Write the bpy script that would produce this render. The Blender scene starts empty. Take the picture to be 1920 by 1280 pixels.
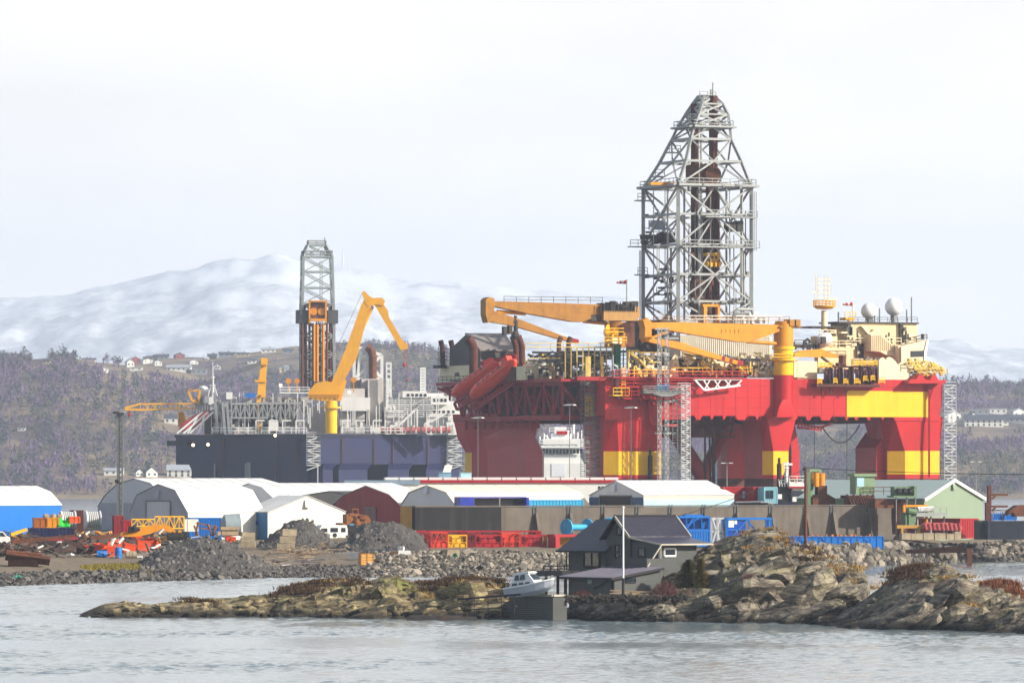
import bpy, math, random
import numpy as np
from mathutils import Vector, noise, Matrix
R = math.radians
scene = bpy.context.scene
COL = scene.collection
# ---------------------------------------------------------------- camera
F = 1920 * 200 / 36.0          # focal length in photo pixels (200 mm lens)
EYE, HOR = 12.5, 890.0         # eye height above the sea, horizon row
cam_d = bpy.data.cameras.new('camera'); cam = bpy.data.objects.new('camera', cam_d); COL.objects.link(cam)
cam.location = (0, 0, EYE); cam.rotation_euler = (R(90), 0, 0)
cam_d.lens = 200; cam_d.sensor_width = 36; cam_d.shift_y = (HOR - 640) / 1920.0
cam_d.clip_start = 1.0; cam_d.clip_end = 40000
scene.camera = cam
# ---------------------------------------------------------------- light
SUN_AZ, SUN_EL = 69.0, 27.0    # degrees to the right of straight back at the camera
world = bpy.data.worlds.new('World'); scene.world = world; world.use_nodes = True
wt = world.node_tree; wt.nodes.clear()
wo = wt.nodes.new('ShaderNodeOutputWorld'); wb = wt.nodes.new('ShaderNodeBackground')
sky = wt.nodes.new('ShaderNodeTexSky'); sky.sky_type = 'NISHITA'; sky.sun_disc = False
sky.sun_elevation = R(SUN_EL); sky.sun_rotation = R(180 - SUN_AZ)
sky.air_density = 1.0; sky.dust_density = 2.0
wb.inputs['Strength'].default_value = 0.09
# a bank of thin white cloud low over the fjord, breaking up overhead
tc = wt.nodes.new('ShaderNodeTexCoord'); sp = wt.nodes.new('ShaderNodeSeparateXYZ')
wt.links.new(tc.outputs['Generated'], sp.inputs[0])
wn = wt.nodes.new('ShaderNodeTexNoise'); wn.inputs['Scale'].default_value = 14.0; wn.inputs['Detail'].default_value = 5
wmap = wt.nodes.new('ShaderNodeMapping'); wmap.inputs['Scale'].default_value = (1, 1, 3)
wt.links.new(tc.outputs['Generated'], wmap.inputs[0]); wt.links.new(wmap.outputs[0], wn.inputs['Vector'])
ma = wt.nodes.new('ShaderNodeMath'); ma.operation = 'MULTIPLY_ADD'; ma.inputs[1].default_value = 0.10
fy = wt.nodes.new('ShaderNodeMath'); fy.operation = 'MULTIPLY_ADD'; fy.inputs[1].default_value = -0.14
wt.links.new(sp.outputs['Y'], fy.inputs[0]); wt.links.new(sp.outputs['Z'], fy.inputs[2])
wt.links.new(wn.outputs['Fac'], ma.inputs[0]); wt.links.new(fy.outputs[0], ma.inputs[2])
rmp = wt.nodes.new('ShaderNodeMapRange'); rmp.inputs['From Min'].default_value = 0.05; rmp.inputs['From Max'].default_value = 0.28
rmp.inputs['To Min'].default_value = 1.0; rmp.inputs['To Max'].default_value = 0.10; rmp.interpolation_type = 'SMOOTHSTEP'
wt.links.new(ma.outputs[0], rmp.inputs['Value'])
cm = wt.nodes.new('ShaderNodeMapRange'); cm.inputs['From Min'].default_value = 0.3; cm.inputs['From Max'].default_value = 0.7
cm.inputs['To Min'].default_value = 0.90; cm.inputs['To Max'].default_value = 1.07
wt.links.new(wn.outputs['Fac'], cm.inputs['Value'])
cl = wt.nodes.new('ShaderNodeVectorMath'); cl.operation = 'SCALE'
cl.inputs[0].default_value = (8.8, 8.5, 8.0)
wt.links.new(cm.outputs[0], cl.inputs['Scale'])
wm = wt.nodes.new('ShaderNodeMix'); wm.data_type = 'RGBA'
wt.links.new(rmp.outputs[0], wm.inputs['Factor']); wt.links.new(sky.outputs[0], wm.inputs['A']); wt.links.new(cl.outputs[0], wm.inputs['B'])
wt.links.new(wm.outputs['Result'], wb.inputs['Color']); wt.links.new(wb.outputs[0], wo.inputs['Surface'])
sun_d = bpy.data.lights.new('sun', 'SUN'); sun_d.energy = 4.8; sun_d.angle = R(0.6); sun_d.color = (1.0, 0.93, 0.82)
sun = bpy.data.objects.new('sun', sun_d); COL.objects.link(sun)
sdir = Vector((math.sin(R(SUN_AZ)) * math.cos(R(SUN_EL)), -math.cos(R(SUN_AZ)) * math.cos(R(SUN_EL)), math.sin(R(SUN_EL))))
sun.rotation_euler = sdir.to_track_quat('Z', 'Y').to_euler()
sun.location = (300, -100, 300)
scene.view_settings.view_transform = 'Standard'; scene.view_settings.look = 'None'
scene.view_settings.exposure = 0.70; scene.view_settings.gamma = 1.0
scene.cycles.use_denoising = True
scene.cycles.max_bounces = 6; scene.cycles.volume_bounces = 1; scene.cycles.diffuse_bounces = 2; scene.cycles.glossy_bounces = 2
scene.cycles.sample_clamp_indirect = 4.0

# ---------------------------------------------------------------- helpers
rng = random.Random(7)
def lin(c):
    c = c / 255.0
    return c / 12.92 if c <= 0.04045 else ((c + 0.055) / 1.055) ** 2.4
def srgb(r, g, b): return (lin(r), lin(g), lin(b), 1.0)
V = Vector

class MB:
    """collects shapes in world space; obj() links them as one mesh"""
    def __init__(self, auto=False): self.v = []; self.f = []; self.cuts = []; self.auto = auto
    def cut(self): self.cuts.append((len(self.v), len(self.f)))
    def pts(self, ps):
        n = len(self.v); self.v.extend([tuple(p) for p in ps]); return n
    def poly(self, ps):
        n = self.pts(ps); self.f.append(tuple(range(n, n + len(ps))))
    def loft(self, rings, cap=True, closed=True):
        if self.auto is True: self.cut()
        k = len(rings[0]); n = None; base = []
        for r in rings: base.append(self.pts(r))
        for a, b in zip(base[:-1], base[1:]):
            for i in range(k if closed else k - 1):
                j = (i + 1) % k
                self.f.append((a + i, a + j, b + j, b + i))
        if cap:
            self.f.append(tuple(base[0] + i for i in reversed(range(k))))
            self.f.append(tuple(base[-1] + i for i in range(k)))
    def prism(self, ps, ext):
        e = V(ext); self.loft([[V(p) for p in ps], [V(p) + e for p in ps]])
    def box(self, x0, x1, y0, y1, z0, z1):
        self.loft([[(x0, y0, z0), (x1, y0, z0), (x1, y1, z0), (x0, y1, z0)], [(x0, y0, z1), (x1, y0, z1), (x1, y1, z1), (x0, y1, z1)]])
    def obox(self, c, s, rot=(0, 0, 0), taper=1.0):
        m = Matrix.Rotation(rot[2], 3, 'Z') @ Matrix.Rotation(rot[1], 3, 'Y') @ Matrix.Rotation(rot[0], 3, 'X')
        x, y, z = s[0] / 2, s[1] / 2, s[2] / 2; c = V(c)
        r = []
        for zz, t in ((-z, 1.0), (z, taper)):
            r.append([c + m @ V((a * x * t, b * y * t, zz)) for a, b in ((-1, -1), (1, -1), (1, 1), (-1, 1))])
        self.loft(r)
    def beam(self, p, q, w, h=None):
        p = V(p); q = V(q); d = q - p
        if d.length < 1e-6: return
        d.normalize(); h = h or w
        up = V((0, 0, 1)) if abs(d.z) < 0.95 else V((1, 0, 0))
        s = d.cross(up).normalized() * (w / 2); t = s.cross(d).normalized() * (h / 2)
        self.loft([[p - s - t, p + s - t, p + s + t, p - s + t], [q - s - t, q + s - t, q + s + t, q - s + t]])
    def tube(self, p, q, r, r2=None, n=8, cap=True):
        p = V(p); q = V(q); d = q - p
        if d.length < 1e-6: return
        d.normalize(); r2 = r if r2 is None else r2
        up = V((0, 0, 1)) if abs(d.z) < 0.95 else V((1, 0, 0))
        s = d.cross(up).normalized(); t = s.cross(d).normalized()
        cs = [(math.cos(2 * math.pi * i / n), math.sin(2 * math.pi * i / n)) for i in range(n)]
        self.loft([[p + s * (a * r) + t * (b * r) for a, b in cs], [q + s * (a * r2) + t * (b * r2) for a, b in cs]], cap)
    def pipe(self, path, r, n=6):
        for a, b in zip(path[:-1], path[1:]): self.tube(a, b, r, n=n)
    def lathe(self, c, prof, n=16, axis=None):
        c = V(c); ax = V(axis).normalized() if axis is not None else V((0, 0, 1))
        up = V((0, 0, 1)) if abs(ax.z) < 0.95 else V((1, 0, 0))
        s = ax.cross(up).normalized(); t = ax.cross(s).normalized()
        self.loft([[c + ax * z + s * (r * math.cos(2 * math.pi * i / n)) + t * (r * math.sin(2 * math.pi * i / n)) for i in range(n)] for r, z in prof])
    def sphere(self, c, r, n=16, sz=1.0):
        k = max(5, n // 2)
        self.lathe(c, [(r * math.sin(math.pi * i / k) + 1e-3, -r * sz * math.cos(math.pi * i / k)) for i in range(k + 1)], n)
    def rail(self, path, h=1.1, step=1.8, w=0.07, rows=2):
        if self.auto == 'rail': self.cut()
        for a, b in zip(path[:-1], path[1:]):
            a = V(a); b = V(b); n = max(1, int((b - a).length / step)); up = V((0, 0, h))
            for k in range(rows): self.beam(a + up * ((k + 1) / rows), b + up * ((k + 1) / rows), w)
            for i in range(n + 1):
                p = a.lerp(b, i / n); self.beam(p, p + up, w)
    def stone(self, c, s, r=rng):
        """an irregular angular block"""
        m = Matrix.Rotation(r.uniform(0, 6.28), 3, 'Z') @ Matrix.Rotation(r.uniform(-.6, .6), 3, 'X') @ Matrix.Rotation(r.uniform(-.6, .6), 3, 'Y')
        c = V(c); rings = []
        k = r.choice((4, 5, 5, 6)); o = r.uniform(0, 6.28)
        for zz, sc in ((-.5, r.uniform(.6, 1)), (r.uniform(-.15, .2), 1.0), (.5, r.uniform(.3, .75))):
            ring = []
            for i in range(k):
                a = o + (i + r.uniform(-.3, .3)) * 2 * math.pi / k
                ring.append(c + m @ V((math.cos(a) * .5 * sc * s[0] * r.uniform(.75, 1.1), math.sin(a) * .5 * sc * s[1] * r.uniform(.75, 1.1), (zz + r.uniform(-.1, .1)) * s[2])))
            rings.append(ring)
        self.loft(rings)
    def bbox(self):
        a = np.array(self.v); return a.min(0), a.max(0)
    def obj(self, name, mat, parent=None, smooth=False, origin=None):
        if self.cuts:
            c = self.cuts if self.cuts[0][0] == 0 else [(0, 0)] + self.cuts
            c = [x for i, x in enumerate(c) if i == 0 or x != c[i - 1]]; c.append((len(self.v), len(self.f))); first = None
            for (v0, f0), (v1, f1) in zip(c[:-1], c[1:]):
                if v1 == v0: continue
                m_ = MB(); m_.v = self.v[v0:v1]; m_.f = [tuple(i - v0 for i in f) for f in self.f[f0:f1]]
                o_ = m_.obj(name, mat, parent, smooth, origin); first = first or o_
            return first
        me = bpy.data.meshes.new(name)
        o = V(origin) if origin is not None else V((0, 0, 0))
        p = parent
        while p is not None: o = o + p.location; p = p.parent
        off = np.array(o)
        vs = np.array(self.v, dtype=float) - off if len(self.v) else []
        me.from_pydata([tuple(x) for x in vs], [], self.f)
        me.materials.append(mat); me.update()
        if smooth:
            me.polygons.foreach_set('use_smooth', [True] * len(me.polygons))
            try: me.set_sharp_from_angle(angle=R(40))
            except Exception: pass
        ob = bpy.data.objects.new(name, me); COL.objects.link(ob)
        if parent is not None: ob.parent = parent
        elif origin is not None: ob.location = origin
        return ob

def tag(o, label=None, cat=None, group=None, kind=None):
    if label: o['label'] = label
    if cat: o['category'] = cat
    if group: o['group'] = group
    if kind: o['kind'] = kind
    return o
def thing(name, label, cat, loc, group=None):
    o = bpy.data.objects.new(name, None); COL.objects.link(o); o.location = loc
    o.empty_display_size = 0.5
    return tag(o, label, cat, group)
def solo(name, mb, mat, label, cat, group=None, smooth=False):
    a, b = mb.bbox()
    return tag(mb.obj(name, mat, None, smooth, ((a[0] + b[0]) / 2, (a[1] + b[1]) / 2, a[2])), label, cat, group)
def struct(name, mb, mat, smooth=False, kind='structure'):
    return tag(mb.obj(name, mat, None, smooth), kind=kind)
def dup(root, loc, rz=0.0, label=None, scale=None):
    r = root.copy(); COL.objects.link(r); r.location = loc; r.rotation_euler = (0, 0, rz)
    if scale: r.scale = (scale,) * 3
    if label: r['label'] = label
    for ch in list(root.children):
        c = ch.copy(); COL.objects.link(c); c.parent = r
        for g in list(ch.children):
            d = g.copy(); COL.objects.link(d); d.parent = c
    return r

# ---- photo pixel (1920 x 1280) + distance -> a point in the place
def P(px, py, Y): return V(((px - 960) / F * Y, Y, EYE - (py - HOR) / F * Y))
def Zp(py, Y): return EYE - (py - HOR) / F * Y
class Frame:
    """a building grid turned by phi: u runs right and away, v left and away"""
    def __init__(s, px, Y, phi):
        s.O = V(((px - 960) / F * Y, Y, 0)); s.g = V((math.sin(R(phi)), math.cos(R(phi)), 0)); s.e = V((-math.cos(R(phi)), math.sin(R(phi)), 0)); s.Y = Y
    def U(s, px, v):
        k = (px - 960) / F; o = s.O + s.e * v
        return (k * o.y - o.x) / (s.g.x - k * s.g.y)
    def W(s, u, v, z): p = s.O + s.g * u + s.e * v; return V((p.x, p.y, z))
    def at(s, px, v, py, ref=None):
        u = s.U(px, v); p = s.W(u, v, 0); p.z = Zp(py, ref or p.y); return p
    def Yat(s, px, v): return s.W(s.U(px, v), v, 0).y
    def box(s, mb, px0, px1, v0, v1, pyt, pyb, ref=None):
        u0, u1 = s.U(px0, v0), s.U(px1, v0); y = ref or s.Yat((px0 + px1) / 2, v0)
        zt, zb = Zp(pyt, y), Zp(pyb, y)
        s.ubox(mb, u0, u1, v0, v1, zb, zt)
    def ubox(s, mb, u0, u1, v0, v1, z0, z1):
        mb.loft([[s.W(u0, v0, z), s.W(u1, v0, z), s.W(u1, v1, z), s.W(u0, v1, z)] for z in (z0, z1)])
    def plate(s, mb, ps, v0, th, ref=None):
        """pixel outline on the plane v=v0 pushed back by th"""
        y = ref or s.Yat(sum(p[0] for p in ps) / len(ps), v0)
        a = [s.at(px, v0, py, y) for px, py in ps]
        mb.prism(a, s.e * th)

# ---------------------------------------------------------------- materials
MATS = {}
def mat(name, col, rough=0.6, metal=0.0, var=0.18, scale=0.6, rust=0.0, rustcol=(95, 50, 28), streak=0.0, bump=0.0, island=0.0, spec=0.3, rscale=0.35):
    m = bpy.data.materials.new(name); m.use_nodes = True; nt = m.node_tree; N = nt.nodes; L = nt.links
    b = N['Principled BSDF']; b.inputs['Roughness'].default_value = rough; b.inputs['Metallic'].default_value = metal
    b.inputs['Specular IOR Level'].default_value = spec
    t = N.new('ShaderNodeTexCoord')
    n = N.new('ShaderNodeTexNoise'); n.inputs['Scale'].default_value = scale; n.inputs['Detail'].default_value = 6; n.inputs['Roughness'].default_value = .65
    L.new(t.outputs['Object'], n.inputs['Vector'])
    c = srgb(*col)
    mr = N.new('ShaderNodeMapRange'); mr.inputs['From Min'].default_value = .3; mr.inputs['From Max'].default_value = .7
    mr.inputs['To Min'].default_value = 1 - var; mr.inputs['To Max'].default_value = 1 + var
    L.new(n.outputs['Fac'], mr.inputs['Value'])
    vm = N.new('ShaderNodeVectorMath'); vm.operation = 'SCALE'; vm.inputs[0].default_value = c[:3]
    L.new(mr.outputs[0], vm.inputs['Scale']); out = vm.outputs[0]
    if island:
        g = N.new('ShaderNodeNewGeometry'); mi = N.new('ShaderNodeMapRange')
        mi.inputs['To Min'].default_value = 1 - island; mi.inputs['To Max'].default_value = 1 + island
        L.new(g.outputs['Random Per Island'], mi.inputs['Value'])
        v2 = N.new('ShaderNodeVectorMath'); v2.operation = 'SCALE'; L.new(out, v2.inputs[0]); L.new(mi.outputs[0], v2.inputs['Scale']); out = v2.outputs[0]
    def overlay(vecscale, lo, hi, amt, rc):
        nonlocal out
        mp = N.new('ShaderNodeMapping'); mp.inputs['Scale'].default_value = vecscale; L.new(t.outputs['Object'], mp.inputs[0])
        n2 = N.new('ShaderNodeTexNoise'); n2.inputs['Scale'].default_value = 1.0; n2.inputs['Detail'].default_value = 7; n2.inputs['Roughness'].default_value = .7
        L.new(mp.outputs[0], n2.inputs['Vector'])
        m2 = N.new('ShaderNodeMapRange'); m2.inputs['From Min'].default_value = lo; m2.inputs['From Max'].default_value = hi; m2.inputs['To Max'].default_value = amt
        L.new(n2.outputs['Fac'], m2.inputs['Value'])
        mx = N.new('ShaderNodeMix'); mx.data_type = 'RGBA'; L.new(m2.outputs[0], mx.inputs['Factor']); L.new(out, mx.inputs['A']); mx.inputs['B'].default_value = srgb(*rc); out = mx.outputs['Result']
    if rust: overlay((rscale, rscale, rscale), .62 - .25 * rust, .80 - .2 * rust, min(1, .5 + rust), rustcol)
    if streak: overlay((1.1, 1.1, .07), .5, .8, streak, rustcol)
    L.new(out, b.inputs['Base Color'])
    if bump:
        bp = N.new('ShaderNodeBump'); bp.inputs['Strength'].default_value = bump; bp.inputs['Distance'].default_value = .3
        L.new(n.outputs['Fac'], bp.inputs['Height']); L.new(bp.outputs[0], b.inputs['Normal'])
    MATS[name] = m
    return m
# paints and metals
RED = mat('red_hull_paint', (178, 9, 18), .45, var=.16, scale=.15, streak=.5, rustcol=(118, 20, 22))
DRED = mat('weathered_red_paint', (150, 22, 30), .6, var=.2, scale=.5, streak=.4, rustcol=(80, 25, 20))
YEL = mat('yellow_paint', (238, 178, 2), .5, var=.1, scale=.3, streak=.42, rustcol=(170, 110, 10))
CRANE = mat('crane_orange_paint', (208, 134, 8), .5, var=.10, scale=.4, rust=.12, streak=.35, rustcol=(110, 62, 14))
CRANEB = mat('sooty_crane_paint', (158, 106, 24), .55, var=.2, scale=.4, rust=.3, streak=.55, rustcol=(84, 52, 22))
GALV = mat('galvanised_steel', (146, 148, 146), .5, .2, var=.16, scale=.5, rust=.08)
DGALV = mat('dark_galvanised_steel', (112, 114, 112), .55, .2, var=.2, scale=.5, rust=.2)
RUST = mat('rusty_steel', (98, 58, 38), .85, var=.35, scale=1.2, rust=.4, rustcol=(60, 34, 24))
DRUST = mat('dark_rusty_pipe', (86, 46, 36), .8, var=.3, scale=.8, rust=.3, rustcol=(40, 28, 24))
CREAM = mat('cream_paint', (214, 192, 148), .6, var=.08, scale=.4, streak=.4, rustcol=(132, 108, 72))
CREAM2 = mat('pale_cream_paint', (222, 205, 168), .6, var=.06, scale=.4, streak=.25, rustcol=(150, 120, 80))
WHITE = mat('white_paint', (212, 212, 208), .5, var=.06, scale=.4, streak=.15, rustcol=(150, 130, 110))
WHITE2 = mat('bright_white_plastic', (224, 225, 224), .4, var=.03)
GREY = mat('grey_paint', (120, 122, 126), .6, var=.12, scale=.4, streak=.2, rustcol=(80, 70, 64))
DGREY = mat('charcoal_steel_sheet', (72, 70, 72), .65, var=.2, scale=.3, streak=.3, rustcol=(48, 42, 42))
MGREY = mat('warm_grey_sheet', (128, 120, 116), .6, var=.12, scale=.3, streak=.25, rustcol=(92, 82, 76))
BLACK = mat('black_rubber', (30, 30, 32), .7, var=.3)
DARK = mat('dark_machinery', (58, 54, 50), .7, var=.5, scale=1.0, rust=.25)
GREEN = mat('deck_green_paint', (24, 92, 62), .55, var=.2)
LGREEN = mat('pale_green_paint', (116, 140, 104), .6, var=.1, scale=.4, streak=.3, rustcol=(80, 84, 60))
DGREEN = mat('dull_green_paint', (92, 116, 84), .65, var=.2, rust=.2)
NAVY = mat('navy_hull_paint', (18, 22, 64), .55, var=.2, scale=.12, streak=.22, rustcol=(52, 48, 60))
NAVY2 = mat('dark_navy_paint', (18, 22, 42), .6, var=.2, scale=.2)
BLUE = mat('bright_blue_paint', (0, 104, 186), .5, var=.08, scale=.5, streak=.15, rustcol=(10, 50, 100))
ROYAL = mat('royal_blue_paint', (30, 48, 150), .5, var=.1)
TURQ = mat('turquoise_paint', (48, 158, 200), .45, var=.1, streak=.2, rustcol=(120, 150, 150))
PALEB = mat('pale_blue_sheet', (160, 196, 208), .6, var=.08, scale=.2, streak=.2, rustcol=(130, 140, 140))
ORANGE = mat('orange_plastic', (206, 66, 14), .5, var=.1, scale=1)
ORED = mat('lifeboat_orange_red', (222, 62, 34), .45, var=.1, scale=.8, streak=.25, rustcol=(150, 40, 30))
TARP = mat('green_tarpaulin', (24, 176, 52), .6, var=.15, scale=2)
CRED = mat('container_red_paint', (158, 18, 28), .5, var=.12, scale=.7, streak=.25, rustcol=(100, 20, 20))
CONC = mat('cast_concrete', (100, 92, 83), .9, var=.25, scale=.25, streak=.7, rustcol=(64, 58, 52), bump=.2)
DCONC = mat('soot_black_concrete', (27, 26, 26), .9, var=.3, scale=.4, streak=.5, rustcol=(74, 68, 62))
BLOCK = mat('pale_cast_blocks', (150, 136, 112), .9, var=.3, scale=1.0, bump=.3, island=.15)
GLASS = mat('dark_window_glass', (36, 44, 52), .12, var=.3, spec=.6)
LAMP = mat('lamp_head_white', (205, 205, 200), .4, var=.05)
TIMBER = mat('grey_weathered_timber', (150, 130, 104), .8, var=.3, scale=2, island=.4)
MACH = mat('machinery_mixed_grey', (132, 126, 112), .6, var=.4, scale=.7, rust=.3, island=.35)
PIPE = mat('piping_yellow_cream', (196, 168, 84), .55, var=.3, scale=.6, rust=.25, island=.3)
HOSE = mat('black_hose', (34, 34, 34), .6)
HALLW = mat('white_tarpaulin_roof', (206, 206, 203), .7, var=.08, scale=.3, spec=.1, streak=.2, rustcol=(150, 150, 146))
SCW = mat('white_aluminium_scaffold', (184, 186, 186), .4, .2, var=.05)
# ================================================================ SETTING
def lerp_tab(tab, x):
    if x <= tab[0][0]: return tab[0][1]
    for (a, b), (c, d) in zip(tab[:-1], tab[1:]):
        if x <= c: return b + (d - b) * (x - a) / (c - a)
    return tab[-1][1]
def smooth(t): t = min(1, max(0, t)); return t * t * (3 - 2 * t)
def fract(p, o=5): return noise.fractal(p, 1.0, 2.1, o)

# ---- sea
m = bpy.data.materials.new('sea_water'); m.use_nodes = True; nt = m.node_tree; N = nt.nodes; L = nt.links
b = N['Principled BSDF']; b.inputs['Base Color'].default_value = (.16, .205, .225, 1); b.inputs['Roughness'].default_value = .12; b.inputs['IOR'].default_value = 1.33
t = N.new('ShaderNodeTexCoord')
hs = None
for sc, amp, det in (((2.6, .9, 1), .34, 3), ((6, 2.4, 1), .12, 3), ((.9, .3, 1), .3, 2)):
    mp = N.new('ShaderNodeMapping'); mp.inputs['Scale'].default_value = sc; mp.inputs['Rotation'].default_value = (0, 0, R(7 if amp > .5 else -9)); L.new(t.outputs['Object'], mp.inputs[0])
    n = N.new('ShaderNodeTexNoise'); n.inputs['Scale'].default_value = 1; n.inputs['Detail'].default_value = det; n.inputs['Roughness'].default_value = .6; L.new(mp.outputs[0], n.inputs['Vector'])
    mm = N.new('ShaderNodeMath'); mm.operation = 'MULTIPLY'; mm.inputs[1].default_value = amp; L.new(n.outputs['Fac'], mm.inputs[0])
    if hs is None: hs = mm.outputs[0]
    else:
        ad = N.new('ShaderNodeMath'); L.new(hs, ad.inputs[0]); L.new(mm.outputs[0], ad.inputs[1]); hs = ad.outputs[0]
# calm slicks and wind-ruffled bands
mp = N.new('ShaderNodeMapping'); mp.inputs['Scale'].default_value = (.012, .05, 1); L.new(t.outputs['Object'], mp.inputs[0])
n = N.new('ShaderNodeTexNoise'); n.inputs['Scale'].default_value = 1; n.inputs['Detail'].default_value = 3; L.new(mp.outputs[0], n.inputs['Vector'])
mr = N.new('ShaderNodeMapRange'); mr.inputs['From Min'].default_value = .35; mr.inputs['From Max'].default_value = .65; mr.inputs['To Min'].default_value = .10; mr.inputs['To Max'].default_value = .30; L.new(n.outputs['Fac'], mr.inputs['Value'])
bp = N.new('ShaderNodeBump'); bp.inputs['Distance'].default_value = .5; L.new(hs, bp.inputs['Height']); L.new(mr.outputs[0], bp.inputs['Strength']); L.new(bp.outputs[0], b.inputs['Normal'])
SEA = m
# open water far off as one sheet, real wavelets where they can be made out
X0, X1, Y0_, Y1_ = -96.0, 96.0, 326.0, 840.0
nx, ny = 720, 900
wr = np.random.default_rng(4)
gx = np.linspace(X0, X1, nx); gy = Y0_ + (Y1_ - Y0_) * np.linspace(0, 1, ny) ** 1.25
GX, GY = np.meshgrid(gx, gy); GZ = np.zeros_like(GX)
for k in range(60):
    lam = .55 * (2.6 / .55) ** wr.random(); th = wr.normal(-.5 * math.pi + .35, .75); kx, ky = math.cos(th) * 2 * math.pi / lam, math.sin(th) * 2 * math.pi / lam
    GZ += .0030 * lam ** .95 * np.sin(kx * GX + ky * GY + wr.random() * 6.28)
gust = np.zeros_like(GX)
for k in range(14): gust += np.sin(GX * wr.normal(0, .05) + GY * wr.normal(0, .10) + wr.random() * 6.28)
GZ = GZ * np.clip(1 + .2 * gust, .25, 2.2)
edge = np.minimum(np.minimum(GX - X0, X1 - GX), np.minimum(GY - Y0_, Y1_ - GY)); GZ *= np.clip(edge / 4, 0, 1)
vs = np.stack([GX, GY, GZ], -1).reshape(-1, 3)
idx = np.arange(nx * ny).reshape(ny, nx); q = np.stack([idx[:-1, :-1], idx[:-1, 1:], idx[1:, 1:], idx[1:, :-1]], -1).reshape(-1, 4)
o_ = len(vs); B = [(-4400, -150), (4400, -150), (4400, 15300), (-4400, 15300), (X0, Y0_), (X1, Y0_), (X1, Y1_), (X0, Y1_)]
vs = np.concatenate([vs, np.array([(a, b_, 0.) for a, b_ in B])]); q = np.concatenate([q, np.array([(0, 1, 5, 4), (1, 2, 6, 5), (2, 3, 7, 6), (3, 0, 4, 7)]) + o_])
me = bpy.data.meshes.new('sea'); me.vertices.add(len(vs)); me.vertices.foreach_set('co', vs.ravel())
me.loops.add(q.size); me.loops.foreach_set('vertex_index', q.ravel()); me.polygons.add(len(q)); me.polygons.foreach_set('loop_start', np.arange(len(q)) * 4); me.polygons.foreach_set('loop_total', np.full(len(q), 4)); me.polygons.foreach_set('use_smooth', np.ones(len(q), bool))
me.update(); me.materials.append(SEA); so = bpy.data.objects.new('sea', me); COL.objects.link(so); tag(so, kind='structure')

# ---- quay ground, with its rubble slopes down to the water
SHORE = [(-400, 1106), (0, 1098), (300, 1089), (520, 1083), (700, 1082), (1060, 1080), (1200, 1075), (1420, 1070), (1500, 1063), (1660, 1059), (1760, 1055), (1920, 1052), (2300, 1050)]
SLOPE = [(-400, 85), (560, 85), (700, 55), (800, 50), (1200, 45), (1450, 6), (1700, 7), (1760, 14), (1920, 14), (2300, 14)]
def shoreY(px): return F * EYE / (lerp_tab(SHORE, px) - HOR)
def gz(X, Y):
    px = 960 + F * X / Y; ys = shoreY(px); w = lerp_tab(SLOPE, px); t = (Y - ys) / w
    if t < 0: return max(-1.5, t * w * .35)
    z = 2.4 * (min(1, t) ** .85) + max(0, Y - max(760, ys + w)) * .02
    return z
def ground(px, py):
    """the point of the quay ground that shows at this pixel"""
    Y = shoreY(px) - 2
    while Y < 930:
        X = (px - 960) / F * Y
        if HOR + F * (EYE - gz(X, Y)) / Y <= py: break
        Y += .5
    return V(((px - 960) / F * Y, Y, gz((px - 960) / F * Y, Y)))
def land_material(name, cols, scale, moss=None):
    m = bpy.data.materials.new(name); m.use_nodes = True; nt = m.node_tree; N = nt.nodes; L = nt.links
    b = N['Principled BSDF']; b.inputs['Roughness'].default_value = .95; b.inputs['Specular IOR Level'].default_value = .15
    t = N.new('ShaderNodeTexCoord'); n = N.new('ShaderNodeTexNoise'); n.inputs['Scale'].default_value = scale; n.inputs['Detail'].default_value = 9; n.inputs['Roughness'].default_value = .7
    L.new(t.outputs['Object'], n.inputs['Vector'])
    r = N.new('ShaderNodeValToRGB'); L.new(n.outputs['Fac'], r.inputs[0]); e = r.color_ramp.elements
    k = len(cols)
    for i, c in enumerate(cols):
        pos = .3 + .4 * i / (k - 1)
        el = e[i] if i < 2 else e.new(pos)
        el.position = pos; el.color = srgb(*c)
    L.new(r.outputs[0], b.inputs['Base Color'])
    bp = N.new('ShaderNodeBump'); bp.inputs['Strength'].default_value = .5; bp.inputs['Distance'].default_value = .15; L.new(n.outputs['Fac'], bp.inputs['Height']); L.new(bp.outputs[0], b.inputs['Normal'])
    return m
GROUND = land_material('quay_gravel', [(84, 76, 66), (128, 116, 98), (104, 92, 78), (158, 146, 124)], .8)
pxs = [(-400 + i * 10) for i in range(271)]; rows = []
for px in pxs:
    ys = shoreY(px); col = []
    for j in range(60):
        tt = j / 59; Y = ys - 6 + (935 - ys + 6) * tt ** 1.6
        X = (px - 960) / F * Y
        col.append((X, Y, gz(X, Y) + .18 * fract(V((X * .35, Y * .2, 0)), 4)))
    col.append((col[-1][0], 936, -2)); rows.append(col)
mb = MB(); mb.loft(rows, cap=False, closed=False); struct('quay_ground', mb, GROUND, True)

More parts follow.
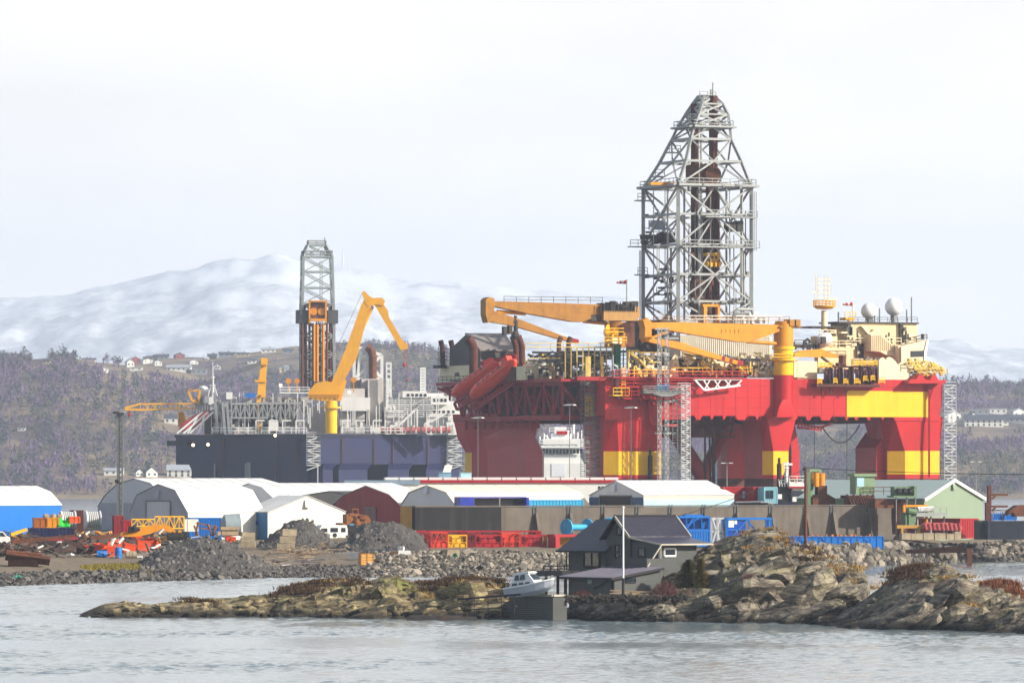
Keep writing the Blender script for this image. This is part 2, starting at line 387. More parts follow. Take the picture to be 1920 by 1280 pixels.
# ---- hills across the fjord
RIDGE_A = [(-400, 645), (-100, 655), (0, 662), (60, 664), (150, 668), (210, 678), (260, 690), (330, 706), (400, 735), (480, 765), (560, 800), (700, 840), (900, 868), (1200, 876), (1480, 868), (1560, 850), (1680, 830), (1780, 812), (1860, 806), (1920, 800), (2400, 780)]
RIDGE_B = [(-400, 668), (0, 662), (60, 670), (150, 657), (230, 664), (300, 657), (400, 664), (480, 656), (560, 646), (650, 633), (720, 631), (800, 641), (900, 660), (1100, 690), (1300, 720), (1500, 745), (1600, 748), (1700, 728), (1780, 706), (1830, 700), (1920, 708), (2100, 702), (2400, 700)]
YA, YB, YS = 3450.0, 4350.0, 2980.0
def hz(X, Y):
    px = 960 + F * X / Y
    ra = Zp(lerp_tab(RIDGE_A, px) + 17, YA); rb = Zp(lerp_tab(RIDGE_B, px) + 11, YB)
    ta = (Y - YS) / (YA - YS)
    a = ra * (smooth(min(1, ta)) * .35 + min(1, max(0, ta)) * .65 if ta <= 1 else max(0, 1 - ((ta - 1) * .5) ** 2))
    tb = (Y - 3250) / (YB - 3250)
    bb = rb * (max(0, min(1, tb)) ** .8 if tb <= 1 else max(0, 1 - ((tb - 1) * 2) ** 2))
    q = fract(V((X * .006, Y * .006, 1.3)), 5)
    z = max(a, bb)
    return -2 if ta < -.02 else z + q * min(9, 1 + z * .1) - (2 if ta < .01 else 0)
HILL = land_material('winter_hillside', [(62, 56, 58), (88, 78, 76), (134, 118, 94), (92, 84, 90)], .012)
rows = []
for i in range(241):
    px = -420 + i * 11.5; col = []
    for j in range(110):
        Y = 2950 + 1750 * (j / 109) ** 1.15; X = (px - 960) / F * Y; col.append((X, Y, hz(X, Y)))
    rows.append(col)
mb = MB(); mb.loft(rows, cap=False, closed=False); struct('hills', mb, HILL, True)
def hill(px, py):
    Y = YS + 5
    while Y < 4340:
        X = (px - 960) / F * Y
        if HOR + F * (EYE - hz(X, Y)) / Y <= py: break
        Y += 6
    X = (px - 960) / F * Y
    return V((X, Y, hz(X, Y)))

# ---- snow mountain behind
RIDGE_C = [(-500, 585), (-100, 572), (0, 562), (60, 560), (150, 543), (250, 522), (330, 506), (400, 491), (440, 486), (470, 487), (520, 480), (545, 481), (580, 490), (610, 494), (640, 499), (700, 512), (740, 521), (800, 519), (850, 522), (900, 528), (1000, 542), (1150, 556), (1300, 575), (1500, 600), (1700, 626), (1800, 640), (1900, 650), (2400, 664)]
m = bpy.data.materials.new('snow_and_rock'); m.use_nodes = True; nt = m.node_tree; N = nt.nodes; L = nt.links
b = N['Principled BSDF']; b.inputs['Roughness'].default_value = .9
t = N.new('ShaderNodeTexCoord'); n = N.new('ShaderNodeTexNoise'); n.inputs['Scale'].default_value = .04; n.inputs['Detail'].default_value = 9; n.inputs['Roughness'].default_value = .75; mps = N.new('ShaderNodeMapping'); mps.inputs['Scale'].default_value = (1, .3, 1); L.new(t.outputs['Object'], mps.inputs[0]); L.new(mps.outputs[0], n.inputs['Vector'])
n2 = N.new('ShaderNodeTexNoise'); n2.inputs['Scale'].default_value = .004; n2.inputs['Detail'].default_value = 4; L.new(t.outputs['Object'], n2.inputs['Vector'])
sx = N.new('ShaderNodeSeparateXYZ'); L.new(t.outputs['Object'], sx.inputs[0])
hm = N.new('ShaderNodeMapRange'); hm.inputs['From Min'].default_value = 110; hm.inputs['From Max'].default_value = 450; hm.inputs['To Min'].default_value = .16; hm.inputs['To Max'].default_value = -.06; L.new(sx.outputs['Z'], hm.inputs['Value'])
ad = N.new('ShaderNodeMath'); L.new(n.outputs['Fac'], ad.inputs[0]); L.new(hm.outputs[0], ad.inputs[1])
ad2 = N.new('ShaderNodeMath'); ad2.operation = 'MULTIPLY_ADD'; ad2.inputs[1].default_value = .7; L.new(n2.outputs['Fac'], ad2.inputs[0]); L.new(ad.outputs[0], ad2.inputs[2])
r = N.new('ShaderNodeValToRGB'); L.new(ad2.outputs[0], r.inputs[0]); e = r.color_ramp.elements
e[0].position = .78; e[0].color = srgb(208, 213, 220); e[1].position = 1.0; e[1].color = srgb(158, 164, 172)
L.new(r.outputs[0], b.inputs['Base Color']); SNOW = m
YC = 12500.0; rows = []
for i in range(261):
    px = -520 + i * 11.3; col = []; hr = None
    for j in range(90):
        Y = 8600 + 5800 * (j / 89); X = (px - 960) / F * Y; tt = (Y - 8600) / (YC - 8600)
        zr = Zp(lerp_tab(RIDGE_C, px), YC)
        z = zr * (tt ** .9 if tt <= 1 else 1 - (tt - 1) * .9)
        q = noise.ridged_multi_fractal(V((X * .0040, Y * .0010, 4.0)), .9, 2.1, 6, 1.0, 2.0) - 1.2
        col.append((X, Y, z + q * 15 * min(1, tt * 2) * (.3 + .7 * abs(1 - tt) ** .5) + 11.0 * fract(V((X * .011, Y * .003, 2)), 6)))
    rows.append(col)
mb = MB(); mb.loft(rows, cap=False, closed=False); struct('snow_mountain', mb, SNOW, True)

# ---- haze of the wet winter air
m = bpy.data.materials.new('haze_air'); m.use_nodes = True; nt = m.node_tree; nt.nodes.clear()
o = nt.nodes.new('ShaderNodeOutputMaterial'); pv = nt.nodes.new('ShaderNodeVolumePrincipled')
pv.inputs['Color'].default_value = (.76, .85, 1.0, 1); pv.inputs['Density'].default_value = 0.84e-4; pv.inputs['Anisotropy'].default_value = .25
nt.links.new(pv.outputs[0], o.inputs['Volume'])
mb = MB(); mb.box(-4500, 4500, -200, 15500, -4, 640)
struct('haze', mb, m, kind='stuff')

# ---- woods on the hills: clumps of twigs and needles, one mesh for each kind of wood
nr = np.random.default_rng(11)
def wood(name, mt, trees, k, spread, leaf, shape):
    P0 = np.array([p for p, s in trees]); S = np.array([s for p, s in trees]); n = len(trees)
    d = nr.normal(size=(n, k, 3)); d /= np.linalg.norm(d, axis=2, keepdims=True); d *= nr.random((n, k, 1)) ** .45
    h = (d[:, :, 2:3] + 1) / 2
    rad = spread * (np.sin(np.pi * np.clip(h * .9 + .08, 0, 1)) if shape == 'round' else (1.12 - h))
    c = np.concatenate([d[:, :, :2] * rad, h * .95 + .08], axis=2) * S[:, None, None] + P0[:, None, :]
    a = nr.normal(size=(n, k, 3, 3)) * leaf * S[:, None, None, None]
    if shape == 'bare': a[..., 2] *= 2.2
    v = (c[:, :, None, :] + a).reshape(-1, 3); nf = n * k
    me = bpy.data.meshes.new(name); me.vertices.add(len(v)); me.vertices.foreach_set('co', v.ravel())
    me.loops.add(nf * 3); me.loops.foreach_set('vertex_index', np.arange(nf * 3)); me.polygons.add(nf); me.polygons.foreach_set('loop_start', np.arange(nf) * 3); me.polygons.foreach_set('loop_total', np.full(nf, 3))
    me.update(); me.materials.append(mt); ob = bpy.data.objects.new(name, me); COL.objects.link(ob)
    return ob
PINE = mat('pine_needles', (58, 68, 64), .8, var=.2, scale=.03, island=.22)
BIRCH = mat('bare_birch_twigs', (102, 84, 112), .9, var=.18, scale=.01, island=.16)
OLIVE = mat('olive_undergrowth', (98, 92, 72), .9, var=.2, scale=.03, island=.2)
HOUSE_SPOTS = [(75, 671, 14), (166, 670, 26), (245, 688, 14), (255, 696, 24), (335, 698, 46), (368, 703, 38), (303, 668, 26), (285, 660, 20), (338, 668, 18), (255, 678, 18), (425, 663, 30), (455, 668, 24), (503, 656, 26), (472, 682, 16), (540, 664, 20), (325, 795, 34), (213, 893, 36), (262, 896, 14), (285, 895, 22), (336, 895, 46), (40, 810, 14), (672, 888, 22), (1790, 790, 26), (1845, 800, 72), (1826, 790, 16), (1838, 777, 34), (1872, 776, 32), (1912, 783, 26), (1902, 793, 42), (1808, 783, 24), (1880, 797, 22), (1548, 800, 30), (1580, 795, 30)]
tp, tb, to = [], [], []
CLEAR = [(300, 690, 130, 26), (460, 690, 120, 22), (1850, 815, 90, 22), (1830, 790, 120, 16), (560, 668, 100, 18)]
for i in range(26000):
    px = rng.uniform(-250, 2150); Y = rng.uniform(2995, 4330); X = (px - 960) / F * Y; z = hz(X, Y)
    if z < 2: continue
    py = HOR + F * (EYE - z) / Y
    if any(((px - a) / c) ** 2 + ((py - bb) / d) ** 2 < 1 for a, bb, c, d in CLEAR) and rng.random() < .86: continue
    if any(abs(px - a) < w * .6 + 9 and -6 < py - b_ < 26 for a, b_, w in HOUSE_SPOTS): continue
    q = noise.noise(V((X * .006, Y * .005, 0))) + rng.uniform(-.35, .35)
    if noise.noise(V((X * .01, Y * .01, 7))) > .46: continue
    p = (X, Y, z - .5)
    if px > 1500: q -= .12
    if py > 860: q -= .25
    if q > -.1: tb.append((p, rng.uniform(4, 9)))
    elif q > -.3: tp.append((p, rng.uniform(4, 10)))
    else: to.append((p, rng.uniform(3, 6)))
tag(wood('pine_wood', PINE, tp, 44, .36, .07, 'round'), kind='stuff')
tag(wood('birch_wood', BIRCH, tb, 48, .46, .05, 'bare'), kind='stuff')
tag(wood('scrub', OLIVE, to, 34, .55, .09, 'round'), kind='stuff')
# ================================================================ ROCK ISLETS IN FRONT
def rock_material(name, light, mid, dark, moss, heather, hamt=.5, lichen=.5):
    m = bpy.data.materials.new(name); m.use_nodes = True; nt = m.node_tree; N = nt.nodes; L = nt.links
    b = N['Principled BSDF']; b.inputs['Roughness'].default_value = .88; b.inputs['Specular IOR Level'].default_value = .25
    t = N.new('ShaderNodeTexCoord'); g = N.new('ShaderNodeNewGeometry')
    def nz(sc, det=8, ro=.68):
        mp = N.new('ShaderNodeMapping'); mp.inputs['Scale'].default_value = sc; mp.inputs['Rotation'].default_value = (0, R(-24), 0); L.new(t.outputs['Object'], mp.inputs[0])
        n = N.new('ShaderNodeTexNoise'); n.inputs['Scale'].default_value = 1; n.inputs['Detail'].default_value = det; n.inputs['Roughness'].default_value = ro; L.new(mp.outputs[0], n.inputs['Vector']); return n.outputs['Fac']
    def rng_(v, a, bb, c=0., d=1.):
        r = N.new('ShaderNodeMapRange'); r.inputs['From Min'].default_value = a; r.inputs['From Max'].default_value = bb; r.inputs['To Min'].default_value = c; r.inputs['To Max'].default_value = d; L.new(v, r.inputs['Value']); return r.outputs[0]
    def mixc(f, a, c):
        x = N.new('ShaderNodeMix'); x.data_type = 'RGBA'; L.new(f, x.inputs['Factor']); L.new(a, x.inputs['A'])
        if isinstance(c, tuple): x.inputs['B'].default_value = srgb(*c)
        else: L.new(c, x.inputs['B'])
        return x.outputs['Result']
    r = N.new('ShaderNodeValToRGB'); L.new(nz((.5, .5, 1.6)), r.inputs[0]); e = r.color_ramp.elements
    e[0].position = .34; e[0].color = srgb(*dark); e[1].position = .68; e[1].color = srgb(*light); x = e.new(.5); x.color = srgb(*mid)
    out = r.outputs[0]
    sx = N.new('ShaderNodeSeparateXYZ'); L.new(t.outputs['Object'], sx.inputs[0]); sn = N.new('ShaderNodeSeparateXYZ'); L.new(g.outputs['True Normal'], sn.inputs[0])
    def mul(a, c):
        x = N.new('ShaderNodeMath'); x.operation = 'MULTIPLY'; L.new(a, x.inputs[0]); L.new(c, x.inputs[1]); return x.outputs[0]
    out = mixc(mul(rng_(nz((.28, .28, .28), 6), .5, .6, 0, lichen), rng_(sx.outputs['Z'], 1.0, 2.2)), out, moss)
    out = mixc(mul(mul(rng_(nz((.22, .22, .22), 7), .47, .55, 0, hamt), rng_(sn.outputs['Z'], .35, .75)), rng_(sx.outputs['Z'], 1.2, 2.4)), out, heather)
    mpv = N.new('ShaderNodeMapping'); mpv.inputs['Scale'].default_value = (.42, .42, 1.15); mpv.inputs['Rotation'].default_value = (0, R(-22), 0); L.new(t.outputs['Object'], mpv.inputs[0])
    wa = N.new('ShaderNodeVectorMath'); wa.operation = 'MULTIPLY_ADD'; wn_ = N.new('ShaderNodeTexNoise'); wn_.inputs['Scale'].default_value = .8; wn_.inputs['Detail'].default_value = 5; L.new(t.outputs['Object'], wn_.inputs['Vector'])
    L.new(wn_.outputs['Color'], wa.inputs[0]); wa.inputs[1].default_value = (.9, .9, .9); L.new(mpv.outputs[0], wa.inputs[2])
    vo = N.new('ShaderNodeTexVoronoi'); vo.feature = 'DISTANCE_TO_EDGE'; vo.inputs['Scale'].default_value = 1.0; L.new(wa.outputs[0], vo.inputs['Vector'])
    out = mixc(rng_(vo.outputs['Distance'], .0, .045, .8, 0.), out, (34, 30, 28))
    # weed and wet rock at the tide line
    tz = N.new('ShaderNodeMath'); tz.operation = 'MULTIPLY_ADD'; tz.inputs[1].default_value = -1.2; L.new(nz((.4, .4, .4), 5), tz.inputs[0]); L.new(sx.outputs['Z'], tz.inputs[2])
    out = mixc(rng_(tz.outputs[0], -.35, .3, .92, 0.), out, (36, 32, 29))
    L.new(out, b.inputs['Base Color'])
    bp = N.new('ShaderNodeBump'); bp.inputs['Strength'].default_value = 1.0; bp.inputs['Distance'].default_value = .35; L.new(nz((1.4, 1.4, 4)), bp.inputs['Height']); L.new(bp.outputs[0], b.inputs['Normal'])
    return m
ROCK = rock_material('lichened_gneiss', (180, 170, 146), (114, 106, 94), (48, 44, 42), (142, 136, 96), (86, 58, 34), .4, .45)
ROCK2 = rock_material('mossy_gneiss', (186, 172, 130), (128, 114, 86), (52, 46, 40), (132, 132, 62), (78, 56, 34), .8, .75)
def slab(mb, c, size, dip, rr, ex=.36, yaw=-.6, limit=None):
    """a rounded, split block of gneiss lying along the dip of the beds"""
    nu, nv = 14, 8; m = Matrix.Rotation(rr.gauss(yaw, .2), 3, 'Z') @ Matrix.Rotation(-dip + rr.gauss(0, .09), 3, 'Y') @ Matrix.Rotation(rr.gauss(.12, .16), 3, 'X')
    sp = lambda x: math.copysign(abs(x) ** ex, x); o = rr.uniform(0, 99); rings = []; sh = rr.uniform(-.35, .35)
    cuts = []
    for _ in range(8):
        n = V((rr.gauss(0, 1), rr.gauss(0, 1), rr.gauss(0, .8))).normalized(); cuts.append((n, rr.uniform(.55, .95)))
    for j in range(nv + 1):
        th = -math.pi / 2 + math.pi * j / nv; ring = []
        for i in range(nu):
            ph = 2 * math.pi * (i + .5) / nu; q = V((sp(math.cos(th)) * sp(math.cos(ph)), sp(math.cos(th)) * sp(math.sin(ph)), sp(math.sin(th))))
            for n, d in cuts:
                e = q.dot(n) - d
                if e > 0: q -= n * e
            q *= 1 + .06 * noise.noise(q * 2.6 + V((0, o, 0)))
            q.x += sh * q.z * size[2] / size[0]
            ring.append(c + m @ V((q.x * size[0] / 2, q.y * size[1] / 2, q.z * size[2] / 2)))
        rings.append(ring)
    if limit and any(HOR + F * (EYE - q.z) / q.y < lerp_tab(limit, 960 + F * q.x / q.y) - 3 for r in rings for q in r): return False
    mb.loft(rings); return True
def rock(name, outline, front, depth, mt, dip=.45, seed=0, step=1.3, rows_n=90, rough=1.0, pw=1.5, slabs=60, big=4.5, small=1.0, flat=.34, yaw=-.6):
    px0, px1 = outline[0][0], outline[-1][0]; rows = []; surf = []
    n = int((px1 - px0) / step); rr = random.Random(seed + 5); a = math.atan(dip)
    for i in range(n + 1):
        px = px0 + (px1 - px0) * i / n; col = []
        yf = F * EYE / (lerp_tab(front, px) - HOR)
        yr = yf + depth; zr = max(-.4, Zp(lerp_tab(outline, px), yr))
        for j in range(rows_n):
            t = -.14 + 2.2 * (j / (rows_n - 1)) ** 1.15
            Y = yf + t * depth; X = (px - 960) / F * Y
            if t <= 1: z = -.7 + (zr + .7) * (1 - (1 - max(0, t)) ** pw) + min(0, t) * 4
            else: z = zr - (zr + 1.2) * min(1, (t - 1) / .95) ** 1.6
            k = .3 + .7 * min(1, abs(1 - t) * 2.2); hh = min(1, .3 + zr / 3.)
            w = fract(V((X * .3 + seed, Y * .3, z * .3)), 5); w2 = fract(V((X * 1.1, Y * 1.1, z * 1.1 - dip * X * 1.1 + seed)), 4)
            s = (z - dip * X + .12 * Y + w * .6) / 1.5; fr = s - math.floor(s)
            z2 = z + rough * hh * k * (.7 * w + .16 * w2 + .22 * (fr - .5))
            col.append((X, Y, z2))
            if -.02 < t < 1.08 and z > -.4: surf.append((col[-1], zr, t))
        rows.append(col)
    mb = MB(); mb.loft(rows, cap=False, closed=False)
    for _ in range(slabs):
        p, zr, t = rr.choice(surf); f = rr.random() ** 1.9
        L_ = (small + (big - small) * f) * min(1, .3 + zr / 5.5)
        L_ = min(L_, (small + 1.0) + max(0, .75 - t) * 13 * min(1, zr / 4)) * (.75 if t > .8 else 1)
        if not px0 + L_ * 10 < HOR * 0 + 960 + F * p[0] / p[1] < px1 - L_ * 10: L_ *= .5
        th = L_ * flat * rr.uniform(.7, 1.3)
        for k_ in range(7):
            if slab(mb, V(p) + V((0, .1 * L_, -th * rr.uniform(.1, .42))), (L_, L_ * rr.uniform(.45, .8), th), a, rr, yaw=yaw, limit=outline): break
            L_ *= .74; th *= .74
    struct(name, mb, mt)
    return [(p, zr) for p, zr, t in surf if .03 < t < 1.05]
FRONT_MAIN = [(1030, 1160), (1200, 1166), (1400, 1168), (1660, 1170)]
knoll = rock('rock_knoll', [(1165, 1155), (1195, 1125), (1225, 1100), (1250, 1070), (1275, 1048), (1300, 1033), (1335, 1020), (1365, 1008), (1400, 996), (1425, 989), (1445, 986), (1458, 992), (1468, 1010), (1480, 1022), (1497, 1020), (1510, 1026), (1530, 1042), (1560, 1048), (1590, 1058), (1612, 1062), (1626, 1080), (1632, 1104), (1628, 1128), (1640, 1150), (1655, 1168)], FRONT_MAIN, 22, ROCK, .42, 1, 1.5, 80, 1.0, 1.35, 300, 11, 1.1, .32)
rock('rock_terrace', [(1036, 1158), (1050, 1146), (1075, 1132), (1110, 1121), (1150, 1115), (1190, 1113), (1225, 1112), (1260, 1122), (1290, 1150)], FRONT_MAIN, 4.5, ROCK, .35, 2, 1.5, 50, .7, 1.1, 230, 3.0, .7)
east = rock('rock_point', [(1500, 1176), (1550, 1160), (1600, 1138), (1640, 1112), (1665, 1088), (1690, 1068), (1715, 1060), (1745, 1058), (1775, 1055), (1790, 1064), (1800, 1076), (1815, 1080), (1830, 1092), (1870, 1086), (1895, 1096), (1905, 1112), (1925, 1120), (1990, 1130), (2060, 1172)], [(1480, 1177), (1700, 1180), (1920, 1184), (2080, 1186)], 17, ROCK, .5, 3, 1.5, 80, 1.0, 1.3, 230, 10, 1.0, .28)
rock('rock_ledge', [(1820, 1184), (1845, 1168), (1880, 1148), (1910, 1132), (1950, 1118), (2030, 1110), (2100, 1150), (2150, 1188)], [(1800, 1187), (2160, 1190)], 9, ROCK, .55, 4, 1.5, 60, .7, 1.3, 60, 5.5, 1.6, .26)
sk = rock('rock_skerry', [(132, 1160), (160, 1147), (195, 1133), (215, 1129), (240, 1128), (268, 1131), (290, 1133), (330, 1127), (365, 1120), (380, 1122), (400, 1120), (440, 1119), (480, 1113), (498, 1114), (508, 1120), (520, 1108), (545, 1098), (580, 1094), (610, 1089), (650, 1087), (690, 1089), (715, 1083), (745, 1079), (770, 1090), (800, 1094), (840, 1088), (880, 1082), (905, 1082), (930, 1090), (965, 1096), (1000, 1104), (1040, 1120), (1075, 1150)], [(120, 1160), (300, 1160), (500, 1158), (800, 1160), (1080, 1162)], 15, ROCK2, .22, 6, 1.5, 60, .7, 1.2, 420, 6.0, 1.0, .5, -.55)

def on_rock(surf, px, py):
    return V(min(surf, key=lambda q: abs(960 + F * q[0][0] / q[0][1] - px) + abs(HOR + F * (EYE - q[0][2]) / q[0][1] - py))[0])
# ---- heather, dead grass and red twigs on the rocks
def tufts(name, mt, spots, n, h, lean=.5, w=.03):
    mb = MB()
    for _ in range(n):
        p, r = rng.choice(spots); x = p[0] + rng.gauss(0, r); y = p[1] + rng.gauss(0, r * .6); z = p[2] + rng.uniform(-.15, .05)
        q = V((x + rng.uniform(-lean, lean) * h, y + rng.uniform(-lean, lean) * h, z + h * rng.uniform(.4, 1.15)))
        s = V((rng.uniform(-1, 1), rng.uniform(-.4, .4), 0)).normalized() * w * rng.uniform(.7, 1.6); p0 = V((x, y, z))
        mb.poly([p0 - s, p0 + s, q])
    return struct(name, mb, mt, kind='stuff')
HEATH = mat('brown_heather', (72, 52, 34), .9, var=.4, scale=.8, island=.5)
STRAW = mat('dead_straw_grass', (146, 116, 66), .9, var=.3, scale=.8, island=.4)
def pick(surf, px0, px1, frac0, n):
    o = []
    for _ in range(6000):
        p, zr = rng.choice(surf)
        px = 960 + F * p[0] / p[1]
        if px0 < px < px1 and p[2] > zr * frac0: o.append((p, .5))
        if len(o) >= n: break
    return o
tufts('heather', HEATH, pick(sk, 515, 600, .72, 30) + pick(sk, 600, 700, .85, 14) + pick(sk, 785, 935, .75, 44) + pick(sk, 350, 385, .8, 5) + pick(knoll, 1440, 1560, .72, 22) + pick(east, 1672, 1740, .8, 30), 16000, .36, .5, .04)
tufts('dead_grass', STRAW, pick(sk, 560, 930, .5, 24) + pick(knoll, 1430, 1640, .7, 34) + pick(knoll, 1380, 1420, .5, 5) + pick(east, 1770, 1850, .45, 14), 7000, .32, .5, .035)
tufts('russet_bracken', mat('russet_bracken', (112, 66, 40), .9, var=.3, island=.4), pick(east, 1855, 1935, .75, 24) , 3000, .48, .4, .04)

# ---- rubble of blasted stone along the quay edge
STONE = mat('grey_blasted_stone', (80, 76, 72), .9, var=.35, scale=.3, island=.8)
STONE2 = mat('pale_blasted_stone', (116, 108, 96), .9, var=.35, scale=.3, island=.75)
def rubble(name, mt, a, bnd, n, s0, s1, t0=-.02, t1=1.0, flat=.7):
    mb = MB()
    for _ in range(n):
        px = rng.uniform(a, bnd); ys = shoreY(px); w = lerp_tab(SLOPE, px); Y = ys + w * rng.uniform(t0, t1); X = (px - 960) / F * Y
        s = s0 + (s1 - s0) * rng.random() ** 3
        mb.stone((X, Y, gz(X, Y) + s * .15), (s * rng.uniform(.8, 1.4), s, s * flat))
    return struct(name, mb, mt, kind='stuff')
rubble('shore_rubble', STONE, -120, 560, 6000, .18, .75, -.03, .30)
rubble('shore_rubble', STONE, -120, 420, 260, .6, 1.5, -.02, .26)
rubble('shore_rubble', STONE, 540, 820, 2400, .18, .7, -.04, .35)
rubble('shore_rubble', STONE2, 690, 1290, 6500, .22, .85, -.05, .95)
rubble('shore_rubble', STONE, 700, 1290, 2600, .2, .8, -.05, .4)
rubble('shore_rubble', STONE2, 690, 1290, 200, .8, 1.7, -.03, .9)
rubble('shore_rubble', STONE2, 1440, 1700, 900, .5, 2.0, -.15, 1.0)
rubble('shore_rubble', STONE, 1560, 1960, 1600, .35, 1.2, -.15, 1.0)
rubble('shore_rubble', STONE2, 1850, 2000, 130, .8, 2.0, .2, 1.0)
for px, py, s in ((1603, 1030, 2.2), (1692, 1041, 2.2), (1768, 1045, 2.6), (1780, 1048, 2.4), (1595, 1040, 1.6), (1640, 1046, 1.5)):
    mb = MB(); p = ground(px, py + 6); mb.stone(p + V((0, -.6, s * .2)), (s, s, s * .8)); mb.stone(p + V((s * .15, -.5, s * .35)), (s * .8, s * .8, s * .7))
    solo('boulder', mb, STONE2, {1603: 'pale boulder resting beside foot of brown pole', 1692: 'boulder in rubble below right end of long blue basket', 1768: 'pale boulder under the rusty beam near its post', 1780: 'boulder at waterline touching the rusty post', 1595: 'tan boulder low in the rubble left of the others', 1640: 'square tan boulder in rubble under long blue basket'}[px], 'boulder', 'boulders along the quay edge')
# loose grass on the slope
mb = MB()
for i in range(5200):
    a = rng.uniform(-1, 1); c = rng.uniform(-1, 1)
    if a * a + c * c > 1: continue
    p = ground(268 + a * 118, 1067 + c * 9 + a * 3); h = rng.uniform(.15, .35); s = V((.07, 0, 0))
    mb.poly([p - s, p + s, p + V((rng.uniform(-.1, .1), rng.uniform(-.3, .3), h))])
struct('grass', mb, mat('olive_grass', (132, 118, 40), .9, var=.3, island=.35), kind='stuff')
# ================================================================ HALLS AND QUAY
def solve_v(fr, px):
    """distance back along the left-hand face that shows at px"""
    v = 0.0
    for _ in range(30):
        p = fr.W(0, v, 0); k = 960 + F * p.x / p.y; v += (k - px) * fr.Y / F / max(.15, -fr.e.x)
    return v
CREAMROOF = mat('cream_tarpaulin_roof', (226, 212, 186), .7, var=.03, scale=.2, spec=.1)
GABLE = mat('grey_gable_sheet', (204, 204, 207), .7, var=.06, scale=.3, streak=.15, rustcol=(100, 98, 96))
GABLED = mat('dark_grey_sheet', (168, 168, 174), .7, var=.08)
OFFW = mat('offwhite_sheet', (216, 212, 200), .7, var=.05, scale=.3, streak=.3, rustcol=(150, 140, 116))
MAROON = mat('maroon_sheet', (130, 28, 36), .65, var=.1, scale=.4, streak=.5, rustcol=(150, 90, 60))
OCHRE = mat('ochre_sheet', (178, 134, 58), .7, var=.1, streak=.3)
SEAMG = mat('seam_grey', (170, 170, 168), .7)
def hall(label, Y, phi, near, left, right, prof, roofm, gablem, sidem, axis='u', band=None, door=None, vent=None, cat='hall', ribs=5, base=2.2, roof_from=1, eave_drop=None):
    """prof: gable outline in photo pixels, left eave to right eave"""
    fr = Frame(near, Y, phi); W_ = solve_v(fr, left); L_ = fr.U(right, 0)
    root = thing('storage_hall', label, cat, fr.W(L_ / 2, W_ / 2, base))
    n = len(prof)
    if axis == 'u':
        pts = [((solve_v(fr, px)), Zp(py, Y)) for px, py in prof]           # (v, z)
        G = lambda a, z, d: fr.W(d, a, z)
        ext, Ln = fr.g, L_
        sgn = 1
    else:
        pts = [(fr.U(px, 0), Zp(py, fr.Yat(px, 0))) for px, py in prof]      # (u, z)
        zl = (pts[0][1] + pts[-1][1]) / 2; pts[0] = (pts[0][0], zl); pts[-1] = (pts[-1][0], zl)
        G = lambda a, z, d: fr.W(a, d, z)
        ext, Ln = fr.e, W_
    def gable_poly(z0, d): return [G(pts[0][0], z0, d)] + [G(a, z, d) for a, z in pts] + [G(pts[-1][0], z0, d)]
    mb = MB(); mb.prism(gable_poly(base, 0), ext * Ln); body = mb.obj('gable_wall', gablem, root)
    # roof skins stand 6 cm off the frame
    mb = MB(); ca = sum(a for a, z in pts) / n
    off = [(a + (a - ca) * .012 + 0, z + .07) for a, z in pts]
    for (a, z), (c, w) in zip(off[roof_from - 1:n - roof_from], off[roof_from:n - roof_from + 1]):
        mb.loft([[G(a, z, -.12), G(c, w, -.12), G(c, w, Ln + .12), G(a, z, Ln + .12)], [G(a, z + .08, -.12), G(c, w + .08, -.12), G(c, w + .08, Ln + .12), G(a, z + .08, Ln + .12)]])
    rf = mb.obj('roof', roofm, root)
    if ribs:
        mb = MB()
        for i in range(1, ribs):
            d = Ln * i / ribs
            for (a, z), (c, w) in zip(off[:-1], off[1:]): mb.beam(G(a, z + .09, d), G(c, w + .09, d), .05, .05)
        mb.obj('roof_seam', SEAMG, rf)
    # the visible long wall
    k = -1 if axis == 'u' else 0
    a, z = pts[k]; o = -.05 if axis == 'u' else -.05
    mb = MB(); mb.loft([[G(a + o, base, .02), G(a, base, .02), G(a, base, Ln), G(a + o, base, Ln)], [G(a + o, z, .02), G(a, z, .02), G(a, z, Ln), G(a + o, z, Ln)]]); mb.obj('side_wall', sidem, root)
    if eave_drop:
        zz, m_ = eave_drop; z2 = Zp(zz, Y); mb = MB(); mb.loft([[G(a + o * 2, base, .02), G(a + o, base, .02), G(a + o, base, Ln), G(a + o * 2, base, Ln)], [G(a + o * 2, z2, .02), G(a + o, z2, .02), G(a + o, z2, Ln), G(a + o * 2, z2, Ln)]]); mb.obj('wall_band', m_, root)
    if band:
        py, m_ = band; zb_ = Zp(py, Y); lo = [p for p in pts]
        # clip the gable outline at the band height
        def edge(z, side):
            rng_ = range(n - 1) if side == 0 else range(n - 1, 0, -1)
            for i in rng_:
                a0, z0 = pts[i]; a1, z1 = pts[i + (1 if side == 0 else -1)]
                if z0 <= z <= z1: return a0 + (a1 - a0) * (z - z0) / (z1 - z0 + 1e-9)
            return pts[0][0] if side == 0 else pts[-1][0]
        if zb_ > pts[0][1]: poly = [(pts[0][0], base), (pts[0][0], pts[0][1]), (edge(zb_, 0), zb_), (edge(zb_, 1), zb_), (pts[-1][0], pts[-1][1]), (pts[-1][0], base)]
        else: poly = [(pts[0][0], base), (pts[0][0], zb_), (pts[-1][0], zb_), (pts[-1][0], base)]
        mb = MB(); mb.prism([G(a, z, -.05) for a, z in poly], ext * .04); mb.obj('wall_band', m_, root)
    def gpx(px): return solve_v(fr, px) if axis == 'u' else fr.U(px, 0)
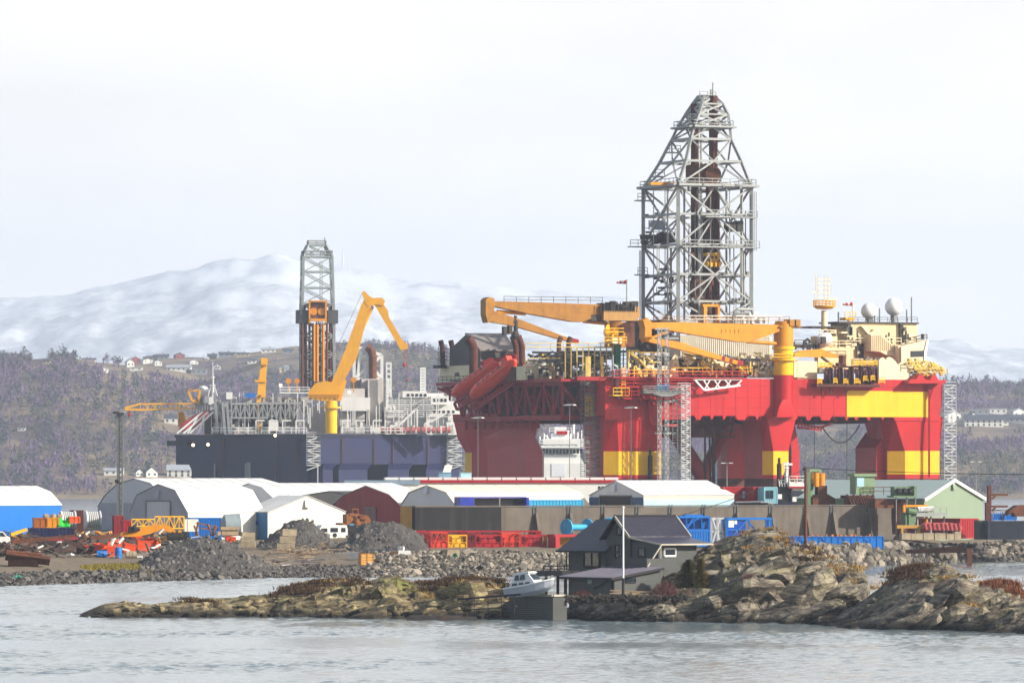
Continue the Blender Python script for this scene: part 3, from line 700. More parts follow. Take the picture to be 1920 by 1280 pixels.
    if door:
        a, b_, pyt, m_ = door; mb = MB(); z = Zp(pyt, Y); mb.prism([G(gpx(a), base, -.1), G(gpx(a), z, -.1), G(gpx(b_), z, -.1), G(gpx(b_), base, -.1)], ext * .04); d_ = mb.obj('door', m_, root)
        mb = MB()
        for p, q in (((a, None), (a, pyt)), ((a, pyt), (b_, pyt)), ((b_, pyt), (b_, None))):
            mb.beam(G(gpx(p[0]), base if p[1] is None else z, -.1), G(gpx(q[0]), base if q[1] is None else z, -.1), .16)
        mb.obj('door_frame', DGALV, d_)
    if vent:
        px, py = vent; mb = MB(); c = G(gpx(px), Zp(py, Y), -.25); s = (fr.e if axis == 'u' else fr.g) * .38; t = ext * .24; z = V((0, 0, .45))
        mb.loft([[c - s - t - z * 1.4, c + s - t - z * 1.4, c + s + t - z * 1.4, c - s + t - z * 1.4], [c - s * .9 + t * .2 + z, c + s * .9 + t * .2 + z, c + s * .9 + t + z, c - s * .9 + t + z]]); mb.obj('vent_hood', gablem, root)
    return root, fr

hall('long white hall with grey gable, largest, rising behind the smaller grey-gabled hall', 842, 48, 318, 184, 556, [(184, 952), (197, 930), (221, 907), (252, 898), (283, 907), (306, 930), (318, 952)], HALLW, GABLE, OFFW, band=(943, GABLED), ribs=9)
hall('white hall with dark grey gable and big pale roller door', 806, 45, 352, 243, 495, [(243, 962), (257, 928), (297, 908.5), (329, 920), (352, 961)], HALLW, GABLED, OFFW, door=(275, 320, 939, GABLE), vent=(297, 925), ribs=3)
hall('white roofed hall with bright blue wall at left edge of quay', 812, 45, -160, -250, 115, [(-250, 949), (-228, 924), (-206, 913), (-181, 924), (-160, 949)], HALLW, BLUE, BLUE, ribs=7)
hall('low white hall with grey gable end half hidden behind the other white halls', 850, 50, 512, 428, 780, [(428, 934), (442, 916), (466, 907), (492, 915), (512, 934)], HALLW, GABLE, OFFW, ribs=8)
hall('low grey shed with dark roof edge behind small white hall', 836, 55, 700, 528, 740, [(528, 937), (618, 922), (700, 937)], DGREY, mat('warm_grey_wall', (150, 142, 132), .7, var=.1), GREY, ribs=0)
hall('maroon gabled hall with rust streaked front behind dark gravel heap', 824, 60, 750, 624, 800, [(624, 948), (645, 929), (687, 911.5), (730, 928), (750, 947)], HALLW, MAROON, MAROON, door=(684, 705, 952, mat('faded_door', (120, 90, 84), .7)), ribs=0)
hall('cream roofed gambrel hall with grey upper gable and ochre lower wall', 814, 50, 856, 751, 1105, [(751, 950), (768, 924), (801, 911), (837, 924), (856, 950)], CREAMROOF, GABLE, CREAMROOF, band=(949, OCHRE), vent=(801, 917), ribs=6)
hall('white hall with grey gable and dark doorway behind the concrete wall', 824, 47, 1206, 1105, 1376, [(1105, 930), (1155, 902), (1206, 929)], HALLW, GABLE, mat('grey_eave_strip', (180, 178, 168), .7, var=.05), band=(932, mat('slate_blue_sheet', (66, 88, 120), .7, var=.1)), door=(1125, 1185, 929, BLACK), vent=(1152, 913), ribs=4, eave_drop=(937, PALEB))
hall('small white tent hall with bright teal blue side wall and doorway', 812, 62, 502, 450, 648, [(502, 961), (576, 930), (648, 960)], HALLW, OFFW, mat('teal_blue_sheet', (18, 92, 140), .6, var=.08), axis='v', vent=(575, 943), ribs=4)
hall('pale green hall with grey green roof at right beyond the wall', 842, 40, 1733, 1494, 1843, [(1733, 937), (1787, 901), (1843, 934)], mat('grey_green_roof', (150, 164, 160), .7, var=.04), mat('pale_green_gable', (124, 140, 118), .65, var=.05, scale=.2, streak=.2, rustcol=(110, 120, 90)), DGREEN, axis='v', vent=(1786, 909), ribs=0)
# details: green barge boards, blue doorway
mb = MB(); fr = Frame(502, 812, 62)
# blue doorway of the small hall, on its left-facing wall
a, b_ = solve_v(fr, 484), solve_v(fr, 466); z1 = Zp(984, 812)
mb.prism([fr.W(-.08, a, 2.2), fr.W(-.08, b_, 2.2), fr.W(-.08, b_, z1), fr.W(-.08, a, z1)], fr.g * .02)
dr = mb.obj('doorway', mat('grey_door_leaf', (120, 118, 116), .6), bpy.data.objects['storage_hall.008'])
mb = MB(); z2 = Zp(976, 812); mb.prism([fr.W(-.14, a - .2, z1), fr.W(-.14, b_ + .2, z1), fr.W(-.14, b_ + .2, z2), fr.W(-.14, a - .2, z2)], fr.g * .08); mb.obj('door_lintel', ROYAL, dr)
mb = MB(); fr = Frame(1733, 842, 40)
pts = [(fr.U(p, 0), Zp(q, 842)) for p, q in ((1731, 937), (1787, 900), (1845, 936))]
for (a, z), (c, w) in zip(pts[:-1], pts[1:]): mb.beam(fr.W(a, -.25, z), fr.W(c, -.25, w), .3, .45)
mb.obj('barge_board', WHITE, bpy.data.objects['storage_hall.009'])

# long low office building
fr = Frame(648, 880, 84)
ob_ = thing('office_building', 'long flat roofed building with red fascia below the red rig', 'building', fr.W(25, 4, 3))
mb = MB(); fr.box(mb, 648, 1182, 0, 14, 905, 980, 880); mb.obj('wall', WHITE, ob_)
mb = MB(); fr.box(mb, 788, 1166, -.25, 3, 899.5, 905, 880); mb.obj('fascia', CRED, ob_)
mb = MB(); fr.box(mb, 646, 787.6, -.25, 3, 900, 908, 880); mb.obj('fascia', mat('slate_fascia', (118, 136, 150), .6), ob_)
mb = MB()
for i in range(16): fr.box(mb, 722 + i * 27.5, 747 + i * 27.5, 1.5, 4, 894.5, 899.3, 880)
mb.obj('skylight', WHITE, ob_)
mb = MB()
for i in range(9): fr.box(mb, 1122 + i * 6, 1126 + i * 6, -.06, .02, 911, 918, 880)
mb.obj('window', GLASS, ob_)
for px0, px1, pyt, m_, lb in ((823, 846, 885, mat('blue_grey_unit', (110, 140, 160), .6), 'blue-grey rooftop unit with curved duct on the red-fascia building'), (864, 884, 885.5, PALEB, 'pale blue rooftop box on the red-fascia building')):
    mb = MB(); fr.box(mb, px0, px1, 4, 7, pyt, 899, 880); fr.box(mb, px0 - .6, px1 + .6, 3.9, 7.1, pyt, pyt + 1, 880)
    ru = solo('rooftop_unit', mb, m_, lb, 'rooftop unit')
    if px0 < 850:
        mb = MB(); c = [fr.at(836 + 12 * math.cos(t * .5), 4, 886 - 14 * math.sin(t * .5) if t else 886, 880) for t in range(4)]
        mb.loft([[fr.at(830, 4, 885, 880), fr.at(845, 4, 885, 880), fr.at(845, 6, 885, 880), fr.at(830, 6, 885, 880)], [fr.at(834, 4, 872, 880), fr.at(848, 4, 874, 880), fr.at(848, 6, 874, 880), fr.at(834, 6, 872, 880)], [fr.at(840, 4, 869, 880), fr.at(849, 4, 872, 880), fr.at(849, 6, 872, 880), fr.at(840, 6, 869, 880)]]); mb.obj('duct', WHITE, ru)

# ---- concrete wall with raking buttresses
WF = Frame(780, 792, 62); wtop = Zp(951, 792)
cw = thing('concrete_wall', 'long stained concrete wall with raking buttresses behind the dark house', 'wall', WF.W(40, 0, 2))
U_ = lambda px: WF.U(px, 0)
mb = MB(); WF.ubox(mb, U_(940), U_(1686), 0, .9, 1, wtop); mb.obj('wall_panel', CONC, cw)
mb = MB(); WF.ubox(mb, U_(778), U_(940) - .01, -.02, .9, 1, wtop + .03); mb.obj('wall_panel', DCONC, cw)
mb = MB(); WF.ubox(mb, U_(778), U_(1686), -.12, 1.0, wtop + .04, wtop + .22); mb.obj('coping', CONC, cw)
for px in (1004, 1068, 1132, 1196, 1258, 1320, 1381, 1446, 1511, 1561, 1627):
    u = U_(px); mb = MB()
    mb.prism([WF.W(u - .22, -.02, wtop - .9), WF.W(u - .22, -.5, wtop - .9), WF.W(u - .22, -2.2, 1.2), WF.W(u - .22, -.02, 1.2)], WF.g * .44)
    bt = mb.obj('buttress', CONC, cw)
    mb = MB(); mb.beam(WF.W(u - .35, -.1, wtop - 1.2), WF.W(u - .35, -.1, wtop + .35), .16); mb.beam(WF.W(u + .1, -.1, wtop - 1.2), WF.W(u + .1, -.1, wtop + .35), .16); mb.obj('steel_post', DGALV, bt)

# ---- things behind the wall
def corrugated_box(fr, px0, px1, v0, v1, pyt, pyb, mt, label, name='shipping_container', cat='container', group=None, rib=.35, base=None, doors=True):
    u0, u1 = fr.U(px0, v0), fr.U(px1, v0); y = fr.Yat((px0 + px1) / 2, v0); zt_, zb_ = Zp(pyt, y), Zp(pyb, y) if base is None else base
    root = thing(name, label, cat, fr.W((u0 + u1) / 2, (v0 + v1) / 2, zb_), group)
    mb = MB(); fr.ubox(mb, u0, u1, v0, v1, zb_, zt_)
    n = int((u1 - u0) / rib)
    for i in range(n): a = u0 + .1 + (u1 - u0 - .2) * i / n; fr.ubox(mb, a, a + rib * .5, v0 - .06, v0 - .001, zb_ + .15, zt_ - .15)
    n = int((v1 - v0) / rib)
    for i in range(n): a = v0 + .1 + (v1 - v0 - .2) * i / n; fr.ubox(mb, u0 - .06, u0 - .001, a, a + rib * .5, zb_ + .15, zt_ - .15)
    mb.obj('corrugated_wall', mt, root)
    mb = MB()
    for z in (zb_, zt_ - .16): fr.ubox(mb, u0 - .08, u1 + .02, v0 - .09, v0 - .062, z, z + .16); fr.ubox(mb, u0 - .09, u0 - .062, v0 - .06, v1, z, z + .16)
    for u in (u0 - .08, u1 - .1): fr.ubox(mb, u, u + .16, v0 - .1, v0 - .07, zb_ + .16, zt_ - .16)
    mb.obj('edge_rail', mt, root)
    return root
fr = Frame(862, 806, 70)
sh = thing('open_shelter', 'open fronted royal blue shelter container above the dark wall', 'shelter', fr.at(925, 0, 975))
mb = MB(); fr.box(mb, 863, 889, -.2, 2.4, 931, 1000); fr.box(mb, 987, 992, -.1, 2.4, 932, 1000); fr.box(mb, 889, 987, 0, 2.4, 931, 933.2); mb.obj('frame', ROYAL, sh)
mb = MB(); fr.box(mb, 889.5, 986.5, 2.2, 2.3, 933.3, 1000); fr.box(mb, 936, 938, 0, .2, 933.3, 1000); mb.obj('back_wall', MGREY, sh)
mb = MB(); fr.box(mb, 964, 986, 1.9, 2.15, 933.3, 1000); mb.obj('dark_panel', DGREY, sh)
corrugated_box(Frame(993, 812, 70), 993, 1093, 0, 2.4, 936.5, 1000, TURQ, 'turquoise ribbed container beside royal blue shelter', rib=.5)
corrugated_box(Frame(1356, 838, 70), 1356, 1412, 0, 4, 912, 1000, CRED, 'dark red site cabin with two white windows', 'site_cabin', 'cabin')
mb = MB(); fr = Frame(1356, 838, 70)
c_ = bpy.data.objects['site_cabin']
for px in (1392, 1402): fr.box(mb, px, px + 7, -.16, -.1, 920, 934)
mb.obj('window', PALEB, c_)
corrugated_box(Frame(1413, 836, 70), 1413, 1432, 0, 4, 912, 1000, CRED, 'narrow red site cabin between dark red and pale blue cabins', 'site_cabin', 'cabin')
corrugated_box(Frame(1433, 834, 70), 1433, 1457, 0, 4, 912.5, 1000, mat('pale_cabin_blue', (130, 178, 190), .6, var=.06), 'pale blue site cabin with dark window next to tugboat', 'site_cabin', 'cabin')
mb = MB(); fr = Frame(1433, 834, 70); fr.box(mb, 1436, 1442, -.16, -.1, 919, 934); fr.box(mb, 1444, 1450, -.16, -.1, 919, 934); mb.obj('window', GLASS, bpy.data.objects['site_cabin.002'])

# tugboat at the quay behind the wall
fr = Frame(1455, 915, 80)
tg = thing('tugboat', 'tugboat with black funnel mast and white bridge by the red column', 'tugboat', fr.at(1482, 3, 1000))
mb = MB(); mb.loft([[fr.at(px, v, 1026) for px, v in ((1450, 0), (1500, 0), (1512, 3), (1500, 6), (1450, 6))], [fr.at(px, v, 940) for px, v in ((1448, -.4), (1503, -.4), (1518, 3), (1503, 6.4), (1448, 6.4))]]); mb.obj('hull', NAVY2, tg)
mb = MB(); fr.box(mb, 1486, 1507, 0, 5, 913, 942); fr.box(mb, 1480, 1509, -.3, 5.3, 903, 911.5); wh = mb.obj('wheelhouse', WHITE, tg)
mb = MB(); fr.box(mb, 1484, 1507, -.1, 0, 919.5, 930); mb.obj('window_band', GLASS, wh)
mb = MB(); fr.box(mb, 1479, 1510, -.5, 5.5, 911.6, 915); mb.obj('red_stripe', CRED, wh)
mb = MB(); fr.box(mb, 1456, 1479, .5, 5, 912, 944); mb.loft([[fr.at(1464, 1, 912), fr.at(1478, 1, 912), fr.at(1478, 3, 912), fr.at(1464, 3, 912)], [fr.at(1470, 1.5, 885), fr.at(1475, 1.5, 885), fr.at(1475, 2.5, 885), fr.at(1470, 2.5, 885)]]); mb.obj('funnel', BLACK, tg)
mb = MB(); mb.tube(fr.at(1474, 1, 905), fr.at(1475, 1, 866), .3); fr.box(mb, 1469, 1486, .6, 1.2, 868, 872); fr.box(mb, 1470, 1480, .6, 1, 876, 878); mb.rail([fr.at(1480, -.4, 904), fr.at(1509, -.4, 904)], 1.0, .9, .1); mb.rail([fr.at(1462, .3, 912), fr.at(1482, .3, 912)], 1.0, .9, .1)
for i in range(10): mb.beam(fr.at(1462 + i * 5, .2, 912), fr.at(1460 + i * 5, .2, 898 + (i % 3) * 3), .12)
mb.obj('mast', WHITE, tg)
mb = MB(); fr.box(mb, 1459, 1466, .38, .48, 926, 935); mb.obj('notice_board', WHITE2, tg)
# dark work boat lying on the quay behind the wall
fr = Frame(1376, 826, 84)
wb_ = thing('work_boat', 'dark navy work boat lying on quay behind concrete wall', 'boat', fr.at(1410, 1, 960))
mb = MB(); mb.loft([[fr.at(px, v, 962) for px, v in ((1384, .5), (1430, .4), (1440, 1.2), (1430, 2), (1384, 2))], [fr.at(px, v, 942) for px, v in ((1379, 0), (1436, -.1), (1450, 1.2), (1436, 2.4), (1379, 2.4))]]); mb.obj('hull', NAVY2, wb_)
mb = MB(); mb.pipe([fr.at(1379, -.1, 941.5), fr.at(1425, -.2, 940.5), fr.at(1449, .9, 944)], .16); mb.obj('gunwale', GREY, wb_)
mb = MB(); fr.box(mb, 1454, 1496, 0, 2, 944, 951); solo('tarp_cover', mb, NAVY, 'low dark blue cover on quay below the tugboat', 'tarpaulin')

# ---- green conveyor machine and control cabin by the wall end
fr = Frame(1515, 828, 75)
mc = thing('loading_machine', 'green framed loading machine with yellow cylinders and rusty hopper', 'machine', fr.at(1540, 1, 1000))
mb = MB()
for v in (0, 2): mb.beam(fr.at(1517, v, 990), fr.at(1517, v, 884), .45); mb.beam(fr.at(1517, v, 882), fr.at(1533, v, 880), .4); mb.beam(fr.at(1533, v, 880), fr.at(1540, v, 884), .4)
mb.beam(fr.at(1517, 0, 900), fr.at(1517, 2, 900), .3); fr.box(mb, 1514, 1525, .3, 1.8, 906, 990); mb.obj('frame', LGREEN, mc)
mb = MB(); fr.box(mb, 1524, 1536, .2, 1.6, 885, 908); mb.tube(fr.at(1540, .5, 912), fr.at(1540, .5, 888), .5, n=12); mb.tube(fr.at(1530, -.2, 912), fr.at(1530, -.2, 886), .45, n=12); mb.rail([fr.at(1524, -.4, 900), fr.at(1548, -.4, 900)], 1, .8, .08); mb.obj('hydraulic_cylinder', CRANE, mc)
mb = MB(); fr.box(mb, 1534, 1551, 0, 1.6, 910, 930); mb.prism([fr.at(p, -.3, q) for p, q in ((1524, 990), (1524, 932), (1530, 927), (1553, 926), (1566, 934), (1566, 990))], fr.e * 2.5); mb.obj('hopper', RUST, mc)
fr = Frame(1603, 826, 70)
cc = thing('control_cabin', 'pale green control cabin raised on dark frame above wall', 'cabin', fr.at(1622, 1, 1000))
mb = MB(); fr.box(mb, 1605, 1640, 0, 2.2, 893, 926); cb = mb.obj('cabin', LGREEN, cc)
mb = MB(); fr.box(mb, 1602, 1644, -.3, 2.5, 887.5, 893); mb.obj('roof', LGREEN, cc)
mb = MB(); fr.box(mb, 1607, 1620, -.06, -.002, 895, 912); mb.obj('window', PALEB, cb)
mb = MB(); fr.box(mb, 1587, 1640, .2, 2.4, 928, 934); fr.box(mb, 1590, 1634, 1, 2.4, 934, 990); 
for px in (1588, 1600, 1613, 1626, 1636): fr.box(mb, px, px + 2.5, .1, .4, 926, 990)
for i in range(9): mb.beam(fr.at(1590 + i * 5, -.2, 928), fr.at(1598 + i * 5, -.2, 946), .16)
mb.rail([fr.at(1618, -.3, 927), fr.at(1676, -.3, 927)], 1.1, 1.4, .09); mb.obj('support_frame', DRUST, cc)
fr = Frame(1676, 822, 70)
gw = thing('winch_unit', 'green diesel winch unit with three dark round motors', 'winch', fr.at(1697, 1, 945))
mb = MB(); fr.box(mb, 1677, 1718, .8, 2.2, 912, 932); fr.box(mb, 1714, 1719, 0, 2.2, 911, 932); fr.box(mb, 1676, 1719, -.3, 2.2, 929, 932); mb.obj('frame', DGREEN, gw)
for px in (1683, 1694, 1705):
    mb = MB(); mb.lathe(fr.at(px, .78, 920), [(.2, 0), (.42, .05), (.42, .7), (.3, .85), (.05, .85)], 14, -fr.e); mb.obj('motor', BLACK, gw)
mb = MB(True); 
for px in (1680, 1700, 1716): fr.box(mb, px, px + 1.6, 0, .3, 932, 1000)
mb.obj('leg', DGALV, gw)
mb = MB(); fr = Frame(1640, 822, 70); fr.box(mb, 1641, 1676, .2, 3, 935, 952); mb.lathe(fr.at(1686, 1.6, 1002), [(.1, 0), (1.0, .1), (1.15, 2.5), (1.15, 4.6), (.9, 5.0), (.1, 5.1)], 18)
tk = solo('rusty_tank', mb, RUST, 'rusty brown silo tank standing at broken end of concrete wall', 'tank')
fr = Frame(1700, 818, 70)
pm = thing('work_platform', 'grey railed work platform with silver cylinder beside green hall', 'platform', fr.at(1745, 1, 1000))
mb = MB(); fr.box(mb, 1718, 1776, 0, 2.5, 961, 968); mb.rail([fr.at(1726, 0, 961), fr.at(1775, 0, 961)], .75, .9, .07); 
for px in (1720, 1745, 1770): fr.box(mb, px, px + 2, .5, .8, 968, 1000)
mb.obj('platform', GALV, pm)
mb = MB(); mb.tube(fr.at(1720, .6, 955), fr.at(1750, .6, 954), .42, n=14); mb.obj('silver_cylinder', WHITE, pm)
mb = MB(); fr.box(mb, 1698, 1716, -.2, 1.5, 960, 985); mb.tube(fr.at(1702, -.3, 957), fr.at(1718, -.3, 960), .45, n=10); fr.box(mb, 1704, 1708, -.4, -.2, 957, 990); solo('green_pump', mb, DGREEN, 'dull green pump machine between rusty tank and grey platform', 'pump')
mb = MB(); fr.box(mb, 1696, 1740, .6, 1.1, 946, 950); fr.box(mb, 1694, 1698, .6, 1.1, 946, 985); fr.box(mb, 1737, 1740, .6, 1.1, 950, 985); solo('steel_trestle', mb, CRANE, 'low orange steel frame right of the rusty tank', 'frame')
mb = MB(); fr = Frame(1682, 806, 78); fr.box(mb, 1682, 1733, 0, .6, 984, 990); fr.box(mb, 1690, 1694, 0, .5, 990, 1003); fr.box(mb, 1722, 1726, 0, .5, 990, 1003); solo('yellow_beam', mb, OCHRE, 'ochre steel beam on trestles above pale blocks', 'beam')
corrugated_box(Frame(1740, 818, 50), 1800, 1834, 0, 22, 971.5, 1009, CRED, 'long bright red container stretching back beside green hall')
fr = Frame(1730, 806, 78)
pk = thing('red_machine', 'faded pinkish red machine frame in front of red container', 'machine', fr.at(1767, .5, 1000))
mb = MB(); mb.prism([fr.at(p, 0, q) for p, q in ((1730, 984), (1738, 978), (1752, 980), (1775, 979), (1795, 981), (1805, 988), (1803, 994), (1736, 993))], fr.e * 1.4); 
for i in range(9): a = 1734 + i * 8; mb.beam(fr.at(a, -.1, 979 + (i % 2) * 2), fr.at(a + 3, -.1, 993), .14)
mb.obj('body', mat('faded_pink_red', (178, 84, 84), .7, var=.2, rust=.2), pk)
mb = MB(True); 
for px in (1756, 1774, 1784, 1796): fr.box(mb, px, px + 4, .2, 1, 993, 1004)
mb.obj('leg', DARK, pk)
for i, (a, b_, t) in enumerate(((1691, 1708, 999), (1709, 1730, 999.5), (1732, 1751, 998.5), (1753, 1773, 999), (1775, 1789, 1000), (1790, 1802, 996))):
    mb = MB(); fr.box(mb, a, b_, -1.5, -.2, t, 1011)
    lb = ['pale concrete block at left end of the block row', 'pale concrete block second from left in the row', 'pale concrete block third from left in the row', 'pale concrete block third from right in the row', 'pale concrete block second from right in the row', 'tall narrow concrete block at right end of row'][i]
    solo('concrete_block', mb, BLOCK, lb, 'concrete block', 'row of concrete blocks')
mb = MB(); fr = Frame(1835, 812, 78); fr.box(mb, 1835, 1851, 0, 2.4, 975, 1011); fr.box(mb, 1837, 1838, -.06, 0, 976, 1010); fr.box(mb, 1847, 1848, -.06, 0, 976, 1010); solo('metal_cage', mb, mat('grey_green_sheet', (70, 80, 72), .6, var=.2), 'grey green steel locker between red and dark containers', 'locker')
corrugated_box(Frame(1853, 810, 80), 1853, 1990, 0, 2.5, 976, 1011, mat('dark_blue_black_sheet', (42, 46, 58), .6, var=.25, rust=.15), 'dark blue-black container at right edge of quay')
corrugated_box(Frame(1858, 824, 78), 1860, 1882, 0, 2.4, 962, 975, BLUE, 'small blue container behind dark one, beneath the rusty arms', base=None)
corrugated_box(Frame(1884, 824, 78), 1884, 1906, 0, 2.4, 964, 975, BLUE, 'small blue container behind dark one, nearest the brown bucket', base=None)
fr = Frame(1850, 818, 78)
cp = thing('rusty_jib_post', 'rusty steel post with two horizontal arms beside the sea', 'post', fr.at(1855, .5, 1000))
mb = MB(); fr.box(mb, 1853, 1859, 0, .7, 910, 1000); fr.box(mb, 1849, 1856, -.1, .6, 942, 1000); mb.obj('post', DRUST, cp)
for py in (925, 947): mb = MB(); fr.box(mb, 1859, 1890, .1, .5, py, py + 4); mb.beam(fr.at(1860, .2, py + 10), fr.at(1867, .2, py + 3), .25); mb.obj('arm', RUST, cp)
mb = MB(); mb.prism([fr.at(p, -2, q) for p, q in ((1889, 966), (1893, 957), (1908, 947), (1925, 946), (1960, 948), (1960, 967), (1905, 968), (1900, 960))], fr.e * 2); solo('excavator_bucket', mb, RUST, 'brown rusted bucket above dark container at right edge', 'bucket')
mb = MB(); fr.box(mb, 1862, 1905, 1, 1.2, 955, 957); fr.box(mb, 1862, 1863, 1, 1.2, 955, 990); fr.box(mb, 1880, 1881, 1, 1.2, 955, 990); fr.box(mb, 1904, 1905, 1, 1.2, 955, 990)
for i in range(10): mb.beam(fr.at(1863 + i * 4, 1, 956), fr.at(1866 + i * 4, 1, 966), .06)
solo('wire_cage', mb, GALV, 'galvanised cage frame behind small blue containers', 'cage')

# ---- lattice mast and lamp posts
def lamp_post(px, Y, pyt, base, w, label, style):
    root = thing('light_mast' if style == 'lattice' else 'lamp_post', label, 'lamp post', P(px, base, Y)); m = Y / F
    mb = MB(); x, z0, z1 = P(px, base, Y).x, Zp(base, Y), Zp(pyt, Y)
    if style == 'lattice':
        h = w * m / 2
        for a in (-h, h):
            for c in (-h, h): mb.beam((x + a, Y + c, z0), (x + a, Y + c, z1), .2)
        z = z0; k = 0
        while z < z1 - .6:
            for c in (-h, h): mb.beam((x - h, Y + c, z), (x + h, Y + c, z + .8), .1); mb.beam((x - h, Y + c, z + .8), (x + h, Y + c, z + .8), .1)
            for a in (-h, h): mb.beam((x + a, Y - h, z), (x + a, Y + h, z + .8), .1)
            z += .8
        for c in (-h + .1,): mb.beam((x - .1, Y, z0), (x - .1, Y, z1), .16)
    else: mb.tube((x, Y, z0), (x, Y, z1), .07 if style == 'pole' else .09, .05, 8)
    mb.obj('mast' if style == 'lattice' else 'pole', DGALV if style != 'T' else GALV, root)
    if style == 'T':
        mb = MB(); mb.beam((x - .75, Y, z1), (x + .75, Y, z1), .09); mb.obj('crossbar', GALV, root)
        for s in (-1, 1): mb = MB(); mb.obox((x + s * .62, Y - .1, z1 + .03), (.6, .5, .14)); mb.obj('lamp_head', LAMP, root)
    else:
        r = (13 if style == 'lattice' else 11) * m
        mb = MB()
        for i in range(12): a = i * math.pi / 6; b2 = a + math.pi / 6; mb.beam((x + r * math.cos(a), Y + r * math.sin(a), z1 - .1), (x + r * math.cos(b2), Y + r * math.sin(b2), z1 - .1), .12)
        for i in range(4): a = i * math.pi / 2 + .4; mb.beam((x, Y, z1), (x + r * math.cos(a), Y + r * math.sin(a), z1 - .1), .1)
        if style == 'lattice': mb.lathe((x, Y, z1 - .05), [(.1, 0), (r, 0), (r, .12), (.1, .2)], 14)
        mb.obj('crown_ring', DGALV, root)
        for i in range(6):
            a = i * math.pi / 3 + .3; mb = MB(); c = V((x + r * .85 * math.cos(a), Y + r * .85 * math.sin(a), z1 - .18)); mb.obox(c, (.5, .5, .14), (0, 0, a)); mb.obj('lamp_head', LAMP if style != 'lattice' else DGREY, root)
lamp_post(225, 800, 772, 1010, 9, 'tall dark lattice floodlight mast in front of grey gabled halls', 'lattice')
mb = MB(); p = P(219, 902, 799); mb.obox(p, (.5, .5, .5)); mb.beam(p, P(224, 902, 799.6), .12); mb.obj('floodlight', BLACK, bpy.data.objects['light_mast'])
lamp_post(896, 930, 781, 990, 0, 'slim floodlight pole in front of shaded left rig column', 'pole')
lamp_post(1068, 930, 757, 990, 0, 'slim floodlight pole over white supply ship by scaffold', 'pole')
lamp_post(1183, 930, 762, 990, 0, 'slim floodlight pole in front of sunlit red left column', 'pole')
lamp_post(1363, 900, 868, 1000, 0, 'white two headed lamp post near brace of red rig', 'T')
lamp_post(1830, 900, 866, 1000, 0, 'white two headed lamp post above green hall at right', 'T')
# ---- steel baskets, tanks, reels in front of the wall
FB = Frame(742, 770, 76)
def basket(px0, px1, pyt, pyb, mt, label, fr=FB, v0=0, dep=2.4, cat='cargo basket', tank=None, panel=False, nm='cargo_basket', group='offshore cargo baskets in front of the wall', bars=3, w=.16):
    u0, u1 = fr.U(px0, v0), fr.U(px1, v0); y = fr.Yat(px0, v0); z0, z1 = Zp(pyb, y), Zp(pyt, y); v1 = v0 + dep
    root = thing(nm, label, cat, fr.W((u0 + u1) / 2, v0 + dep / 2, z0), group)
    mb = MB(); c = [(u0, v0), (u1, v0), (u1, v1), (u0, v1)]
    for i in range(4):
        a, b_ = c[i], c[(i + 1) % 4]
        mb.beam(fr.W(*a, z0), fr.W(*a, z1), w)
        for z in (z0 + w / 2, z1 - w / 2): mb.beam(fr.W(*a, z), fr.W(*b_, z), w)
        for k in range(1, bars): t = k / bars; p = (a[0] + (b_[0] - a[0]) * t, a[1] + (b_[1] - a[1]) * t); mb.beam(fr.W(*p, z0), fr.W(*p, z1), w * .6)
        mb.beam(fr.W(*a, z0), fr.W(*((a[0] + b_[0]) / 2, (a[1] + b_[1]) / 2), z1), w * .6)
        mb.beam(fr.W(*a, (z0 + z1) / 2), fr.W(*b_, (z0 + z1) / 2), w * .6)
    mb.obj('frame', mt, root)
    mb = MB(); fr.ubox(mb, u0 + .02, u1 - .02, v0 + .02, v1 - .02, z0 + w, z0 + w + .25)
    if panel: fr.ubox(mb, u0 + .08, u1 - .08, v1 - .12, v1 - .08, z0 + w + .3, z1 - w); fr.ubox(mb, u0 + .08, u0 + .12, v0 + .1, v1 - .1, z0 + w + .3, z1 - w)
    else: fr.ubox(mb, u0 + .05, u1 - .05, v0 + .06, v0 + .1, z0 + w + .3, z0 + (z1 - z0) * .4)
    mb.obj('floor_tray', mt, root)
    if tank:
        mb = MB(); r = min(dep, z1 - z0) * .40; zc = (z0 + z1) / 2 + .1; a, b_ = fr.W(u0 + .25, v0 + dep / 2, zc), fr.W(u1 - .25, v0 + dep / 2, zc); L_ = (b_ - a).length
        mb.lathe(a, [(.05, 0), (r * .6, .1), (r, .4), (r, L_ - .4), (r * .6, L_ - .1), (.05, L_)], 18, b_ - a); mb.obj('tank', tank, root, True)
    else:
        rr = random.Random(int(px0)); mb = MB(True)
        for i in range(5): u = rr.uniform(u0 + .2, u1 - .8); fr.ubox(mb, u, u + rr.uniform(.4, .9), v0 + .4, v0 + rr.uniform(.9, 2), z0 + .45, z0 + rr.uniform(.8, 1.9))
        mb.obj('cargo_box', mt if rr.random() < .6 else DARK, root)
    return root
OR_ = mat('red_orange_paint', (196, 56, 34), .55, var=.15, rust=.1)
BYEL = mat('basket_yellow', (214, 158, 12), .55, var=.15, rust=.1)
basket(742, 769, 998, 1031, CRED, 'red steel basket at the left end of the basket row')
basket(770, 787, 999, 1031, CRED, 'narrow red steel basket second from left')
basket(789, 807, 998, 1031, MAROON, 'dark maroon basket left of orange-red one')
basket(808, 839, 997, 1031, OR_, 'orange-red steel basket left of the yellow basket')
basket(841, 875, 1002, 1031, BYEL, 'yellow basket framed by red ones in the row', tank=YEL)
basket(877, 891, 997, 1031, MAROON, 'thin dark red basket right of yellow basket')
basket(892, 940, 1002, 1031, CRED, 'red tank frame, longer left one of the two red tanks', tank=CRED, nm='tank_frame')
basket(941, 975, 998, 1031, OR_, 'orange-red basket between the two red tank frames', panel=True)
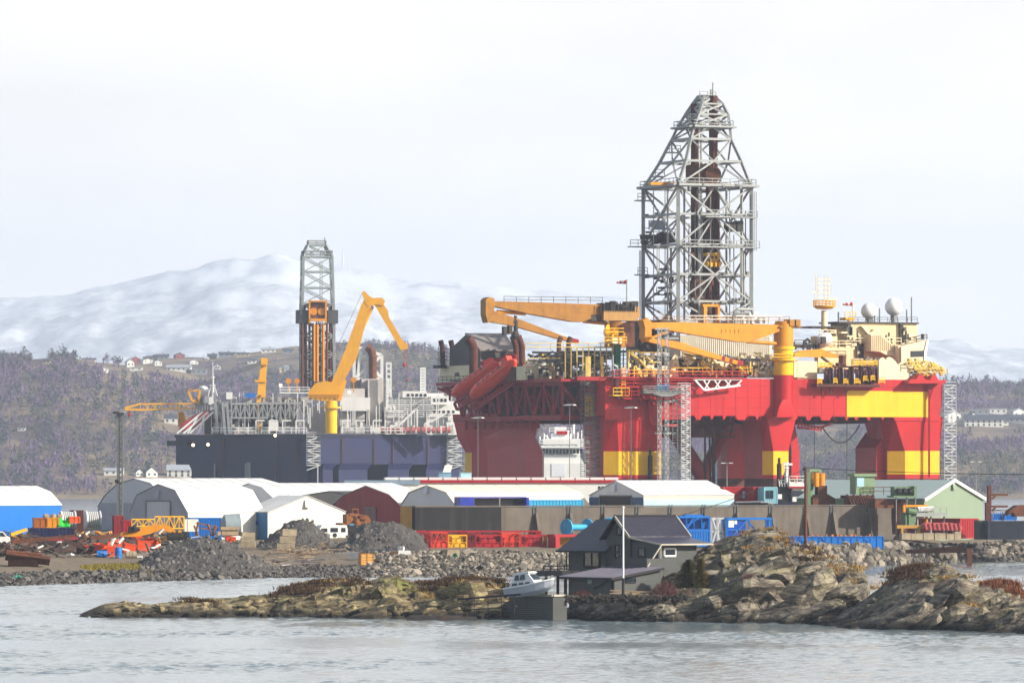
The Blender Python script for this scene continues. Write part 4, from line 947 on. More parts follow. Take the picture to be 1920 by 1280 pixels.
basket(977, 1024, 1002, 1031, CRED, 'red tank frame at right of row beside orange basket', tank=CRED, nm='tank_frame')
basket(1028, 1076, 1002, 1031, BYEL, 'orange-yellow basket at right end beside dark house', tank=BYEL)
fr2 = Frame(745, 778, 76)
for a, b_, lb in ((748, 800, 'red rear basket behind left end of front row'), (802, 868, 'red rear basket behind the yellow basket'), (870, 935, 'red rear basket behind the left red tank'), (937, 1014, 'red rear basket behind the right red tank')): basket(a, b_, 994.5, 1028, CRED, lb, fr2, bars=5, w=.18)
# turquoise cable reel
def reel(c, ax, r, L_, mt, label, nm='cable_reel', cat='cable reel', spokes=8, wound=None, group=None, rc=.5):
    root = thing(nm, label, cat, c - V((0, 0, r)), group); ax = ax.normalized(); up = V((0, 0, 1)); s = ax.cross(up).normalized()
    for d in (-L_ / 2, L_ / 2):
        mb = MB(); o = c + ax * d; n = 28
        def ring(r0, r1, t): mb.loft([[o + ax * w + (s * math.cos(2 * math.pi * i / n) + up * math.sin(2 * math.pi * i / n)) * q for i in range(n)] for q, w in ((r0, -t), (r1, -t), (r1, t), (r0, t), (r0, -t))], cap=False)
        ring(r * .88, r, .09); ring(.05, r * .22, .07)
        for k in range(spokes): a = 2 * math.pi * k / spokes; mb.beam(o + (s * math.cos(a) + up * math.sin(a)) * r * .15, o + (s * math.cos(a) + up * math.sin(a)) * r * .92, .09)
        ring(r * .2, r * .9, .025); mb.obj('flange', mt, root)
    mb = MB(); mb.tube(c - ax * L_ / 2, c + ax * L_ / 2, r * rc, n=20); mb.obj('drum', wound or mt, root, True)
    return root
y = 776; rdx = V((.72, .69, 0))
reel(P(1082, 988, y), rdx, 16 * y / F, 4.0, TURQ, 'bright turquoise cable reel on red cradle left of dark house', rc=.36)
mb = MB(); fr = Frame(1040, 774, 60); fr.box(mb, 1040, 1112, -1, 1, 1001, 1006); fr.box(mb, 1042, 1050, -1, 1, 1006, 1030); fr.box(mb, 1100, 1110, -1, 1, 1006, 1030); solo('reel_cradle', mb, CRED, 'red steel cradle under the turquoise reel', 'cradle')
mb = MB(); mb.lathe(P(1150, 985, 776), [(.1, 0), (1.2, .3), (1.3, 1.0), (.1, 1.2)], 16); solo('turquoise_buoy', mb, TURQ, 'turquoise rounded hood showing above house roof ridge', 'hood')
# blue frames right of the house
FRB = Frame(1273, 770, 76)
basket(1273, 1330, 967, 1018, BLUE, 'tall bright blue steel frame right of house roof', FRB, bars=4, w=.26, panel=True, nm='open_crate', cat='steel frame', group=None)
corrugated_box(Frame(1288, 767, 76), 1288, 1331, 0, 2.4, 994, 1024, BLUE, 'low ribbed bright blue container behind lower house roof', rib=.4)
mb = MB(); FRB.box(mb, 1285, 1318, .5, 2, 964, 968); solo('blue_cover', mb, BLUE, 'blue sheet lying on top of the blue frame', 'cover')
wl = basket(1334, 1361, 970, 1022, SCW, 'white lattice steel frame between two blue frames', FRB, bars=2, w=.28, nm='open_crate', cat='steel frame', group=None)
mb = MB(); a = FRB.at(1336, -.1, 972); 
for p, q in (((1336, 972), (1350, 1016)), ((1350, 972), (1336, 1016)), ((1350, 972), (1358, 1016)), ((1345, 970), (1345, 1018))): mb.beam(FRB.at(p[0], -.1, p[1]), FRB.at(q[0], -.1, q[1]), .22)
mb.obj('cross_brace', SCW, wl)
fb2 = basket(1363, 1446, 970, 1016, BLUE, 'wide bright blue steel frame behind crest of rock', FRB, v0=-.5, bars=2, w=.3, nm='open_crate', cat='steel frame', group=None)
mb = MB(); FRB.box(mb, 1364, 1398, -.45, -.4, 973, 1014); mb.obj('sheet_panel', mat('deep_blue_sheet', (8, 66, 160), .4, var=.2, scale=1.5), fb2)
mb = MB(); FRB.box(mb, 1366, 1376, -.5, -.46, 974, 988); FRB.box(mb, 1377, 1382, -.5, -.46, 973, 982); mb.obj('torn_wrap', WHITE2, fb2)
# long blue basket on the right
fr = Frame(1488, 789, 80)
bbx = thing('pipe_basket', 'long low bright blue basket on rubble right of brown pole', 'cargo basket', fr.at(1570, .5, 1027))
mb = MB(); fr.box(mb, 1480, 1657, 0, 2.4, 1006, 1028, 789)
for i in range(15): a = 1488 + i * 12; fr.box(mb, a, a + 1.3, -.08, -.002, 1007, 1028, 789)
for i in range(4): a = 1500 + i * 40; mb.beam(fr.at(a, -.06, 1008, 789), fr.at(a + 18, -.06, 1026, 789), .1)
fr.box(mb, 1480, 1657, -.1, -.002, 1005, 1006.5, 789); fr.box(mb, 1480, 1657, -.1, -.002, 1026.5, 1028.2, 789); mb.obj('side_panel', BLUE, bbx)
mb = MB()
for i in range(16): px = 1496 + i * 9 + rng.uniform(-3, 3); fr.box(mb, px, px + rng.uniform(2, 5), .6, 1.2, rng.uniform(1000, 1004), 1006, 789)
solo('orange_fittings', mb, mat('dull_orange_fittings', (188, 110, 40), .7, var=.3), 'rusty orange fittings laid along top of the blue basket', 'fittings')
# rusty jetty beam with its post
p0, p1 = P(1698, 1033, 790), P(1816, 1025, 784)
jt = thing('rusty_jetty', 'rusty steel beam jetty carried by single post in water', 'jetty', P(1817, 1058, 784))
mb = MB(); mb.loft([[p0 + V((0, d, h)) for d, h in ((-.3, -.3), (.6, -.3), (.6, .2), (-.3, .2))], [p1 + V((0, d, h)) for d, h in ((-.3, -.75), (.6, -.75), (.6, .25), (-.3, .25))]]); mb.obj('beam', RUST, jt)
mb = MB(); mb.box(p1.x - .25, p1.x + .45, 783.4, 784.2, -1.2, p1.z + .3); mb.obj('post', RUST, jt)
mb = MB(); mb.obox(p1 + V((.1, -.1, .15)), (1.6, 1.0, .6)); mb.obj('post_cap', BLACK, jt)
# ================================================================ SCRAP AND HEAPS ON THE QUAY
def heap(label, outline, base_py, depth, seed, mt, n):
    """a tipped heap of gravel: outline of its top in photo pixels"""
    px0, px1 = outline[0][0], outline[-1][0]; mid = (px0 + px1) / 2
    Yf = ground(mid, base_py).y; yr = Yf + depth; rows = []; rr = random.Random(seed); surf = []
    for i in range(int((px1 - px0) / 2) + 1):
        px = px0 + i * 2; zr = Zp(lerp_tab(outline, px), yr); col = []
        for j in range(34):
            t = j / 33 * 2; Y = Yf + t * depth; X = (px - 960) / F * Y; g0 = gz(X, Y)
            z = g0 - .25 + max(0, zr - g0 + .25) * (min(1, t) ** .9 if t <= 1 else max(0, 2 - t))
            z += .42 * fract(V((X * .5, Y * .5, seed)), 6) * min(1, max(0, zr - g0)); col.append((X, Y, z)); surf.append((X, Y, z))
        rows.append(col)
    mb = MB(); mb.loft(rows, cap=False, closed=False)
    a = rows[len(rows) // 2][2]; root = thing('gravel_heap', label, 'gravel heap', a)
    mb.obj('heap', mt, root)
    mb = MB()
    for _ in range(n): p = rr.choice(surf[:]); s = rr.uniform(.12, .3 + .75 * rr.random() ** 4); mb.stone((p[0], p[1], p[2] + s * .1), (s, s, s * .8), rr)
    tag(mb.obj('stone', HST, root), kind='stuff')
HST = mat('dark_heap_stone', (98, 94, 90), .9, var=.3, scale=.5, island=.55)
HGR = mat('dark_heap_gravel', (74, 70, 66), .95, var=.3, scale=1.2, bump=.5)
heap('big dark stone heap sloping to the water beside orange tubs', [(262, 1056), (290, 1034), (310, 1022), (340, 1014), (365, 1009), (392, 1007), (415, 1013), (440, 1020), (460, 1032), (480, 1045), (500, 1058), (530, 1072)], 1077, 22, 21, HGR, 1700)
heap('dark pointed gravel heap in front of white tent hall', [(484, 1022), (500, 1012), (520, 995), (535, 980), (550, 976), (568, 973), (585, 978), (600, 992), (615, 1006), (632, 1022)], 1032, 14, 22, HGR, 500)
heap('long grey gravel heap in front of maroon hall', [(628, 1026), (650, 1010), (668, 994), (685, 981), (702, 978), (718, 976), (738, 976), (752, 980), (768, 990), (790, 1004), (800, 1024)], 1033, 14, 23, HGR, 600)
def at_ground(px, py, dz=0): p = ground(px, py); p.z += dz; return p
def tub(px, py, s, rot, label, mt=None):
    c = at_ground(px, py); root = thing('fish_tub', label, 'plastic tub', c, 'orange plastic tubs in the scrap')
    m = Matrix.Rotation(rot[2], 3, 'Z') @ Matrix.Rotation(rot[1], 3, 'Y') @ Matrix.Rotation(rot[0], 3, 'X')
    def ring(w, z): return [c + V((0, 0, s * .42)) + m @ V((a * w * s * .55, b * w * s * .45, z * s)) for a, b in ((-1, -1), (1, -1), (1, 1), (-1, 1))]
    mb = MB(); mb.loft([ring(.86, -.38), ring(.98, .36), ring(1.06, .36), ring(1.06, .42), ring(.9, .42), ring(.8, -.3)]); mb.obj('shell', mt or ORANGE, root)
    mb = MB()
    for a in (-.5, .5): p = c + V((0, 0, s * .42)) + m @ V((a * s * .55, 0, -.42 * s)); mb.obox(p, (s * .14, s * .8, s * .1), rot)
    mb.obj('skid', mt or ORANGE, root)
for px, py, s, r, lb in ((168, 1041, 1.5, (0, .1, .3), 'rusty orange tub at left end of the tubs'), (189, 1042, 1.8, (.2, 0, 1.2), 'deep orange tub with its edge tilted, behind the blue barrel'), (203, 1034, 1.5, (0, .4, .5), 'orange tub standing at back left of the pile'), (220, 1033, 1.6, (.3, 0, .9), 'bright orange tub behind the pale stone barrel'), (204, 1044, 1.5, (0, -.2, .2), 'orange tub lying low at left of blue barrel'), (241, 1037, 1.5, (.1, .2, .4), 'orange tub right of the upright blue barrel'), (258, 1023, 1.5, (.5, .3, .6), 'orange tub tipped up at top of the heap'), (268, 1033, 1.7, (0, .1, .3), 'wide orange tub at foot of tipped one'), (280, 1028, 1.5, (.2, -.2, .8), 'orange tub leaning on right edge of group'), (289, 1026, 1.3, (0, .3, 1.1), 'smallest orange tub at right end of the pile')): tub(px, py, s, r, lb)
def barrel(px, py, mt, label, lying=False):
    c = at_ground(px, py); mb = MB(); pr = [(.02, 0), (.29, 0), (.3, .05), (.29, .1), (.3, .3), (.31, .32), (.3, .34), (.3, .58), (.31, .6), (.3, .62), (.29, .86), (.28, .9), (.02, .9)]
    pr = [(r * 1.5, z * 1.5) for r, z in pr]
    mb.lathe(c + V((0, 0, .45 if lying else 0)), pr, 16, (1, .2, 0) if lying else None); solo('barrel', mb, mt, label, 'barrel', smooth=True)
barrel(222, 1046, BLUE, 'upright bright blue barrel among orange tubs'); barrel(181, 1045, BLUE, 'blue barrel lying down at left of tubs', True); barrel(236, 1046, BLOCK, 'pale grey drum lying beside blue barrel', True)
# rusty plates, scrap pile
mb = MB(); c = at_ground(52, 1062, 1.0); mb.obox(c, (5.4, 3.2, .35), (-.25, .12, .1)); mb.obox(c + V((-.8, .6, .5)), (4.4, 2.6, .2), (-.2, .1, .3)); mb.obox(c + V((-.6, .6, -.5)), (3.5, 2.2, .9)); solo('steel_plates', mb, RUST, 'stack of big rust brown steel plates near water at left', 'steel plates')
SCR = mat('mixed_scrap_metal', (72, 58, 50), .8, .1, var=.4, scale=.8, rust=.4, island=.5)
mb = MB(); rr = random.Random(5)
for i in range(230):
    px = rr.uniform(-10, 195) if i % 4 else rr.uniform(150, 330); py = rr.uniform(1018, 1046) if px < 200 else rr.uniform(1010, 1026); c = at_ground(px, py, rr.uniform(0, 1.0 + .4 * (px < 200)))
    k = rr.random()
    if k < .45: mb.obox(c, (rr.uniform(1, 3.2), rr.uniform(.5, 1.5), .08), (rr.uniform(-.9, .9), rr.uniform(-.6, .6), rr.uniform(0, 3)))
    elif k < .8: d = V((rr.uniform(-1, 1), rr.uniform(-.5, .5), rr.uniform(-.3, .35))).normalized() * rr.uniform(.8, 2.6); mb.beam(c - d, c + d, rr.uniform(.08, .25))
    else: mb.stone(c, (rr.uniform(.4, 1.2),) * 3, rr)
struct('scrap_metal', mb, SCR, kind='stuff')
mb = MB()
for i in range(90):
    px = rr.uniform(90, 330); py = rr.uniform(1012, 1050); c = at_ground(px, py, rr.uniform(0, .9)); d = V((rr.uniform(-1, 1), rr.uniform(-.5, .5), rr.uniform(-.3, .5))).normalized() * rr.uniform(.3, 1.4); mb.beam(c - d, c + d, rr.uniform(.05, .3), .06)
struct('scrap_metal', mb, mat('grey_scrap', (130, 126, 120), .6, .2, var=.4, island=.6), kind='stuff')
for mt_, k_, xa, xb, ya, yb in ((CRANE, 46, 15, 350, 985, 1012), (OCHRE, 40, 20, 420, 985, 1030), (WHITE, 44, 60, 440, 1000, 1048), (DARK, 70, 60, 440, 992, 1040)):
    mb = MB()
    for i in range(k_):
        c = at_ground(rr.uniform(xa, xb), max(1012, rr.uniform(ya, yb)), rr.uniform(0, 1.1)); d = V((rr.uniform(-1, 1), rr.uniform(-.5, .5), rr.uniform(-.35, .4))).normalized() * rr.uniform(.3, 1.3)
        if rr.random() < .5: mb.beam(c - d, c + d, rr.uniform(.08, .3), rr.uniform(.06, .3))
        else: mb.obox(c, (rr.uniform(.4, 1.3), rr.uniform(.4, 1), rr.uniform(.2, .7)), (rr.uniform(-.4, .4), rr.uniform(-.4, .4), rr.uniform(0, 3)))
    struct('scrap_metal', mb, mt_, kind='stuff')
for (px0, py0), (px1, py1), w, mt, lb in (((22, 1016), (140, 1005), .5, RUST, 'long rusty girder lying across the left scrap'), ((90, 1014), (146, 1008), .35, MAROON, 'dull red girder on top of the left scrap'), ((100, 1033), (136, 1034), .5, BLOCK, 'pale stone slab in left scrap under girders'), ((20, 1002), (50, 992), .4, BYEL, 'yellow steel beam leaning behind left scrap'), ((170, 1008), (226, 1004), .5, RUST, 'flat rusty girder left of yellow excavator arm'), ((208, 1022), (216, 1004), .28, WHITE, 'upright white plank in scrap above orange tubs'), ((222, 1018), (231, 1008), .25, WHITE, 'short tilted white plank in scrap above orange tubs')):
    mb = MB(); a = at_ground(px0, 1036); Y = a.y; mb.beam(P(px0, py0, Y), P(px1, py1, Y + 1), w); solo('girder', mb, mt, lb, 'girder' if mt is not WHITE else 'plank')
# containers and vehicles at the left
fr = Frame(57, 776, 80)
def place_box(px0, px1, pyt, pyb, mt, label, name, cat, fr_=None, **k): return corrugated_box(fr_ or fr, px0, px1, 0, 2.3, pyt, pyb, mt, label, name, cat, **k)
place_box(56, 137, 989, 1012, NAVY, 'dark navy container carrying orange boxes and green tarpaulin', 'shipping_container', 'container', rib=.5)
place_box(64, 88, 970, 989, mat('orange_painted_shade', (150, 84, 30), .6, var=.15), 'brown-orange box, shade painted into its colour, on left end of navy container', 'steel_box', 'box', rib=.6)  # left part of the orange load, shade painted in as browner orange
place_box(88.5, 110, 970, 989, CRANE, 'bright orange box left of green tarpaulin', 'steel_box', 'box', rib=.6)
place_box(131, 150, 968, 980, mat('red_orange_skip', (212, 84, 26), .6, var=.15), 'orange-red skip with slots at right of green tarpaulin', 'skip', 'skip', rib=.6)
mb = MB(); rows = []
for i in range(9):
    r_ = []
    for j in range(8):
        px = 108 + 23 * i / 8; t = j / 7; p = fr.at(px, -.15 + 1.9 * t, 989 - 20 * math.sin(min(1, (t * 1.6 + .1)) * 1.5) * (.8 + .2 * math.sin(i * 1.1)) + 2 * rr.random()); r_.append(p)
    rows.append(r_)
mb.loft(rows, cap=False, closed=False); o_ = solo('tarpaulin', mb, TARP, 'bright green crumpled tarpaulin over load on navy container', 'tarpaulin', smooth=True); md = o_.modifiers.new('solid', 'SOLIDIFY'); md.thickness = .08
mb = MB()
for a, b_, t in ((80, 92, 963), (95, 106, 962), (107, 116, 966)): mb.stone(fr.at((a + b_) / 2, 1, 967), (1.0, 1.0, .6))
solo('stone_load', mb, BLOCK, 'grey lumps lying on top of the orange boxes', 'rubble')
fr = Frame(0, 764, 80)
vn = thing('white_van', 'white van cab half cut by left edge of photo', 'van', fr.at(5, .5, 1020))
mb = MB(); mb.prism([fr.at(p, 0, q) for p, q in ((-30, 1020), (-30, 996), (6, 996), (13, 1004), (19, 1006), (20, 1018), (14, 1020))], fr.e * 1.9); vb = mb.obj('body', WHITE, vn)
mb = MB(); mb.prism([fr.at(p, -.03, q) for p, q in ((0, 998), (5, 998), (11, 1005), (0, 1005))], fr.e * .02); mb.obj('window', GLASS, vb)
mb = MB(); mb.lathe(fr.at(8, -.05, 1019), [(.1, 0), (.34, 0), (.34, .22), (.1, .22)], 16, fr.e); mb.obj('wheel', BLACK, vn)
for i, (px, lb) in enumerate(((127, 'white ribbed cable drum nearest blue hall'), (174, 'white ribbed cable drum beside the grey-gabled hall'))):
    y = 818; reel(P(px, 974, y), V((.97, .25, 0)), 17 * y / F, 2.0, GABLE, lb, wound=mat('white_cable_%d' % i, (120, 116, 110), .6, var=.2, scale=6), group='white cable drums behind the scrap', rc=.8, spokes=6)
    dr_ = bpy.data.objects['drum.%03d' % (i + 1)]; mb = MB(); c = P(px, 974, y); ax = V((.97, .25, 0)).normalized()
    for k in range(7): mb.lathe(c + ax * (-.9 + k * .28), [(.6, 0), (17 * y / F * .9, 0), (17 * y / F * .9, .14), (.6, .14)], 22, ax)
    mb.obj('cable_winding', WHITE, dr_)
mb = MB(); fr = Frame(140, 822, 70); fr.box(mb, 139, 157, 0, 2.4, 956, 1000)
for i in range(7): fr.box(mb, 140 + i * 2.5, 141.2 + i * 2.5, -.06, -.002, 957, 1000)
solo('maroon_container', mb, DRUST, 'dark brown container between the two white cable drums', 'container')
fr = Frame(213, 790, 78)
corrugated_box(fr, 215, 232, 0, 2.4, 966, 1006, MAROON, 'dark maroon container at foot of the floodlight mast'); corrugated_box(Frame(233, 786, 78), 232, 247, 0, 2.2, 975, 1004, CRED, 'small bright red box beside maroon container', 'steel_box', 'box')
# yellow lattice crane boom and excavator arm lying in the yard
fr = Frame(245, 780, 78)
lb_ = thing('lattice_boom', 'yellow lattice crane boom sections lying above scrap', 'crane boom', fr.at(300, .5, 990))
for a, b_, t, q in ((247, 290, 973, 986), (290, 345, 968, 990)):
    mb = MB(); n = int((b_ - a) / 9)
    for v in (0, 1.4):
        mb.beam(fr.at(a, v, t), fr.at(b_, v, t), .16); mb.beam(fr.at(a, v, q), fr.at(b_, v, q), .16)
        for i in range(n): x0 = a + (b_ - a) * i / n; x1 = a + (b_ - a) * (i + 1) / n; mb.beam(fr.at(x0, v, t if i % 2 else q), fr.at(x1, v, q if i % 2 else t), .11); mb.beam(fr.at(x0, v, t), fr.at(x0, v, q), .11)
        mb.beam(fr.at(b_, v, t), fr.at(b_, v, q), .16)
    for i in range(n + 1): x0 = a + (b_ - a) * i / n; mb.beam(fr.at(x0, 0, t), fr.at(x0, 1.4, t), .1)
    mb.obj('boom_section', YEL, lb_)
fr = Frame(220, 766, 80)
ex = thing('digger_jib', 'orange-yellow excavator arm with ram lying on scrap', 'excavator arm', fr.at(290, .4, 1008))
mb = MB(); mb.prism([fr.at(p, 0, q) for p, q in ((222, 1004), (230, 997), (255, 996), (262, 989), (285, 984), (303, 982), (318, 985), (328, 993), (333, 1004), (326, 1008), (315, 996), (300, 994), (282, 1000), (262, 1005), (240, 1006))], fr.e * .7); mb.obj('boom', CRANE, ex)
mb = MB(); mb.tube(fr.at(298, -.15, 1000), fr.at(307, -.15, 991), .16); mb.obj('hydraulic_ram', WHITE, ex)
mb = MB(); mb.sphere(fr.at(252, -.3, 989), .4, 10); mb.sphere(fr.at(244, -.2, 990), .3, 10); mb.tube(fr.at(240, -.3, 996), fr.at(262, -.3, 992), .2); solo('hose_coil', mb, BLACK, 'black hose and hubs lying on the yellow arm', 'hose')
mb = MB(); mb.tube(fr.at(314, -.5, 1005), fr.at(351, -.5, 1006), .52, n=14)
for i in range(60): a = rr.uniform(0, 6.28); p = fr.at(315 + rr.uniform(0, 35), -.5, 1005); d = V((0, math.cos(a), math.sin(a))); mb.beam(p + d * .45, p + d * .68, .06)
solo('brush_roller', mb, mat('dark_bristle', (42, 40, 30), .9, var=.3), 'dark bristly roller below right end of yellow arm', 'roller')
mb = MB(); fr = Frame(700, 790, 80)
for i in range(5): p = at_ground(352, 1010, .12 + .15 * i); q = at_ground(388, 1008, .25 + .15 * i); p.y -= i * .12; mb.tube(p, q, .09)
solo('white_pipes', mb, WHITE, 'bundle of white pipes beside the dark stone heap', 'pipes')
for k, (px0, py0, px1, py1) in enumerate(((364, 985, 372, 1004), (372, 978, 366, 1004), (368, 980, 408, 988), (376, 990, 410, 992), (390, 982, 398, 1004), (404, 985, 400, 1004))):
    mb = MB(); Y = 772; mb.beam(P(px0, py0, Y), P(px1, py1, Y + .5), .2); solo('rusty_strut', mb, mat('brown_timber_%d' % k, (128, 84, 46), .8, var=.3), 'brown strut of the jumbled trestle left of the grey tank', 'strut', 'brown trestle struts')
fr = Frame(415, 790, 80)
tk_ = thing('storage_tank', 'grey domed cylindrical tank left of blue doored hall', 'tank', fr.at(432, 1, 1000))
mb = MB(); p, q = fr.at(416, 1, 985), fr.at(450, 1, 983); mb.lathe(p, [(.1, -.2), (1.0, 0), (1.55, .4), (1.55, (q - p).length), (.1, (q - p).length + .2)], 20, q - p); mb.obj('tank', mat('grey_tank_paint', (136, 150, 154), .6, var=.15, streak=.4), tk_, True)
mb = MB(); fr.box(mb, 418, 448, 0, 2, 988, 1000); mb.obj('cradle', MACH, tk_)
corrugated_box(Frame(358, 800, 80), 356, 415, 0, 2, 970, 980, BLUE, 'low blue box section behind the brown trestle', 'steel_box', 'box', base=3.0)
mb = MB(); fr = Frame(345, 786, 80); fr.box(mb, 346, 372, 0, 2, 973, 996); fr.box(mb, 352, 353, -.05, 0, 974, 996); solo('white_box', mb, OFFW, 'white panel box right of yellow lattice boom', 'box')
mb = MB(); fr = Frame(415, 772, 80); fr.box(mb, 414, 448, 0, 1.4, 987, 993); fr.box(mb, 416, 447, .2, 1.3, 993, 1003); fr.box(mb, 408, 414, 0, 1.2, 996, 1003); solo('timber_stack', mb, TIMBER, 'stack of timber boards beside grey tank', 'timber stack')
def conc(px0, px1, pyt, pyb, label, lean=0):
    c = at_ground((px0 + px1) / 2, pyb); Y = c.y; w = (px1 - px0) * Y / F; h = (pyb - pyt) * Y / F; mb = MB()
    for k in range(3): mb.obox(c + V((lean * k * .3, .3 * k * lean, h * (.17 + .33 * k))), (w * (1 - .08 * k), w * .8, h * .31), (0, .03 * k, .1 * k))
    solo('concrete_blocks', mb, BLOCK, label, 'concrete blocks')
conc(450, 479, 997, 1026, 'stack of pale concrete slabs left of blue doored hall'); conc(520, 552, 991, 1032, 'leaning stack of grey concrete slabs on pointed gravel heap', .6)
tub(432, 1020, 1.3, (0, .1, .2), 'orange tub alone behind stone heap near blue hall'); tub(440, 1031, .9, (.2, 0, 1), 'small pale orange tub beside green netting, right of big stone heap')
mb = MB()
for i in range(40): p = at_ground(rr.gauss(446, 5), rr.gauss(1021, 2), rr.uniform(0, .5)); mb.beam(p, p + V((rr.uniform(-.5, .5), rr.uniform(-.3, .3), rr.uniform(-.1, .5))), .06)
solo('green_net', mb, GREEN, 'tangle of green netting beside small tubs', 'net')
mb = MB()
for i in range(40): p = at_ground(rr.gauss(32, 4), rr.gauss(1086, 1.5), rr.uniform(0, .4)); mb.beam(p, p + V((rr.uniform(-.4, .4), rr.uniform(-.3, .3), rr.uniform(-.1, .3))), .06)
solo('green_net', mb, mat('sea_green_net', (60, 150, 130), .8), 'scrap of sea green net on shore stones at left', 'net')
# caravan
fr = Frame(600, 796, 70)
cv = thing('caravan', 'old white caravan behind gravel heaps', 'caravan', fr.at(626, 1, 1004))
prof = [(600, 1003), (600, 990), (604, 984), (612, 983.5), (650, 984), (652, 992), (652, 1003)]
mb = MB(); mb.prism([fr.at(p, 0, q) for p, q in prof], fr.e * 2.1); b_ = mb.obj('body', WHITE, cv)
mb = MB(); fr.box(mb, 603, 614, -.05, -.002, 990, 997); fr.box(mb, 620, 634, -.05, -.002, 989, 997); fr.box(mb, 640, 648, -.05, -.002, 989, 997); mb.obj('window', GLASS, b_)
mb = MB(); mb.lathe(fr.at(628, -.04, 1003), [(.05, 0), (.32, 0), (.32, .2), (.05, .2)], 14, fr.e); mb.obj('wheel', BLACK, cv)
# bulldozer
fr = Frame(648, 802, 70)
bd = thing('bulldozer', 'dirty orange bulldozer in front of maroon hall', 'bulldozer', fr.at(673, 1, 996))
DZ = mat('dirty_orange_paint', (128, 78, 32), .7, var=.4, scale=1.5, rust=.45)
mb = MB(); fr.box(mb, 652, 690, .3, 2, 968, 984); mb.prism([fr.at(p, .2, q) for p, q in ((650, 964), (662, 962), (690, 966), (696, 976), (690, 984), (650, 984))], fr.e * 1.8); mb.obj('body', DZ, bd)
mb = MB(); fr.box(mb, 661, 672, .4, 1.7, 953, 955)
for px in (661, 671): fr.box(mb, px, px + 1.2, .4, .6, 955, 964); fr.box(mb, px, px + 1.2, 1.5, 1.7, 955, 964)
mb.obj('cab', DZ, bd)
mb = MB(True)
for i in range(14): px = rr.uniform(650, 690); py = rr.uniform(962, 982); fr.box(mb, px, px + rr.uniform(2, 7), rr.uniform(-.1, .2), .5, py, py + rr.uniform(2, 5))
mb.obj('engine_cover', DRUST, bd)
mb = MB(); mb.prism([fr.at(p, -.3, q) for p, q in ((650, 990), (653, 984), (690, 984), (696, 990), (691, 997), (654, 997))], fr.e * .5); mb.obj('track', BLACK, bd)
mb = MB(); fr.box(mb, 642, 648, -.5, 2.6, 980, 998); mb.beam(fr.at(647, .4, 990), fr.at(655, .4, 988), .25); mb.obj('blade', DZ, bd)
mb = MB(); fr.box(mb, 656, 663, -.1, .2, 982, 989); mb.obj('cab_step', TURQ, bd)
# planks, IBC, odds and ends
for k in range(95):
    px = rr.gauss(545, 60); py = rr.uniform(1030, 1066)
    if not 430 < px < 720: px = rr.uniform(450, 700)
    if px < 500 and py < 1045: py += 14
    c = at_ground(px, py, rr.uniform(.05, .5 if py < 1045 else .15)); a = rr.gauss(-.25, .5); d = V((math.cos(a), math.sin(a), rr.uniform(-.12, .2))) * rr.uniform(.5, 1.7)
    mb = MB(); mb.beam(c - d, c + d, rr.uniform(.1, .24), .06)
    kk = rr.choice((0, 0, 0, 1, 2, 2, 3)); solo('timber_plank', mb, (TIMBER, WHITE, RUST, GREY)[kk], ('loose tan plank lying in the scattered timber on the gravel', 'loose white plank lying in the scattered timber on the gravel', 'loose rust brown plank lying in the scattered timber on the gravel', 'loose grey plank lying in the scattered timber on the gravel')[kk], 'plank', 'scattered planks on the gravel')
mb = MB()
for k in range(120):
    px = rr.gauss(575, 38); c = at_ground(px, rr.uniform(1024, 1044), rr.uniform(0, .9)); d = V((rr.uniform(-1, 1), rr.uniform(-.6, .6), rr.uniform(-.4, .6))) * rr.uniform(.2, 1.0); mb.beam(c - d, c + d, rr.uniform(.06, .2), .06)
struct('timber_debris', mb, TIMBER, kind='stuff')
c = at_ground(686, 1059)
ib = thing('ibc_tank', 'yellowed plastic tank in cage lying on gravel', 'plastic tank', c)
mb = MB(); mb.obox(c + V((0, 0, .72)), (1.5, 1.3, 1.3), (0, .05, .3)); mb.obj('bottle', mat('yellowed_plastic', (198, 160, 98), .5, var=.1), ib)
mb = MB(); M_ = Matrix.Rotation(.3, 3, 'Z')
for z in (.08, .4, .72, 1.04, 1.4):
    q = [c + M_ @ V((a * .8, b_ * .7, z)) for a, b_ in ((-1, -1), (1, -1), (1, 1), (-1, 1))]
    for i in range(4): mb.beam(q[i], q[(i + 1) % 4], .07)
for a, b_ in ((-1, -1), (1, -1), (1, 1), (-1, 1), (0, -1), (1, 0)): mb.beam(c + M_ @ V((a * .8, b_ * .7, .08)), c + M_ @ V((a * .8, b_ * .7, 1.4)), .07)
mb.obj('cage', CRANE, ib)
for px, py, w, h, mt, lb in ((758, 1042, 1.7, .7, WHITE, 'white plastic block lying on gravel in front of red baskets'), (752, 1037, .8, .9, WHITE, 'small white box on top of white block'), (742, 1042, .9, .6, mat('tan_lump', (186, 120, 84), .8), 'tan brown lump left of the white block'), (848, 1045, 1.7, 1.0, BLOCK, 'grey concrete lump holding green pipe end'), (663, 1048, 1.2, .8, GREY, 'grey metal box left of yellowed tank')):
    c = at_ground(px, py); mb = MB(); mb.obox(c + V((0, 0, h / 2)), (w, w * .7, h), (0, .05, rr.uniform(-.4, .4)), .92); mb.obox(c + V((w * .1, -.1, h * .95)), (w * .6, w * .4, h * .12), (0, 0, .2)); solo('debris_block', mb, mt, lb, 'block')
mb = MB(); c = at_ground(850, 1046); mb.tube(c + V((.2, -.75, .35)), c + V((.25, -.4, .4)), .3, n=14); solo('green_pipe_end', mb, GREEN, 'dark green pipe end sticking out of concrete lump', 'pipe')
mb = MB(); rows = []
for i in range(12):
    rows.append([P(682 + i * 6, 1024 + 1.5 * math.sin(i) + (3 if j else 0) - j * 2, 752 - j * 2) for j in range(4)])
mb.loft(rows, cap=False, closed=False)
